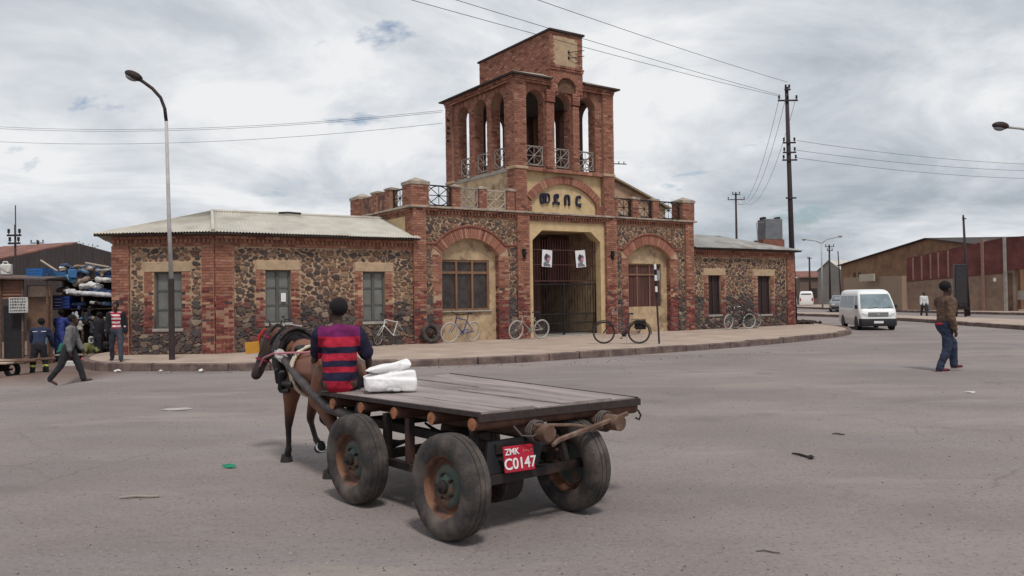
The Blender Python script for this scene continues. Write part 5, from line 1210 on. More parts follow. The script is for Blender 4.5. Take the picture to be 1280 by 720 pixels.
# ------------------------------------------------------------------ bicycles (local x forward, z up)
def bicycle(label, loc, yaw, lean, frame_c, tyre_c=(.03, .028, .028), rim_c=(.45, .43, .41), steer=0, city=False, saddle=True, sc=1.0):
    b = empty('bicycle', loc, R(yaw), label, 'bicycle', 'bicycles by the gatehouse wall'); b.rotation_euler = (R(lean), 0, R(yaw)); b.scale = (sc, sc, sc)
    fm = mat('bike_paint_%d_%d_%d' % tuple(int(x*100) for x in frame_c), frame_c, .45, var=.15); dark = M['plastic_black']
    rm = mat('bike_rim_%d' % int(rim_c[0]*100), rim_c, .5, metal=.3); tm = mat('bike_tyre_%d' % int(tyre_c[0]*100), tyre_c, .85)
    Rw = .33; wb = 1.04
    def whl(x, rz):
        w = empty('wheel'); w.parent = b; w.location = (x, 0, Rw); w.rotation_euler = (0, 0, R(rz))
        t = MB(); t.path([((Rw-.017)*math.cos(a), 0, (Rw-.017)*math.sin(a)) for a in [2*math.pi*i/32 for i in range(32)]], .019, 6, closed=True); t.build('tyre', tm, w, smooth=True)
        r = MB(); r.path([((Rw-.043)*math.cos(a), 0, (Rw-.043)*math.sin(a)) for a in [2*math.pi*i/32 for i in range(32)]], .011, 5, closed=True)
        for i in range(18):
            a = 2*math.pi*i/18; r.tube((.02*math.cos(a+1), (.025 if i % 2 else -.025), .02*math.sin(a+1)), ((Rw-.045)*math.cos(a), 0, (Rw-.045)*math.sin(a)), .0022, n=3, caps=False)
        r.tube((0, -.04, 0), (0, .04, 0), .02, n=8); r.build('rim', rm, w, smooth=True)
    whl(0, 0); whl(wb, steer)
    bb = (.44, 0, .29); st = (.30, 0, .74 if not city else .70); hd0 = (.83, 0, .62); hd1 = (.80, 0, .80 if not city else .84); f = MB()
    f.tube(bb, st, .017); f.tube(bb, hd0, .019)
    if city: f.tube((.40, 0, .45), hd0, .016)
    else: f.tube((.31, 0, .70), hd1, .016)
    f.tube(hd0, hd1, .021)
    for s in (-.035, .035): f.tube((0, s*1.4, Rw), (bb[0], s*.5, bb[2]), .010); f.tube((0, s*1.4, Rw), (st[0]+.01, s*.5, .66), .009)
    f.build('frame', fm, b, smooth=True, auto=50)
    fk = MB()
    for s in (-.05, .05): fk.path([(wb, s, Rw), (wb-.12, s, .50), (hd0[0], s*.6, hd0[2])], .011, 6)
    fk.tube(hd0, (hd0[0]+.02, 0, hd0[2]-.05), .02); o = fk.build('fork', fm if not city else dark, b, smooth=True)
    hb = MB(); hx, hz = hd1[0]-.03, hd1[2]+.12; hb.tube(hd1, (hx, 0, hz), .013)
    if city: hb.path([(hx-.16, -.27, hz+.02), (hx-.02, -.24, hz+.05), (hx, 0, hz), (hx-.02, .24, hz+.05), (hx-.16, .27, hz+.02)], .012, 6)
    else: hb.path([(hx-.03, -.29, hz+.02), (hx+.03, -.06, hz), (hx+.03, .06, hz), (hx-.03, .29, hz+.02)], .013, 6)
    hb.build('handlebar', M['chrome'] if city else dark, b, smooth=True)
    for s in (-1, 1): g = MB(); g.tube((hx-.05-.1*city, s*.27, hz+.025), (hx+.02-.1*city, s*.25, hz+.03), .017); g.build('grip', dark, b)
    if saddle:
        sd = MB(); sd.tube(st, (st[0]-.02, 0, st[2]+.15), .013); s0 = st[2]+.16
        sd.add([(st[0]-.14, -.075, s0), (st[0]-.14, .075, s0), (st[0]+.0, .04, s0), (st[0]+.13, .018, s0-.005), (st[0]+.13, -.018, s0-.005), (st[0], -.04, s0),
                (st[0]-.14, -.06, s0+.05), (st[0]-.14, .06, s0+.05), (st[0], .03, s0+.04), (st[0]+.13, .012, s0+.025), (st[0]+.13, -.012, s0+.025), (st[0], -.03, s0+.04)],
               [(0, 1, 2, 3, 4, 5), (6, 7, 8, 9, 10, 11)]+[(i, (i+1) % 6, 6+(i+1) % 6, 6+i) for i in range(6)]); sd.build('saddle', dark, b)
    cr = MB(); cr.lathe([(0, -.045), (.085, -.045), (.085, -.04), (0, -.04)], 20, 'Y'); cr.tube((0, -.06, 0), (.10, -.065, -.13), .010); cr.tube((0, .06, 0), (-.10, .065, .13), .010); cr.box(.06, .14, -.14, -.065, -.145, -.12); cr.box(-.14, -.06, .065, .14, .12, .145)
    cr.build('crankset', M['steel'] if not city else dark, b, loc=bb)
    cn = MB(); cn.path([(0, -.04, Rw+.035), (bb[0], -.04, bb[2]+.08)], .006, 4); cn.path([(0, -.04, Rw-.035), (bb[0], -.04, bb[2]-.08)], .006, 4); cn.build('chain', dark, b)
    if city:
        mg = MB()
        for x0, a0, a1 in ((0, 20, 190), (wb, 20, 150)): mg.path([(x0+(Rw+.025)*math.cos(R(a)), 0, Rw+(Rw+.025)*math.sin(R(a))) for a in [a0+(a1-a0)*i/12 for i in range(13)]], .017, 5)
        mg.build('mudguards', dark, b)
        rk = MB()
        for s in (-.06, .06): rk.tube((.22, s, .72), (-.22, s, .72), .008); rk.tube((-.15, s, .72), (0, s, Rw), .007)
        for x in (-.2, -.05, .1): rk.tube((x, -.06, .72), (x, .06, .72), .007)
        rk.build('carrier', dark, b)
        bg = MB(); bg.bevbox(-.2, .14, -.15, -.05, .42, .70, .03); bg.build('pannier', mat('pannier_cloth', (.02, .018, .02), .9), b)
        ks = MB(); ks.tube((.38, .03, .28), (.34, .22, .02), .010); ks.build('kickstand', M['steel'], b)
    return b
bicycle('white mountain bicycle with pale frame leaning by the grey shuttered window', (-3.42, 25.30, PZ), 195+33, -5, (.62, .60, .58), steer=22)
bicycle('blue framed bicycle with white front fork propped beneath the brown arched window', (-1.33, 26.32, PZ), 34+180+14, -8, (.045, .06, .20), tyre_c=(.42, .39, .36), rim_c=(.5, .48, .45), steer=-16)
bicycle('old cream bicycle with pale tyres resting against the gate pilaster', (.95, 27.30, PZ), 214, -8, (.33, .30, .26), tyre_c=(.40, .37, .34), rim_c=(.5, .48, .45), steer=8)
bicycle('black city bicycle with rear pannier and chrome handlebar standing on the pavement', (3.72, 23.72, PZ), 166, 3, (.10, .035, .04), tyre_c=(.03, .028, .028), rim_c=(.10, .07, .06), city=True, steer=6)
bicycle('white wheeled bicycle parked beneath the right wing between dark shutters', (9.55, 32.55, PZ), 200, -6, (.035, .032, .035), rim_c=(.55, .53, .5), tyre_c=(.40, .38, .36), city=True, steer=20, sc=.95)
bicycle('dark bicycle tucked behind the white wheeled one by the right wing', (9.95, 33.05, PZ), 205, -8, (.03, .03, .04), rim_c=(.5, .48, .46), tyre_c=(.06, .055, .055), steer=-10)
bicycle('bicycle with white handlebar leaning by the window behind the horse', (-5.75, 22.95, PZ), 214, -8, (.45, .44, .43), rim_c=(.45, .43, .41), steer=18)
ty = MB(); ty.lathe([(.19, -.07), (.27, -.095), (.315, -.07), (.325, 0), (.315, .07), (.27, .095), (.19, .07), (.20, 0)], 28, 'Y', closed=True)
t = ty.build('discarded_tyre', M['rubber'], None, smooth=True, loc=(-2.58, 25.40, PZ+.318), rot=(R(-14), 0, R(28))); tag(t, 'worn black car tyre leaning against the red brick pilaster', 'tyre')
# ------------------------------------------------------------------ vehicles: stacked rounded slices
def body(levels, n=6):
    mb = MB(); rings = []
    for z, yr, yf, w, r in levels:
        ring = []
        for cx, cy, a0 in ((w-r, yf-r, 0), (-w+r, yf-r, 90), (-w+r, yr+r, 180), (w-r, yr+r, 270)):
            for i in range(n+1): a = R(a0+90*i/n); ring.append((cx+r*math.cos(a), cy+r*math.sin(a), z))
        rings.append(ring)
    m = len(rings[0]); vs = [p for r in rings for p in r]
    fs = [(j*m+i, j*m+(i+1) % m, (j+1)*m+(i+1) % m, (j+1)*m+i) for j in range(len(rings)-1) for i in range(m)]
    fs += [tuple(range(m)), tuple((len(rings)-1)*m+i for i in range(m))]
    mb.add(vs, fs); return mb
def lerp_level(levels, z):
    for a, b in zip(levels, levels[1:]):
        if a[0] <= z <= b[0]:
            t = (z-a[0])/(b[0]-a[0]); return [a[i]+(b[i]-a[i])*t for i in range(5)]
    return levels[-1] if z > levels[-1][0] else levels[0]
def car_wheel(par, x, y, r, w=.19):
    e = empty('wheel'); e.parent = par; e.location = (x, y, r); s = -1 if x < 0 else 1
    t = MB(); t.lathe([(r*.62, -w/2), (r*.9, -w/2), (r, -w/2+.03), (r, w/2-.03), (r*.9, w/2), (r*.62, w/2)], 24, 'X', closed=True); t.build('tyre', M['plastic_black'], e, smooth=True, auto=40)
    h = MB(); h.lathe([(r*.63, s*w*.46), (r*.55, s*w*.38), (r*.2, s*w*.42), (0, s*w*.42)], 20, 'X'); h.build('rim', M['steel'], e, smooth=True, auto=40)
def side_glass(mb, lv, s, y0, y1, z0, z1, slope0=0, slope1=0):
    g = []
    for z in (z0, (z0+z1)/2, z1):
        w = lerp_level(lv, z)[3]+.006; t = (z-z0)/(z1-z0); g += [(s*w, y0+slope0*t, z), (s*w, y1+slope1*t, z)]
    mb.add(g, [(0, 1, 3, 2), (2, 3, 5, 4)])
def minivan(label, loc, yaw, sc, group=None, paint=None):
    v = empty('minivan', loc, R(yaw), label, 'van', group); v.scale = (sc, sc, sc)
    lv = [(.22, -4.62, .0, .80, .16), (.32, -4.66, .03, .83, .18), (.62, -4.68, .02, .845, .2), (.95, -4.68, -.06, .845, .22), (1.02, -4.67, -.12, .84, .22), (1.40, -4.64, -.42, .80, .2), (1.72, -4.60, -.70, .745, .18), (1.86, -4.52, -.90, .70, .2), (1.94, -4.38, -1.10, .62, .25), (1.965, -4.1, -1.35, .5, .28)]
    o = body(lv).build('body', paint or M['white_car'], v, smooth=True, auto=32)
    bp = MB(); bl = [(.20, -.30, .055, .82, .16), (.30, -.30, .075, .845, .18), (.52, -.30, .07, .85, .19), (.56, -.30, .05, .845, .19)]
    bp2 = body(bl); bp2.build('bumper', M['plastic_black'], v, smooth=True, auto=32)
    g = MB()
    for i in range(8):
        for (za, zb) in ((1.04, 1.40), (1.40, 1.73)):
            q = []
            for z in (za, zb):
                l = lerp_level(lv, z); hw = l[3]-.10; q += [(-hw+2*hw*i/8, l[2]+.006, z), (-hw+2*hw*(i+1)/8, l[2]+.006, z)]
            g.add(q, [(0, 1, 3, 2)])
    g.build('windscreen', M['glass_wind'], v, smooth=True)
    for s in (-1, 1):
        w = MB(); side_glass(w, lv, s, -1.15, -.38, 1.05, 1.66, 0, -.34); d = w.build('door_window', M['glass_car'], v)
        for y0, y1 in ((-2.75, -1.32), (-4.3, -2.85)): w = MB(); side_glass(w, lv, s, y0, y1, 1.05, 1.66); w.build('side_window', M['glass_car'], v)
        hl = MB(); hl.add([(s*.50, .032, .66), (s*.80, -.02, .64), (s*.845, -.16, .68), (s*.83, -.13, .86), (s*.66, -.005, .82), (s*.5, .028, .76)], [(0, 1, 4, 5), (1, 2, 3, 4)]); hl.build('headlamp', M['lampglass'], v)
        m = MB(); m.bevbox(s*.90-.06, s*.90+.06, -.45, -.39, 1.02, 1.22, .02); m.tube((s*.80, -.44, 1.05), (s*.88, -.42, 1.1), .02); m.build('mirror', M['plastic_black'], v)
        car_wheel(v, s*.74, -.72, .31); car_wheel(v, s*.74, -3.6, .31)
        hd = MB(); hd.bevbox(s*.85-.012, s*.85+.012, -1.32, -1.18, .93, .96, .004); hd.build('door_handle', M['plastic_black'], v)
        wa = MB()
        for yc in (-.72, -3.6): wa.lathe([(.37, s*.835), (.37, s*.852), (.2, s*.852)], 20, 'X', closed=False)
        for yc in (-.72, -3.6):
            a = MB(); a.lathe([(.0, 0), (.36, 0)], 22, 'X'); a.build('wheel_arch', M['plastic_black'], v, loc=(s*.849, yc, .33))
        rl = MB(); rl.box(s*.70-.08, s*.70+.08, -4.70, -4.67, .75, 1.1); rl.build('tail_lamp', mat('tail_red', (.30, .01, .01), .4), v)
    gr = MB()
    for z in (.70, .76, .82): gr.box(-.46, .46, .02, .045, z-.018, z+.012)
    gr.build('grille', M['chrome'], v)
    gd = MB(); gd.box(-.45, .45, .012, .024, .66, .86); gd.build('grille_recess', M['plastic_black'], v)
    em = MB(); em.lathe([(.0, 0), (.05, 0), (.05, .012), (0, .012)], 16, 'Y'); em.build('badge', M['chrome'], v, loc=(0, .045, .775))
    pl = MB(); pl.box(-.21, .21, .076, .084, .34, .45); pl.build('number_plate', M['white'], v)
    wp = MB()
    for s in (-.1, .45): wp.tube((s, -.10, 1.04), (s-.5, -.16, 1.10), .008, n=4)
    wp.build('wiper', M['plastic_black'], v)
    rw = MB(); rw.add([(-.62, -4.662, 1.1), (.62, -4.662, 1.1), (.58, -4.612, 1.68), (-.58, -4.612, 1.68)], [(0, 1, 2, 3)]); rw.build('rear_window', M['glass_car'], v)
    return v
minivan('white minivan with black bumper turning the corner past the pavement end', (14.97, 32.95, 0), 169.5, .86)
minivan('distant white minivan driving away along the far street', (33.6, 92, 0), -20, .88)
minivan('white minivan half hidden behind the end of the gatehouse', (26.75, 78, 0), -19, .9)
def sedan(label, loc, yaw, paint, sc=1.0):
    v = empty('car', loc, R(yaw), label, 'car'); v.scale = (sc,)*3
    lv = [(.20, -4.2, 0, .72, .2), (.35, -4.28, .06, .80, .24), (.62, -4.28, .05, .82, .26), (.80, -4.2, -.05, .80, .25), (.90, -3.95, -.75, .76, .25), (1.20, -3.45, -1.35, .64, .2), (1.36, -3.15, -1.7, .56, .22), (1.40, -2.9, -1.95, .45, .25)]
    body(lv).build('body', paint, v, smooth=True, auto=30)
    for s in (-1, 1):
        w = MB(); side_glass(w, lv, s, -2.2, -1.2, .95, 1.28, 0, -.35); w.build('side_window', M['glass_car'], v)
        w = MB(); side_glass(w, lv, s, -3.5, -2.3, .95, 1.28, .25, 0); w.build('side_window', M['glass_car'], v)
        car_wheel(v, s*.72, -.8, .30, .17); car_wheel(v, s*.72, -3.4, .30, .17)
        h = MB(); h.box(s*.58-.13, s*.58+.13, .035, .062, .58, .72); h.build('headlamp', M['lampglass'], v)
    g = MB(); q = []
    for z in (.93, 1.30):
        l = lerp_level(lv, z); q += [(-l[3]+.1, l[2]+.006, z), (l[3]-.1, l[2]+.006, z)]
    g.add(q, [(0, 1, 3, 2)]); g.build('windscreen', M['glass_car'], v)
    b = MB(); b.box(-.74, .74, -.02, .075, .28, .48); b.build('bumper', M['plastic_black'], v)
    return v
sedan('dark grey parked saloon car beyond the traffic island', (25.9, 63.5, 0), 160, mat('grey_car_paint', (.20, .205, .21), .35, coat=.3), .95)
sedan('black parked car behind the grey saloon', (27.6, 66.5, 0), 160, mat('black_car_paint', (.03, .03, .033), .35, coat=.3), .95)
# ------------------------------------------------------------------ lamps, poles, wires
def lamp_head(par, p, d, mt):
    d = Vector(d).normalized(); M_ = d.to_track_quat('Y', 'Z').to_matrix().to_4x4(); M_.translation = Vector(p)
    h = MB(); h.M = M_; h.ball((0, .16, .02), .2, 14, 8, (.62, 1.15, .55)); h.build('lamp_head', mt, par, smooth=True)
    g = MB(); g.M = M_; g.ball((0, .19, -.045), .15, 14, 8, (.62, 1.05, .55)); g.build('lamp_glass', M['lampglass'] if False else mat('lamp_bowl', (.25, .25, .25), .3), par, smooth=True)
lp = empty('street_lamp', (-8.46, 19.99, PZ), 0, 'tall grey street lamp with curved arm on the pavement before the left wing', 'street lamp')
mb = MB(); mb.tube((0, 0, 0), (0, 0, 2.0), .072, .068, 12); mb.build('pole_base', M['pole_dark'], lp, smooth=True, auto=40)
mb = MB(); mb.path([(0, 0, 2.0), (-.04, 0, 3.4), (-.085, 0, 5.95)], [.056, .048, .040], 10); mb.build('pole', M['lampgrey'], lp, smooth=True)
mb = MB(); mb.path([(-.085, 0, 5.93), (-.12, 0, 6.25), (-.22, 0, 6.52), (-.42, 0, 6.75), (-.66, 0, 6.93), (-.80, 0, 7.02)], [.042, .042, .042, .042, .042, .045], 10); mb.build('arm', M['steel_dark'], lp, smooth=True)
lamp_head(lp, (-.74, 0, 6.99), (-.9, -.1, .42), M['steel_dark'])
rl = empty('street_lamp', (14.9, 22.0, 0), 0, 'street lamp whose arm reaches in over the road by the traffic island', 'street lamp')
mb = MB(); mb.path([(0, 0, 0), (0, 0, 3), (-.02, 0, 5.5), (-.25, 0, 5.83), (-.9, 0, 6.0), (-1.35, 0, 6.05)], [.08, .07, .05, .04, .035, .035], 10); mb.build('pole', M['lampgrey'], rl, smooth=True); lamp_head(rl, (-1.3, 0, 6.05), (-1, 0, .1), M['steel_dark'])
dl = empty('street_lamp', (28.9, 75, 0), 0, 'far double armed street lamp on the side road', 'street lamp')
mb = MB(); mb.path([(0, 0, 0), (0, 0, 4), (0, 0, 6.2)], [.09, .07, .06], 8); mb.path([(0, 0, 6.15), (-.5, 0, 6.38), (-1.5, 0, 6.52)], .05, 6); mb.path([(0, 0, 6.15), (.5, 0, 6.5), (1.7, 0, 6.78)], .05, 6); mb.build('pole', M['lampgrey'], dl, smooth=True)
lamp_head(dl, (-1.45, 0, 6.52), (-1, 0, .12), M['lampgrey']); lamp_head(dl, (1.6, 0, 6.76), (1, 0, .15), M['lampgrey'])
def pole(label, x, y, h, r0, r1, arms, lean=(0, 0), steel=False, group=None):
    p = empty('utility_pole', (x, y, gz(x, y)), 0, label, 'utility pole', group)
    mb = MB(); T = lambda z: Vector((lean[0]*z/h, lean[1]*z/h, z)); mb.path([T(0), T(h*.5), T(h)], [r0, (r0+r1)/2, r1], 8); mb.build('pole', M['pole_dark'], p, smooth=True)
    for z, w, n, up in arms:
        c = T(z); a = MB(); a.box(c.x-w, c.x+w, c.y-r1-.06, c.y-r1-.005, z-.035, z+.035); ar = a.build('crossarm', M['pole_dark'], p)
        for k in range(n):
            q = c.x-w+.06+(2*w-.12)*k/max(1, n-1); i = MB(); i.lathe([(0, 0), (.018, 0), (.018, .06), (.05, .06), (.055, .10), (.035, .12), (.05, .15), (.04, .20), (0, .21)], 8); i.build('insulator', M['steel_dark'], ar, loc=(q, c.y-r1-.03, z+.035))
    return p
pole('tall dark utility pole with stacked crossarms at the end of the right wing', 12.98, 37.1, 11.1, .15, .085, [(10.95, .14, 2, 0), (10.45, .46, 3, 0), (8.5, .30, 2, 0), (8.05, .30, 2, 0), (7.7, .34, 2, 0), (5.95, .24, 0, 0)], (-.16, 0))
pole('slim utility pole rising behind the right wing roof', 19.6, 70, 10.4, .13, .08, [(10.2, .35, 2, 0), (9.75, .75, 3, 0)], (0, 0))
pole('thin dark utility pole in front of the red brick wall', 28.15, 49.7, 6.15, .12, .06, [(6.0, .12, 1, 0)], (-.2, 0))
pole('utility pole with two crossarms above the tin shacks', -18.5, 30, 4.75, .045, .035, [(4.35, .26, 2, 0), (4.05, .22, 2, 0)])
pole('distant utility pole standing behind the rusty shed roof', -35.3, 60, 6.5, .13, .09, [(6.3, .5, 3, 0), (5.7, .45, 2, 0)])
pole('bare slim pole beside the utility pole above the shacks', -19.1, 31, 5.6, .032, .02, [])
pole('distant wooden pole at the left of the far street', 37.0, 100, 6.0, .14, .10, [(5.8, .3, 1, 0)])
pole('far utility pole before the grey gabled store', 31.6, 80, 6.3, .12, .08, [(6.1, .45, 2, 0), (5.7, .3, 2, 0)])
pole('thin leaning pole next to the grey gabled store', 32.3, 79, 5.6, .09, .05, [], (-.25, 0))
sp = empty('sign_post', (4.287, 23.592, PZ), 0, 'slim post with black and white bands standing at the kerb', 'post')
mb = MB(); mb.path([(0, 0, 0), (-.05, 0, 1.35)], .028, 8); mb.build('post', M['pole_dark'], sp)
for k in range(6):
    mb = MB(); z = 1.35+.165*k; dx = -.05-.037*k*.165/1; mb.path([(dx, 0, z), (dx-.006, 0, z+.165)], .036, 8); mb.build('band', M['white'] if k % 2 == 1 else M['black'], sp)
mb = MB(); mb.box(-.03, .05, .0, .012, 1.85, 2.15); mb.build('small_sign_back', M['steel'], sp)
def wire(label, a, b, sag, r=.011, n=22):
    a, b = Vector(a), Vector(b); mb = MB(); mb.path([a.lerp(b, i/n)-Vector((0, 0, sag*4*(i/n)*(1-i/n))) for i in range(n+1)], r, 4); o = mb.build('overhead_wire', M['black'], None); tag(o, label, 'wire', 'overhead wires')
PT3 = Vector((12.82, 37.05, 11.1))
wire('upper overhead wire running from the tall pole over the junction', (12.84, 37.0, 11.3), (-4.9, 11.5, 7.85), .12, .008)
wire('overhead wire from the crossarm passing in front of the tower pylon', (12.5, 37.0, 10.7), (-7.6, 11.5, 8.15), .12, .008)
wire('lowest overhead wire from the crossarm passing before the tower pylon', (12.4, 37.0, 10.66), (-8.0, 13.2, 8.45), .14, .008)
for k, (z0, z1, lb) in enumerate(((8.92, 11.15, 'upper'), (8.86, 11.05, 'second'), (8.42, 10.35, 'lower'))):
    wire(lb+' service wire from the tower corner to the left over the roofs', (-2.62, 31.4, z0), (-30, 42, z1), .55, .007)
for k, (za, zb, lb) in enumerate(((8.6, 9.3, 'top'), (8.15, 9.0, 'middle'), (7.8, 8.5, 'bottom'))):
    wire(lb+' wire leaving the tall pole towards the right over the island', (13.2, 37.0, za), (40, 50, zb), .5, .008)
for k, (dx, lb) in enumerate(((-.4, 'left'), (-.1, 'middle'), (.4, 'right'))):
    wire(lb+' slack wire between the tall pole and the slim pole behind', (12.85+dx, 37.1, 10.5 if k < 2 else 10.6), (19.6+dx, 70, 9.9), 2.2, .009)
# ------------------------------------------------------------------ water tank behind the right wing
tk = empty('water_tank', (12.98, 40.4, 0), R(10), 'grey metal water tank on a brick base behind the right wing', 'water tank')
mb = MB(); mb.box(-.62, .52, -.5, .5, 0, 4.25); mb.build('brick_base', mat('tank_brick', (.22, .095, .07), .9, var=.35, vscale=6), tk)
mb = MB(); mb.bevbox(-.44, .48, -.42, .42, 4.251, 5.28, .02); mb.build('tank', mat('tank_metal', (.165, .175, .19), .6, metal=.2, var=.2, vscale=3), tk)
for x in (-.44, .33): mb = MB(); mb.bevbox(x, x+.17, -.2, .2, 5.281, 5.40, .02); mb.build('lid', M['steel_dark'], tk)
mb = MB(); mb.path([(-.44, -.3, 5.1), (-.85, -.3, 5.1), (-.78, -.3, 4.0)], .022, 6); mb.build('pipe', M['steel'], tk)
# ------------------------------------------------------------------ right-hand street: walls, warehouse, far houses
def brick_tex(name, c1, c2, mort, sx=4.3, dirt=.35):
    if name in MATS: return MATS[name]
    m = bpy.data.materials.new(name); m.use_nodes = True; nt = m.node_tree; N = nt.nodes.new; L = nt.links.new
    b = nt.nodes['Principled BSDF']; b.inputs['Roughness'].default_value = .92; b.inputs['Specular IOR Level'].default_value = .2
    tc = N('ShaderNodeTexCoord'); sp = N('ShaderNodeSeparateXYZ'); L(tc.outputs['Object'], sp.inputs[0])
    ad = N('ShaderNodeMath'); L(sp.outputs[0], ad.inputs[0]); L(sp.outputs[1], ad.inputs[1]); cb = N('ShaderNodeCombineXYZ'); L(ad.outputs[0], cb.inputs[0]); L(sp.outputs[2], cb.inputs[1])
    t = N('ShaderNodeTexBrick'); t.inputs['Color1'].default_value = (*c1, 1); t.inputs['Color2'].default_value = (*c2, 1); t.inputs['Mortar'].default_value = (*mort, 1); t.inputs['Scale'].default_value = 1; t.inputs['Brick Width'].default_value = 1/sx; t.inputs['Row Height'].default_value = .085; t.inputs['Mortar Size'].default_value = .008
    L(cb.outputs[0], t.inputs[0]); n = N('ShaderNodeTexNoise'); n.inputs['Scale'].default_value = .9; n.inputs['Detail'].default_value = 8; L(tc.outputs['Object'], n.inputs[0])
    r = N('ShaderNodeMapRange'); r.inputs[1].default_value = .3; r.inputs[2].default_value = .7; r.inputs[3].default_value = 1-dirt; r.inputs[4].default_value = 1+dirt; L(n.outputs[0], r.inputs[0])
    mx = N('ShaderNodeMixRGB'); mx.blend_type = 'MULTIPLY'; mx.inputs[0].default_value = 1; L(t.outputs[0], mx.inputs[1]); L(r.outputs[0], mx.inputs[2]); L(mx.outputs[0], b.inputs['Base Color']); MATS[name] = m; return m
bt_red = brick_tex('red_wall_brick', (.125, .040, .038), (.15, .052, .046), (.125, .06, .055)); bt_brown = brick_tex('brown_wall_brick', (.22, .125, .075), (.19, .10, .062), (.20, .13, .09), dirt=.3)
render_tan = mat('stained_render', (.27, .185, .135), .92, var=.25, vscale=.8, col2=(.16, .10, .08), scale2=.7, amt2=.45, w2=.15, bump=.2)
wl = empty('boundary_wall', (29.96, 61, 0), R(-66.6), 'long boundary wall with red brick upper part over stained render', 'wall')
mb = MB(); mb.hexa([(0, 0, 0), (8.25, 0, 0), (8.25, .4, 0), (0, .4, 0), (0, 0, 2.3), (8.25, 0, 2.72), (8.25, .4, 2.72), (0, .4, 2.3)]); mb.build('lower_wall', render_tan, wl)
mb = MB(); mb.hexa([(0, -.05, 2.302), (7.7, -.05, 2.70), (7.7, .35, 2.70), (0, .35, 2.302), (0, -.05, 4.08), (7.7, -.05, 5.08), (7.7, .35, 5.08), (0, .35, 4.08)]); mb.build('brick_wall', bt_red, wl)
mb = MB(); mb.box(7.9, 9.4, -.05, .35, 2.9, 5.08); mb.box(9.4, 26, -.05, .35, 2.9, 4.85); mb.build('brick_wall', bt_red, wl)
for s in (.6, 1.35, 2.1, 2.75, 3.55):
    p = MB(); p.box(s-.05, s+.05, -.11, -.051, 2.36+.05*s, 4.02+.125*s); p.build('post', mat('pale_post', (.25, .15, .12), .9, var=.2), wl)
for s in (6.2, 7.8):
    p = MB(); p.box(s-.09, s+.09, -.14, .2, 0, 4.95+.02*s); p.build('post', M['concrete'] if s > 7 else mat('pale_post', (.34, .22, .17)), wl)
p = MB(); p.box(8.4, 26, 1.6, 1.8, 0, 2.9); p.build('stall_back', M['fascia'], wl)
p = MB(); p.box(7.9, 8.4, 0, .3, 0, 2.9); p.box(12, 12.5, 0, .3, 0, 2.9); p.box(16, 16.5, 0, .3, 0, 2.9); p.build('stall_pier', render_tan, wl)
p = MB(); p.box(8.4, 26, .2, 1.2, .9, 1.5); p.build('stall_counter', M['concrete'], wl)
p = MB(); p.box(6.9, 7.1, -.02, -.0, 2.15, 2.4); p.build('wall_plate', M['white'], wl)
mb = MB(); mb.hexa([(29.55, 61.0, 0), (29.95, 61.0, 0), (30.9, 74, 0), (30.5, 74, 0), (29.55, 61.0, 2.75), (29.95, 61.0, 2.75), (30.9, 74, 2.9), (30.5, 74, 2.9)]); o = mb.build('rendered_wall', mat('pale_render', (.33, .235, .165), .92, var=.25, vscale=.6, col2=(.22, .15, .11), scale2=.6, amt2=.45, w2=.15)); tag(o, 'low pale rendered wall joining the red brick wall to the warehouse', 'wall')
mb = MB(); mb.box(29.42, 29.5, 65.4, 68.2, 2.45, 3.05); o = mb.build('signboard', mat('cream_board', (.46, .40, .30), .9, var=.15)); tag(o, 'blank cream signboard fixed to the low pale rendered wall', 'sign')
wh = empty('warehouse', (36, 88, 0), R(-90), 'big brown brick warehouse with wide low gable', 'building')
mb = MB(); mb.prism([(0, 0), (31, 0), (31, 4.35), (18.5, 6.05), (0, 4.45)], 0, 16); mb.build('wall', bt_brown, wh)
mb = MB()
for za, zb in ((0, .08),):
    for x0, z0_, x1, z1_ in ((-.4, 4.43, 18.5, 6.07), (18.5, 6.07, 31.4, 4.33)):
        mb.hexa([(x0, -.3, z0_), (x1, -.3, z1_), (x1, 16.3, z1_), (x0, 16.3, z0_), (x0, -.3, z0_+.09), (x1, -.3, z1_+.09), (x1, 16.3, z1_+.09), (x0, 16.3, z0_+.09)])
mb.build('roof', M['fascia'], wh)
for x in (3.2, 4.4):
    w = MB(); w.box(x, x+.55, -.03, .1, 2.2, 3.6); w.build('window', M['fascia'], wh)
sg = empty('gabled_store', (36.9, 97, 0), R(-69.3), 'narrow grey store with pale sheet roof beyond the warehouse', 'building')
mb = MB(); mb.prism([(0, 0), (4, 0), (4, 4.1), (2, 5.3), (0, 4.1)], 0, 9); mb.build('wall', mat('grey_render', (.24, .225, .205), .9, var=.2, vscale=.6), sg)
mb = MB(); mb.add([(-.2, -.2, 4.05), (2, -.2, 5.38), (2, 9.2, 5.38), (-.2, 9.2, 4.05), (4.2, -.2, 4.05), (4.2, 9.2, 4.05)], [(0, 1, 2, 3), (1, 4, 5, 2)]); mb.build('roof', M['roof_tin'], sg)
def house(label, x, y, rz, w, d, h, wallm, roofm, wins):
    hs = empty('far_house', (x, y, 0), R(rz), label, 'house', 'houses along the far street')
    mb = MB(); mb.box(0, w, 0, d, 0, h); mb.build('wall', wallm, hs)
    mb = MB(); mb.add([(-.3, -.3, h), (w+.3, -.3, h), (w+.3, d+.3, h+.9), (-.3, d+.3, h+.9), (-.3, -.3, h+.1), (w+.3, -.3, h+.1), (w+.3, d+.3, h+1), (-.3, d+.3, h+1)], [(0, 1, 5, 4), (4, 5, 6, 7), (0, 3, 2, 1), (1, 2, 6, 5), (0, 4, 7, 3)]); mb.build('roof', roofm, hs)
    for a, b in wins:
        p = MB(); p.box(a, a+.9, -.05, .1, b, b+1.2); p.build('window', M['fascia'], hs)
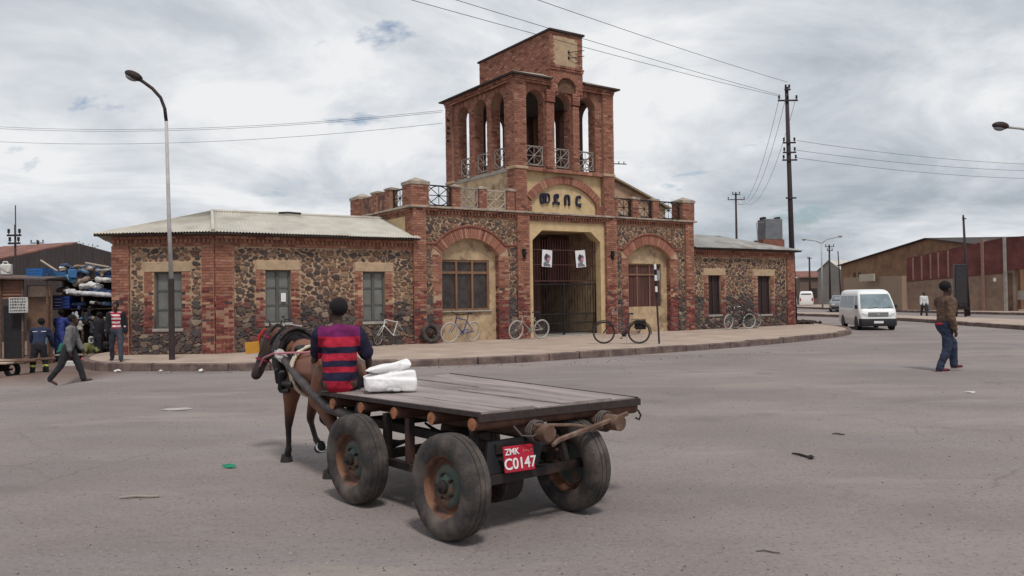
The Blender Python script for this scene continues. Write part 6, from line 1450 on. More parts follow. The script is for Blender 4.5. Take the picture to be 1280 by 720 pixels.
house('salmon walled house at the end of the far street', 34.5, 128, 0, 5.5, 8, 4.0, mat('salmon_wall', (.42, .28, .21), .9, var=.15), M['roof_tin'], [(1, 1.2), (3.4, 1.2)])
house('brown house with low tin roof on the far street', 36.4, 116, -8, 4.5, 7, 3.6, mat('brown_wall', (.19, .12, .085), .9, var=.2), M['roof_tin'], [(1, 1.2)])
house('tan house with pale roof behind the far minivan', 40.5, 140, 0, 9, 9, 5.2, mat('tan_wall', (.33, .25, .18), .9, var=.15), M['roof_tin'], [(1.5, 1.5), (4.5, 1.5)])
house('dark fronted shop between the brown house and the grey store', 37.2, 104, -10, 3.6, 6, 3.5, mat('dusky_wall', (.16, .11, .09), .9, var=.25), M['roof_rust'], [(1.2, .9)])
cb = empty('metal_cabinet', (26.95, 48.4, 0), R(-20), 'tall narrow dark metal cabinet standing beside the thin pole', 'cabinet')
mb = MB(); mb.bevbox(-.33, .33, -.3, .3, .55, 3.15, .03); mb.build('body', mat('cabinet_metal', (.025, .022, .026), .5, var=.3), cb)
mb = MB(); mb.box(-.28, .28, -.32, -.301, .8, 3.0); mb.build('door', mat('cabinet_door', (.035, .03, .034), .5, var=.3), cb)
for x in (-.25, .25): mb = MB(); mb.lathe([(.0, -.05), (.26, -.05), (.28, 0), (.26, .05), (0, .05)], 16, 'X'); mb.build('wheel', M['plastic_black'], cb, loc=(x, 0, .28))
mb = MB(); mb.box(-.45, .45, -.4, .4, .45, .55); mb.build('base_frame', M['steel_dark'], cb)
# palm-like shrub and scrub behind the wall
def shrub(label, x, y, z0, n, r, h, colr, seed):
    rn = random.Random(seed); o = empty('shrub', (x, y, 0), 0, label, 'shrub')
    st = MB(); st.tube((0, 0, 0), (0, 0, z0), .12, .08, 8); st.build('stem', M['logwood'], o)
    lf = MB()
    for i in range(n):
        a = rn.uniform(0, 6.28); e = rn.uniform(.25, 1.3); L_ = r*rn.uniform(.7, 1.1); d = Vector((math.cos(a)*math.cos(e), math.sin(a)*math.cos(e), math.sin(e))); p = Vector((0, 0, z0)); s = d.cross(Vector((0, 0, 1))).normalized()*.06
        q = p+d*L_*.6; t = q+(d+Vector((0, 0, -.8))).normalized()*L_*.45; lf.add([p-s*.4, p+s*.4, q+s, q-s, t], [(0, 1, 2, 3), (3, 2, 4)])
    lf.build('fronds', mat('frond_%d' % seed, colr, .7, var=.3), o)
shrub('spiky palm crown showing above the red brick wall', 32.6, 61, 3.9, 90, 1.0, 1, (.05, .06, .03), 3)
shrub('smaller spiky palm crown above the red brick wall', 31.4, 62, 3.75, 70, .8, 1, (.055, .06, .035), 4)
# ------------------------------------------------------------------ left: rusty shed, shacks and the heaped recycling stall
sh = empty('rusty_shed', (-22, 40, 0), 0, 'long dark shed with rust red sheet roof behind the stalls', 'building')
A, B, C_, D, E_ = [Vector(p)-Vector((-22, 40, 0)) for p in ((-24.6, 38, 3.62), (-21.9, 40.6, 4.62), (-29, 46, 4.85), (-32, 41, 3.5), (-19.6, 42, 3.85))]
mb = MB(); mb.add([A, B, C_, D, A+Vector((0, 0, .06)), B+Vector((0, 0, .06)), C_+Vector((0, 0, .06)), D+Vector((0, 0, .06))], [(0, 1, 2, 3), (4, 5, 6, 7), (0, 1, 5, 4)]); mb.add([B, E_, E_+Vector((-6, 8, 0)), C_], [(0, 1, 2, 3)]); mb.build('roof', M['roof_rust'], sh)
g = lambda p: Vector((p.x, p.y, -.3))
mb = MB(); mb.add([A, B, g(B), g(A), E_, g(E_), D, g(D)], [(0, 1, 2, 3), (1, 4, 5, 2), (6, 0, 3, 7)]); mb.build('wall', mat('dark_shed_sheet', (.055, .045, .045), .85, var=.3, vscale=2, stretch=(6, 6, .5)), sh)
# hills
hm = MB(); rn = random.Random(8)
pts = [(-160+10*i, 10.5+rn.uniform(-1.5, 1.5)-abs(i-8)*.25) for i in range(16)]
vs_ = []; fs_ = []
for i, (x, z) in enumerate(pts): vs_ += [(x, 150, -1), (x, 160+rn.uniform(-4, 4), z), (x, 260, -1)]
for i in range(len(pts)-1): fs_ += [(i*3, (i+1)*3, (i+1)*3+1, i*3+1), (i*3+1, (i+1)*3+1, (i+1)*3+2, i*3+2)]
hm.add(vs_, fs_); tag(hm.build('hill', mat('scrub_hill', (.075, .06, .05), .95, var=.4, vscale=.15), smooth=True), 'low scrubby hill behind the rusty shed', None, None, 'structure')
# scrub trees on the skyline between shed and gatehouse
def tree(label, x, y, h, r, seed, colr=(.045, .045, .032)):
    rn = random.Random(seed); o = empty('scrub_tree', (x, y, 0), 0, label, 'tree', 'scrub trees behind the shed')
    t = MB(); t.path([(0, 0, -.2), (.1, 0, h*.4), (.05, 0, h*.7)], [.16, .12, .06], 7)
    for k in range(5): a = rn.uniform(0, 6.28); t.path([(.06, 0, h*.5), (r*.5*math.cos(a), r*.5*math.sin(a), h*.7), (r*.75*math.cos(a), r*.75*math.sin(a), h*.85)], [.07, .05, .02], 5)
    t.build('trunk', M['logwood'], o); c = MB()
    cl = [(rn.uniform(-.7, .7)*r, rn.uniform(-.7, .7)*r, h*.75+rn.uniform(-.4, .45)*r, rn.uniform(.3, .5)*r) for _ in range(11)]
    for cx, cy, cz, cr in cl:
        for _ in range(90):
            u = Vector((rn.gauss(0, 1), rn.gauss(0, 1), rn.gauss(0, .8))).normalized()*cr*rn.uniform(.55, 1.05); p = Vector((cx, cy, cz))+u; a = Vector((rn.uniform(-1, 1), rn.uniform(-1, 1), rn.uniform(-1, 1))).normalized(); b = a.cross(Vector((rn.uniform(-1, 1), rn.uniform(-1, 1), rn.uniform(-1, 1)))).normalized(); s = rn.uniform(.06, .13)
            f = rn.uniform(.6, 1.4); c.add([p-a*s, p+b*s*.6, p+a*s, p-b*s*.6], [(0, 1, 2, 3)], tuple(x*f for x in colr))
    c.build('crown', mat('scrub_leaf', attr=True, rough=.8), o)
tree('round scrub tree peeping over the shed ridge by the gatehouse eave', -32.5, 62, 6.6, 1.6, 1); tree('broad scrub tree on the skyline behind the shed ridge', -35.5, 66, 6.6, 1.8, 2); tree('lower scrub tree above the left of the shed roof', -45, 66, 6.0, 1.5, 3)
# shack of patched sheet metal
sk = empty('market_shack', (-15.6, 24.0, -.2), R(6), 'patched sheet metal shack with brown corrugated top band', 'shack')
def panel(x0, x1, y, z0, z1, m_, name='panel', ridge=0.0, horiz=False):
    mb = MB()
    if ridge:
        if horiz:
            n = int((z1-z0)/.05)
            vs = [(x, y+(ridge if j % 2 else -ridge), z0+(z1-z0)*j/n) for j in range(n+1) for x in (x0, x1)]
        else:
            n = int((x1-x0)/.05)
            vs = [(x0+(x1-x0)*j/n, y+(ridge if j % 2 else -ridge), z) for j in range(n+1) for z in (z0, z1)]
        mb.add(vs, [(2*j, 2*j+2, 2*j+3, 2*j+1) for j in range(n)])
    else: mb.bevbox(x0, x1, y, y+.03, z0, z1, .006)
    return mb.build(name, m_, sk)
panel(-2.5, .98, -.06, 1.95, 2.62, mat('brown_corrugated', (.17, .085, .06), .75, var=.3, vscale=3), ridge=.014, horiz=True)
panel(-2.5, .35, .0, .0, 1.95, mat('grey_sheet', (.12, .09, .08), .8, var=.5, vscale=2.5, col2=(.16, .07, .05), scale2=2, amt2=.45), ridge=.010)
panel(.40, .98, .02, .0, 1.75, mat('black_sheet', (.02, .018, .02), .7, var=.3))
panel(1.02, 1.75, .10, .0, 2.35, mat('weathered_ply', (.20, .115, .075), .85, var=.35, vscale=3, col2=(.10, .06, .045), scale2=3, amt2=.5), 'plywood_panel')
panel(1.25, 1.60, .085, .55, 1.05, mat('cyan_paint', (.10, .26, .36), .8, var=.4, vscale=7), 'paint_patch')
panel(1.06, 1.70, .07, 2.0, 2.33, mat('pale_sheet', (.33, .24, .19), .8, var=.3), 'patch_sheet')
mb = MB(); mb.hexa([(-2.6, -.3, 2.64), (1.75, -.3, 2.50), (1.75, 1.6, 2.62), (-2.6, 1.6, 2.76), (-2.6, -.3, 2.68), (1.75, -.3, 2.54), (1.75, 1.6, 2.66), (-2.6, 1.6, 2.80)]); mb.build('roof', mat('shack_roof', (.10, .08, .075), .8, var=.3), sk)
for x in (-2.4, .37, 1.0, 1.7): mb = MB(); mb.tube((x, -.1, -.1), (x, -.1, 2.55), .04, n=6); mb.build('post', M['logwood'], sk)
sgn = MB(); sgn.bevbox(-.27, .27, -.012, .012, -.23, .23, .006); so = sgn.build('signboard', mat('chalky_white', (.46, .45, .43), .8, var=.2), None, loc=(-14.62, 23.84, 1.56), rot=(0, 0, R(6))); tag(so, 'small white hand lettered board fixed to the shack front', 'sign')
rn = random.Random(3); tx = MB()
for r in range(5):
    x = -.23
    while x < .2:
        w = rn.uniform(.02, .06); tx.box(x, x+w, -.016, -.012, .16-.085*r, .16-.085*r+rn.uniform(.03, .05)); x += w+rn.uniform(.012, .03)
tx.build('hand_lettering', mat('faded_ink', (.06, .06, .07), .8), so)
# ---- goods: each one its own thing
rn = random.Random(12)
def crate(label, x, y, z, w, d, h, colr, rz=0):
    o = empty('plastic_crate', (x, y, z), R(rz), label, 'crate'); m_ = mat('crate_%d_%d' % (int(colr[2]*100), int(colr[0]*100)), colr, .5, var=.2)
    for k in range(4):
        s = MB(); zz = h*k/4; s.box(-w/2, w/2, -d/2, -d/2+.02, zz, zz+h/4*.72); s.box(-w/2, w/2, d/2-.02, d/2, zz, zz+h/4*.72); s.box(-w/2, -w/2+.02, -d/2+.021, d/2-.021, zz, zz+h/4*.72); s.box(w/2-.02, w/2, -d/2+.021, d/2-.021, zz, zz+h/4*.72); s.build('slat', m_, o)
    p = MB()
    for sx in (-1, 1):
        for sy in (-1, 1): p.box(sx*w/2-.02*sx-.018, sx*w/2-.02*sx+.018, sy*(d/2+.002)-.012, sy*(d/2+.002)+.012, 0, h)
    p.build('corner_post', m_, o); b = MB(); b.box(-w/2+.02, w/2-.02, -d/2+.02, d/2-.02, .01, .03); b.build('bottom', m_, o)
blue = (.03, .10, .25)
rk = empty('goods_rack', (-13.6, 25.9, -.2), R(4), 'rough wooden rack carrying heaped scrap goods beside the gatehouse', 'rack')
for x in (-1.05, .0, 1.05):
    for y in (-.5, .6): p = MB(); p.tube((x, y, 0), (x, y, 2.75), .035, n=6); p.build('post', M['logwood'], rk)
for z in (1.15, 1.62, 2.05, 2.55): p = MB(); p.box(-1.15, 1.15, -.55, .65, z-.03, z); p.build('shelf', M['logwood'], rk)
p = MB(); p.box(-1.15, 1.15, .66, .70, 0, 2.6); p.build('back_sheet', mat('rack_back', (.07, .055, .05), .8, var=.4, vscale=3), rk)
RZ = -.2
crate('wide blue slatted crate resting on the top shelf at the gatehouse end', -12.75, 25.75, RZ+2.56, .85, .6, .42, blue, 4)
crate('blue crate standing on the shack roof edge', -14.9, 25.4, 2.36, .55, .45, .36, (.02, .12, .34), -8)
crate('blue wire sided crate on the middle shelf above the dark opening', -14.25, 25.45, RZ+1.64, .75, .5, .40, (.025, .05, .22), 3)
crate('small blue crate wedged between the roof edge and the rack', -14.25, 25.5, RZ+2.58, .36, .36, .28, (.03, .14, .30), 12)
def bundle(label, pts, r, colr, cat='bundle', disp=.05, flat=.85, vox=.02, name='bundle'):
    mb = MB()
    for a, b in zip(pts, pts[1:]): caps(mb, a, r, b, r*.92, flat)
    o = blob(mb, name, mat('goods_'+name+'_%d_%d_%d' % tuple(int(x*99) for x in colr), colr, .7, var=.3, vscale=6), None, vox, 3, disp=disp, dscale=.12); tag(o, label, cat)
bundle('long silvery roll of plastic sheeting laid along the rack front', [(-13.75, 25.15, 1.92), (-13.1, 25.1, 1.88), (-12.45, 25.05, 1.82)], .10, (.52, .52, .54), 'roll', .04, .8, .02, 'plastic_roll')
bundle('heap of crumpled white plastic above the silvery roll', [(-13.55, 25.4, 2.12), (-13.25, 25.35, 2.16), (-13.0, 25.4, 2.08)], .13, (.62, .61, .60), 'plastic heap', .08, .8, .02, 'plastic_heap')
bundle('pinkish folded tarpaulin between the crates', [(-13.75, 25.45, 2.22), (-13.4, 25.4, 2.36)], .14, (.34, .25, .21), 'tarpaulin', .08, .7, .02, 'tarpaulin')
bundle('pale bundle of sheeting on the top shelf', [(-13.1, 25.4, 2.62), (-12.75, 25.35, 2.62)], .07, (.56, .56, .56), 'bundle', .05, .6, .02, 'sheet_bundle')
bundle('white tied bundle under the wide blue crate', [(-12.95, 25.2, 2.32), (-12.6, 25.2, 2.30)], .11, (.58, .57, .55), 'bundle', .06, .8, .02, 'tied_bundle')
bundle('blue cloth bundle beside the small blue crate', [(-13.95, 25.35, 2.42), (-13.8, 25.3, 2.32)], .12, (.10, .25, .38), 'bundle', .06, .8, .02, 'cloth_bundle')
for i in range(16):
    x = -13.7+.083*i+rn.uniform(-.02, .02); dark = rn.random() < .6
    c = rn.choice([(.02, .02, .024), (.03, .03, .045), (.018, .016, .02), (.05, .05, .06)]) if dark else rn.choice([(.45, .45, .46), (.30, .32, .36), (.04, .06, .16), (.5, .48, .45)])
    z = rn.uniform(.95, 1.55); L_ = rn.uniform(.25, .55)
    mb = MB(); caps(mb, (x, 25.0+rn.uniform(-.08, .08), z), .05, (x+rn.uniform(-.05, .05), 24.98, z-L_*.6), .075, .6); caps(mb, (x-.06, 25.0, z-.08), .035, (x+.07, 25.0, z-.1), .035, .7)
    o = blob(mb, 'hung_bag', mat('bag_%d_%d' % (int(c[0]*1000), int(c[2]*1000)), c, .6, var=.3), None, .018, 3, disp=.04, dscale=.08)
    tag(o, ('black' if dark else 'pale')+' plastic bag hanging in the clutter below the silvery roll', 'bag', ('dark' if dark else 'pale')+' bags hanging below the roll')
pal = {'blue': [(.05, .10, .22), (.10, .18, .30), (.04, .06, .15)], 'pale': [(.5, .5, .5), (.42, .40, .38), (.58, .57, .56)], 'dark': [(.03, .03, .035), (.05, .045, .05)], 'brown': [(.20, .12, .08), (.28, .19, .13)]}
for i in range(44):
    kind = rn.choice(['blue', 'blue', 'pale', 'pale', 'dark', 'brown']); c = rn.choice(pal[kind])
    x = rn.uniform(-14.45, -12.55); row = rn.choice((1.18, 1.65, 2.08, 2.58, 2.58)); z = RZ+row+rn.uniform(.06, .16)+(rn.uniform(0, .28) if row > 2.5 else 0); y = 25.35+rn.uniform(-.08, .25); a = rn.uniform(.05, .16)
    mb = MB(); caps(mb, (x-a, y, z+rn.uniform(-.03, .03)), rn.uniform(.05, .09), (x+a, y+rn.uniform(-.05, .05), z+rn.uniform(-.05, .05)), rn.uniform(.04, .09), .8)
    if rn.random() < .5: caps(mb, (x, y, z), .06, (x+rn.uniform(-.06, .06), y-.05, z+rn.uniform(-.16, .12)), .05, .8)
    o = blob(mb, 'scrap_bundle', mat('scrapgoods_%s_%d' % (kind, int(c[0]*1000)), c, .6, var=.3, vscale=6), None, .018, 2, disp=.05, dscale=.07, crease=.02)
    tag(o, kind+' bundle of scrap plastic heaped on the wooden rack', 'bundle', kind+' bundles heaped on the rack')
def jerry(label, x, y, z, colr, s=1.0, rz=0):
    o = empty('jerrycan', (x, y, z), R(rz), label, 'jerrycan'); m_ = mat('jerry_%d_%d' % (int(colr[0]*100), int(colr[2]*100)), colr, .45, var=.15)
    b = MB(); b.bevbox(-.15*s, .15*s, -.1*s, .1*s, 0, .34*s, .03*s); b.build('body', m_, o, smooth=True, auto=40); h = MB(); h.path([(-.1*s, 0, .33*s), (-.08*s, 0, .41*s), (.03*s, 0, .41*s), (.05*s, 0, .34*s)], .02*s, 6); h.build('handle', m_, o); c = MB(); c.tube((.1*s, 0, .33*s), (.1*s, 0, .38*s), .03*s, n=8); c.build('cap', M['plastic_black'], o)
jerry('white plastic jerrycan standing on the shack roof', -15.7, 25.0, 2.50, (.60, .58, .55), 1.0, 10)
jerry('blue jerrycan lodged among the crates on the rack', -13.75, 25.2, RZ+2.58, (.05, .16, .36), .8, 30)
for i, (a, b, lb) in enumerate((((-14.75, 25.2, 2.95), (-14.2, 25.15, 2.6), 'pale plank sloping off the blue roof crate'), ((-13.4, 25.3, 2.85), (-12.6, 25.2, 2.70), 'thin pale board lying over the top shelf bundle'), ((-15.6, 24.4, 2.75), (-15.2, 24.3, 2.55), 'short stick jutting from the shack roof'))):
    mb = MB(); mb.tube(a, b, .035, n=4); o = mb.build('board', mat('pale_board', (.33, .27, .22), .85, var=.2)); tag(o, lb, 'board')
mb = MB(); mb.bevbox(-.22, .22, -.2, .2, 0, .40, .02); o = mb.build('scrap_box', mat('grey_box', (.20, .18, .16), .8, var=.3), None, loc=(-13.55, 25.7, RZ+2.56), rot=(0, 0, R(15))); tag(o, 'grey scrap metal box on the rack top between the blue crates', 'box')
# low counter of pale planks, boxes and bags on the ground
ct = empty('plank_bench', (-13.5, 24.6, -.2), R(4), 'long low bench of pale planks before the stall', 'bench')
for k in range(2): p = MB(); p.bevbox(-1.5, 1.15, -.12+.13*k, .0+.13*k, .20, .235, .004); p.build('plank', mat('pale_plank', (.42, .33, .25), .85, var=.2), ct)
for x in (-1.2, 0, .95): p = MB(); p.box(x-.03, x+.03, -.1, .12, 0, .20); p.build('leg', M['logwood'], ct)
mb = MB(); mb.bevbox(-.24, .24, -.12, .12, 0, .13, .01); o = mb.build('carton', mat('white_carton', (.52, .51, .50), .8), None, loc=(-11.75, 21.6, gz(-11.75, 21.6)), rot=(0, 0, R(3))); tag(o, 'flat white carton on the ground by the kerb corner', 'carton')
bundle('red carrier bag set down by the white carton', [(-11.72, 22.0, -.08), (-11.70, 22.0, .02)], .11, (.42, .03, .06), 'bag', .05, .9, .015, 'carrier_bag')
bundle('grey sack lying by the red carrier bag', [(-12.25, 22.1, -.12), (-11.98, 22.05, -.10)], .08, (.36, .34, .33), 'sack', .05, .8, .015, 'small_sack')
# flat handcart at the picture's left
hc = empty('handcart', (-12.35, 19.0, -.2), R(-12), 'low flat handcart with pale plank bed by the bending man', 'handcart')
for k in range(4): p = MB(); p.bevbox(-1.2, 1.0, -.55+.28*k, -.285+.28*k, .43, .465, .004); p.build('plank', mat('pale_plank', (.42, .33, .25)), hc)
for y in (-.4, .4): p = MB(); p.tube((-1.2, y, .40), (1.55, y*.7, .50), .03, n=6); p.build('handle', M['logwood'], hc)
for y in (-.5, .5): p = MB(); p.lathe([(.12, -.04), (.2, -.05), (.22, 0), (.2, .05), (.12, .04)], 18, 'Y', closed=True); p.build('wheel', M['plastic_black'], hc, loc=(.15, y, .22))
p = MB(); p.tube((.15, -.5, .22), (.15, .5, .22), .025, n=6); p.box(.1, .2, -.35, .35, .22, .40); p.build('axle', M['steel_dark'], hc)
# ------------------------------------------------------------------ people in the street
dk = cloth('black_trousers', (.016, .015, .02)); shoe = cloth('dark_shoe', (.02, .018, .02)); brownshoe = cloth('brown_shoe', (.07, .035, .028))
def rm_extra(o, P, J, k, pel, chest, neck, up, hv):
    r = MB(); c = P(pel+up*.02); r.path([c+Vector((.150*math.cos(t)*k, .112*math.sin(t)*k, 0)) for t in [2*math.pi*i/18 for i in range(18)]], .028*k, 6, closed=True); r.build('shirt_hem', cloth('red_hem', (.40, .02, .04)), o, smooth=True)
    c = MB(); cc = P(neck-up*.01); c.path([cc+Vector((.075*math.cos(t)*k, .072*math.sin(t)*k, .01*math.sin(t))) for t in [2*math.pi*i/16 for i in range(16)]], .02*k, 6, closed=True); c.build('collar', cloth('dark_knit', (.025, .02, .022)), o, smooth=True)
    for n in 'LR':
        q = MB(); ank, fd = J[n][2], J[n][3]; a = P(ank-Vector((0, 0, .072))-fd*.05); b = P(ank-Vector((0, 0, .072))+fd*.19); q.tube(a, b, .035*k, .03*k, 8, flat=.35, side=(1, 0, 0)); q.build('sole', cloth('white_sole', (.45, .40, .40)), o)
person('young man in a brown bomber jacket and blue jeans walking across the road', (8.55, 15.95, 0), 8, 1.77, lean=3, twist=0, head=(-4, 2), legL=(35, 32, 2), legR=(-3, 22, 2), armL=(22, 6, 95), armR=(-8, 8, 22),
       top=mat('cloth_bomber', (.115, .068, .042), .75, var=.25, vscale=5, col2=(.06, .034, .032), scale2=3.5, amt2=.45, w2=.12, bump=.2, bscale=60), top_name='jacket', trousers=mat('cloth_jeans', (.022, .030, .058), .85, var=.4, vscale=6, bump=.2, bscale=80), shoes=cloth('red_trainer', (.10, .022, .028)), hair='afro', voxel=.012, bulk=.034, hem=-.02, extra=rm_extra)
person('man in a grey jacket striding past the stalls with bowed head', (-9.55, 17.3, gz(-9.55, 17.3)), 15, 1.50, lean=10, head=(10, -14), legL=(27, 10, 3), legR=(-18, 18, 3), armL=(14, 8, 10), armR=(-6, 10, 16), foot_flat=(True, False),
       top=cloth('grey_jacket', (.15, .15, .148)), trousers=cloth('charcoal_trousers', (.022, .022, .026)), shoes=brownshoe, hair='short', voxel=.016, bulk=.032, hem=.06)
def hv_extra(o, P, J, k, pel, chest, neck, up, hv):
    for n in 'LR':
        r = MB(); a, b = J[n][1], J[n][2]; p = a.lerp(b, .22); q = a.lerp(b, .36); r.tube(P(p), P(q), .085*k, .082*k, 12, caps=False); r.build('reflective_band', mat('hi_vis', (.52, .56, .12), .6), o, smooth=True)
    r = MB(); a, b = J['L'][5], J['L'][6]; r.tube(P(a.lerp(b, .75)), P(a.lerp(b, .98)), .058*k, .055*k, 10, caps=False); r.build('reflective_cuff', mat('silver_band', (.5, .5, .5), .5), o, smooth=True)
    r = MB(); r.tube(P(neck-up*.09+Vector((-.17, -.10, 0))), P(neck-up*.09+Vector((.17, -.10, 0))), .014*k, n=6); r.build('reflective_piping', mat('silver_band', (.5, .5, .5), .5), o)
person('man in navy work jacket and reflective trouser bands bending over the handcart', (-11.3, 19.2, -.2), 105, 1.48, lean=24, head=(0, -12), legL=(2, 4, 8), legR=(6, 8, 8), armL=(26, 16, 14), armR=(20, 10, 20),
       top=cloth('navy_jacket', (.018, .026, .062)), trousers=dk, shoes=shoe, hair='short', voxel=.016, bulk=.03, extra=hv_extra)
cov = cloth('blue_overall', (.045, .065, .26))
person('man in bright blue overalls standing with his back turned at the stall', (-15.0, 28.0, -.2), 85, 1.58, lean=6, head=(0, -10), armL=(30, 10, 60), armR=(30, 10, 60), top=cov, top_name='overall_top', trousers=cov, shoes=shoe, hair='short', voxel=.02, bulk=.03).location = (-14.05, 25.0, -.2)
rw = band_mat('red_white_stripes', [(-9, (.55, .5, .5))]+[(.70+.045*i, ((.36, .02, .045) if i % 2 == 0 else (.58, .53, .53))) for i in range(12)])
def jk_extra(o, P, J, k, pel, chest, neck, up, hv):
    j = MB()
    for s, n in ((-1, 'L'), (1, 'R')):
        hip, knee, ank, fd, sh, el, wr, ad2 = J[n]
        caps(j, P(sh), .085*k, P(el), .072*k); caps(j, P(el), .072*k, P(wr), .058*k); caps(j, P(sh-Vector((s*.04, .0, .06))), .085*k, P(pel+Vector((s*.12, -.02, .02))), .085*k, .8)
    caps(j, P(chest+Vector((0, -.06, .08))), .14*k, P(pel+Vector((0, -.05, .03))), .14*k, .6, Vector((1, 0, 0)))
    blob(j, 'open_jacket', cloth('black_jacket', (.014, .013, .016)), o, .016, 4, disp=.02)
person('man in open black jacket over a red and white striped shirt by the brick corner', (-9.72, 19.75, PZ), -72, 1.46, lean=2, head=(-10, -6), legL=(18, 6, 6), legR=(-14, 8, 6), armL=(-6, 12, 20), armR=(4, 10, 20),
       top=rw, top_name='shirt', trousers=cloth('grey_jeans', (.045, .052, .07)), shoes=shoe, hair='short', voxel=.016, bulk=.012, extra=jk_extra)
for lb, x, y, f, c, hd in (('child in a green top crouching at the low bench', -13.35, 24.15, -70, (.02, .12, .085), None), ('figure in an olive wrap and pale hood crouching by the bench end', -12.62, 24.1, -60, (.16, .16, .06), (.34, .34, .33)), ('figure in a red hood crouching behind the olive wrapped one', -12.62, 24.75, -80, (.06, .05, .055), (.36, .03, .05))):
    person(lb, (x, y, -.08), f, 1.3, lean=14, head=(0, -6), legL=(95, 120, 14), legR=(95, 120, 14), armL=(40, 8, 50), armR=(40, 8, 50), top=cloth('wrap_%d' % int(c[1]*100), c), trousers=dk, shoes=shoe, hair='short' if hd is None else None, sit=True, voxel=.02, bulk=.05, hood=None if hd is None else cloth('hood_%d' % int(hd[0]*100), hd))
def wh_extra(o, P, J, k, pel, chest, neck, up, hv):
    b = MB(); wr = J['L'][6]; b.add([P(wr+Vector((0, -.03, -.08))), P(wr+Vector((0, .03, -.08)))], []) if False else None; c = P(wr+Vector((0, 0, -.09))); b.bevbox(c.x-.05, c.x+.05, c.y-.14, c.y+.14, c.z-.36, c.z, .02); b.build('carried_bag', cloth('slate_bag', (.07, .10, .14)), o)
person('man in a loose white shirt carrying a bag along the traffic island far off', (25.97, 50.8, 0), -95, 1.50, lean=2, legL=(14, 6, 3), legR=(-12, 8, 3), top=cloth('white_shirt', (.66, .66, .65)), trousers=cloth('dark_slacks', (.04, .035, .035)), shoes=shoe, hair='short', voxel=.025, bulk=.045, hem=.12, extra=wh_extra)
person('person in a black coat standing among the hanging bags beside the striped shirt man', (-12.35, 24.0, gz(-12.35, 24.0)), 60, 1.5, lean=5, head=(10, -8), armL=(20, 8, 40), armR=(6, 8, 14), top=cloth('black_jacket', (.014, .013, .016)), trousers=dk, shoes=shoe, hair='short', voxel=.018, bulk=.035, hem=.1)
person('person in a faded blue jacket bending at the goods beside the blue overalls', (-14.5, 24.9, -.2), 120, 1.5, lean=18, head=(10, -12), armL=(40, 8, 30), armR=(36, 8, 30), top=cloth('faded_blue', (.10, .14, .26)), trousers=dk, shoes=shoe, hair='short', voxel=.018, bulk=.03)
# ------------------------------------------------------------------ posters on the gate
BM = Matrix.Translation((.172, 27.61, 0)) @ Matrix.Rotation(YAW, 4, 'Z')
def poster(label, u, z, w, h, tilt):
    p = MB(); n = 8
    vs = [(-w/2+w*i/n, -.012*math.sin(math.pi*i/n)*(1+.5*j), -h/2+h*j/4) for j in range(5) for i in range(n+1)]; p.add(vs, [(j*(n+1)+i, j*(n+1)+i+1, (j+1)*(n+1)+i+1, (j+1)*(n+1)+i) for j in range(4) for i in range(n)])
    o = p.build('poster', M['paper']); o.matrix_world = BM @ Matrix.Translation((u, .262, z)) @ Matrix.Rotation(R(tilt), 4, 'Y'); tag(o, label, 'poster')
    def blot(cx, cz, rx, rz, c, dy, nm, seed):
        q = MB(); rn = random.Random(seed); q.add([(cx+rx*math.cos(t)*rn.uniform(.75, 1.15), dy, cz+rz*math.sin(t)*rn.uniform(.75, 1.15)) for t in [2*math.pi*i/14 for i in range(14)]], [tuple(range(14))]); q.build('print', mat('print_'+nm, c, .8, var=.2), o)
    blot(.0, .0, .15, .17, (.20, .19, .26), -.028, 'dusk', 1); blot(-.05, .05, .08, .13, (.045, .045, .06), -.031, 'ink', 2); blot(.045, -.01, .06, .085, (.55, .20, .24), -.034, 'pink', 3); blot(.02, .07, .045, .05, (.07, .06, .07), -.037, 'hair', 4)
    q = MB()
    for k in range(3): q.box(-w*.36, w*.36-.05*k, -.024, -.022, -h*.44+.045*k, -h*.44+.045*k+.024)
    q.build('print', mat('print_ink', (.045, .045, .06)), o)
poster('white poster with dark portrait hung on the gate beside the left pilaster', 1.49, 2.94, .44, .60, 3); poster('white poster with dark portrait hung on the gate beside the right pilaster', 3.02, 2.95, .46, .62, -5)
# ------------------------------------------------------------------ litter on the road
def scrap(label, x, y, colr, w, d, seed, cat='litter', name='paper_scrap', h=.015):
    rn = random.Random(seed); mb = MB(); n = 9; z = gz(x, y)+.006
    ring = [(w*math.cos(2*math.pi*i/n)*rn.uniform(.6, 1.1), d*math.sin(2*math.pi*i/n)*rn.uniform(.6, 1.1), rn.uniform(.0, h)) for i in range(n)]
    mb.add(ring+[(0, 0, h*1.3)]+[(a, b, c-.004) for a, b, c in ring], [(i, (i+1) % n, n) for i in range(n)]+[(i, n+1+i, n+1+(i+1) % n, (i+1) % n) for i in range(n)]); o = mb.build(name, mat('scrap_%d_%d_%d' % tuple(int(c*99) for c in colr), colr, .7, var=.15), loc=(x, y, z)); tag(o, label, cat)
from math import pi
def gp(px, py):      # road point under a picture position, worked out once from the fitted camera
    dx, dy = px-640, -(py-360); c, s = math.cos(R(.831)), math.sin(R(.831)); sx = c*dx+s*dy; sy = -s*dx+c*dy; F = 1006.28; p = R(.613)
    r = Vector((sx, F*math.cos(p)-sy*math.sin(p), F*math.sin(p)+sy*math.cos(p))); t = -1.6/r.z; return r.x*t, r.y*t
scrap('crushed green wrapper lying on the road left of the horse', *gp(288, 585), (.02, .22, .13), .085, .035, 1, name='wrapper', h=.03)
scrap('dusty white paper scrap flattened on the road before the kerb', *gp(222, 512), (.38, .34, .32), .22, .16, 2)
scrap('crumpled white paper by the kerb below the left wing', *gp(252, 466), (.62, .60, .58), .09, .09, 3, h=.07)
scrap('white scrap lying at the kerb near the stall corner', *gp(148, 465), (.60, .58, .56), .10, .08, 4, h=.06)
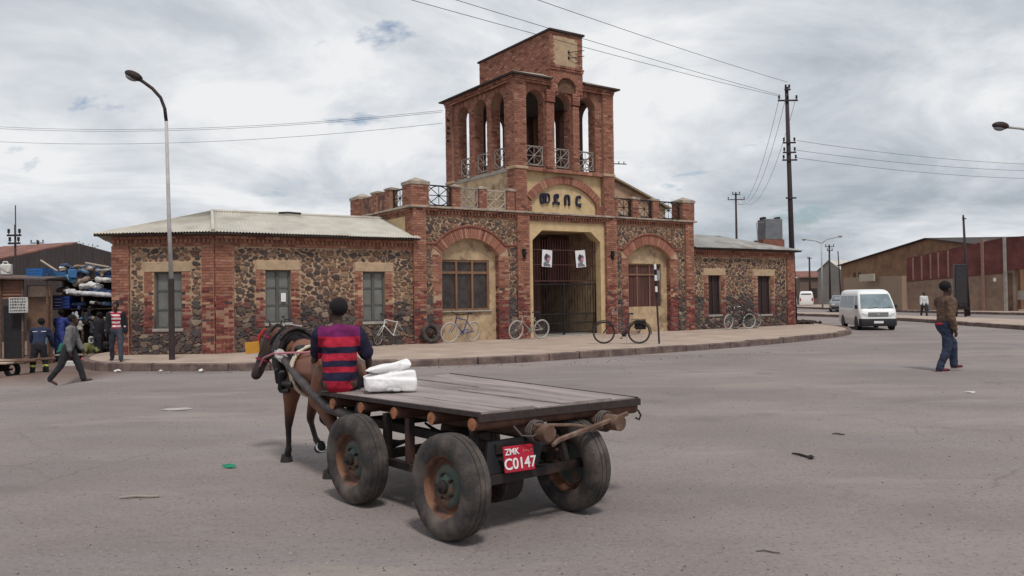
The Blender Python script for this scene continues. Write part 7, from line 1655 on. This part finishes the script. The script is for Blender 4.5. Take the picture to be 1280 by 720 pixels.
scrap('small pale scrap on the road near the walking man in the bomber jacket', *gp(1212, 491), (.5, .48, .46), .10, .06, 5)
scrap('tiny pale scrap at the kerb before the lamp', *gp(201, 465), (.55, .53, .5), .06, .05, 6, h=.04)
def stick(label, p, q, r, colr):
    a = Vector((*gp(*p), r)); b = Vector((*gp(*q), r)); mb = MB(); mb.path([a, a.lerp(b, .4)+Vector((0, .02, .004)), a.lerp(b, .75), b], [r*.6, r, r, r*.7], 6); tag(mb.build('stick', mat('stick_%d' % int(colr[0]*99), colr, .85)), label, 'stick')
stick('pale dry stick lying on the road in the left foreground', (149, 624), (199, 622), .012, (.30, .25, .22)); stick('dark bent twig with leaf on the open road', (990, 568), (1016, 574), .012, (.03, .026, .025)); stick('thin dark twig lying beyond the bent one', (1040, 543), (1056, 544), .008, (.07, .055, .05)); stick('thin faint straw in the right foreground', (945, 690), (975, 692), .005, (.12, .10, .09))
scrap('dark curled leaf at the tip of the bent twig', *gp(1014, 574), (.02, .018, .018), .05, .035, 9, name='leaf', h=.03)
# rubble heap at the foot of the tall pole
rb = MB(); rn = random.Random(6)
for i in range(40): a = rn.uniform(0, 6.28); d = rn.uniform(0, .7); rb.ball((13.35+d*math.cos(a), 36.6+d*math.sin(a)*.7, PZ+.05+.14*(1-d/.7)*rn.random()), rn.uniform(.05, .13), 6, 4, (1, 1, .7), rough=.25, rn=rn)
tag(rb.build('rubble_heap', mat('dark_rubble', (.06, .042, .04), .95, var=.4, vscale=6)), 'low heap of dark rubble at the foot of the tall pole', 'rubble', None, 'stuff')
# grit scattered over the road
gr = MB(); rn = random.Random(9); cols = [(.09, .078, .072), (.12, .10, .09), (.30, .26, .23), (.07, .06, .058), (.20, .16, .14)]
for i in range(1500):
    y = 3.2+17*rn.random()**1.7; x = rn.uniform(-.66, .66)*y; r = rn.uniform(.003, .010)*(1.5 if rn.random() < .06 else 1); z = gz(x, y); f = rn.choice(cols)
    a = rn.uniform(0, 6.28); P_ = [(x+r*rn.uniform(.8, 1.5)*math.cos(a+t), y+r*rn.uniform(.8, 1.5)*math.sin(a+t), z) for t in (0, 1.57, 3.14, 4.71)]; gr.add(P_+[(x, y, z+r*.9)], [(0, 1, 4), (1, 2, 4), (2, 3, 4), (3, 0, 4)], f)
for i in range(260):      # dirt and chips gathered along the kerb foot
    t = rn.random(); x = -8.5+t*17; y = 18.35+max(0, x+5)*.115+max(0, x-1)*.35+rn.uniform(-.5, .05); r = rn.uniform(.006, .022); z = gz(x, y); a = rn.uniform(0, 6.28); f = rn.choice(cols)
    P_ = [(x+r*1.3*math.cos(a+q), y+r*1.3*math.sin(a+q), z) for q in (0, 1.57, 3.14, 4.71)]; gr.add(P_+[(x, y, z+r)], [(0, 1, 4), (1, 2, 4), (2, 3, 4), (3, 0, 4)], f)
tag(gr.build('road_grit', mat('grit', attr=True, rough=.95)), 'loose grit and chips scattered over the asphalt', None, None, 'stuff')
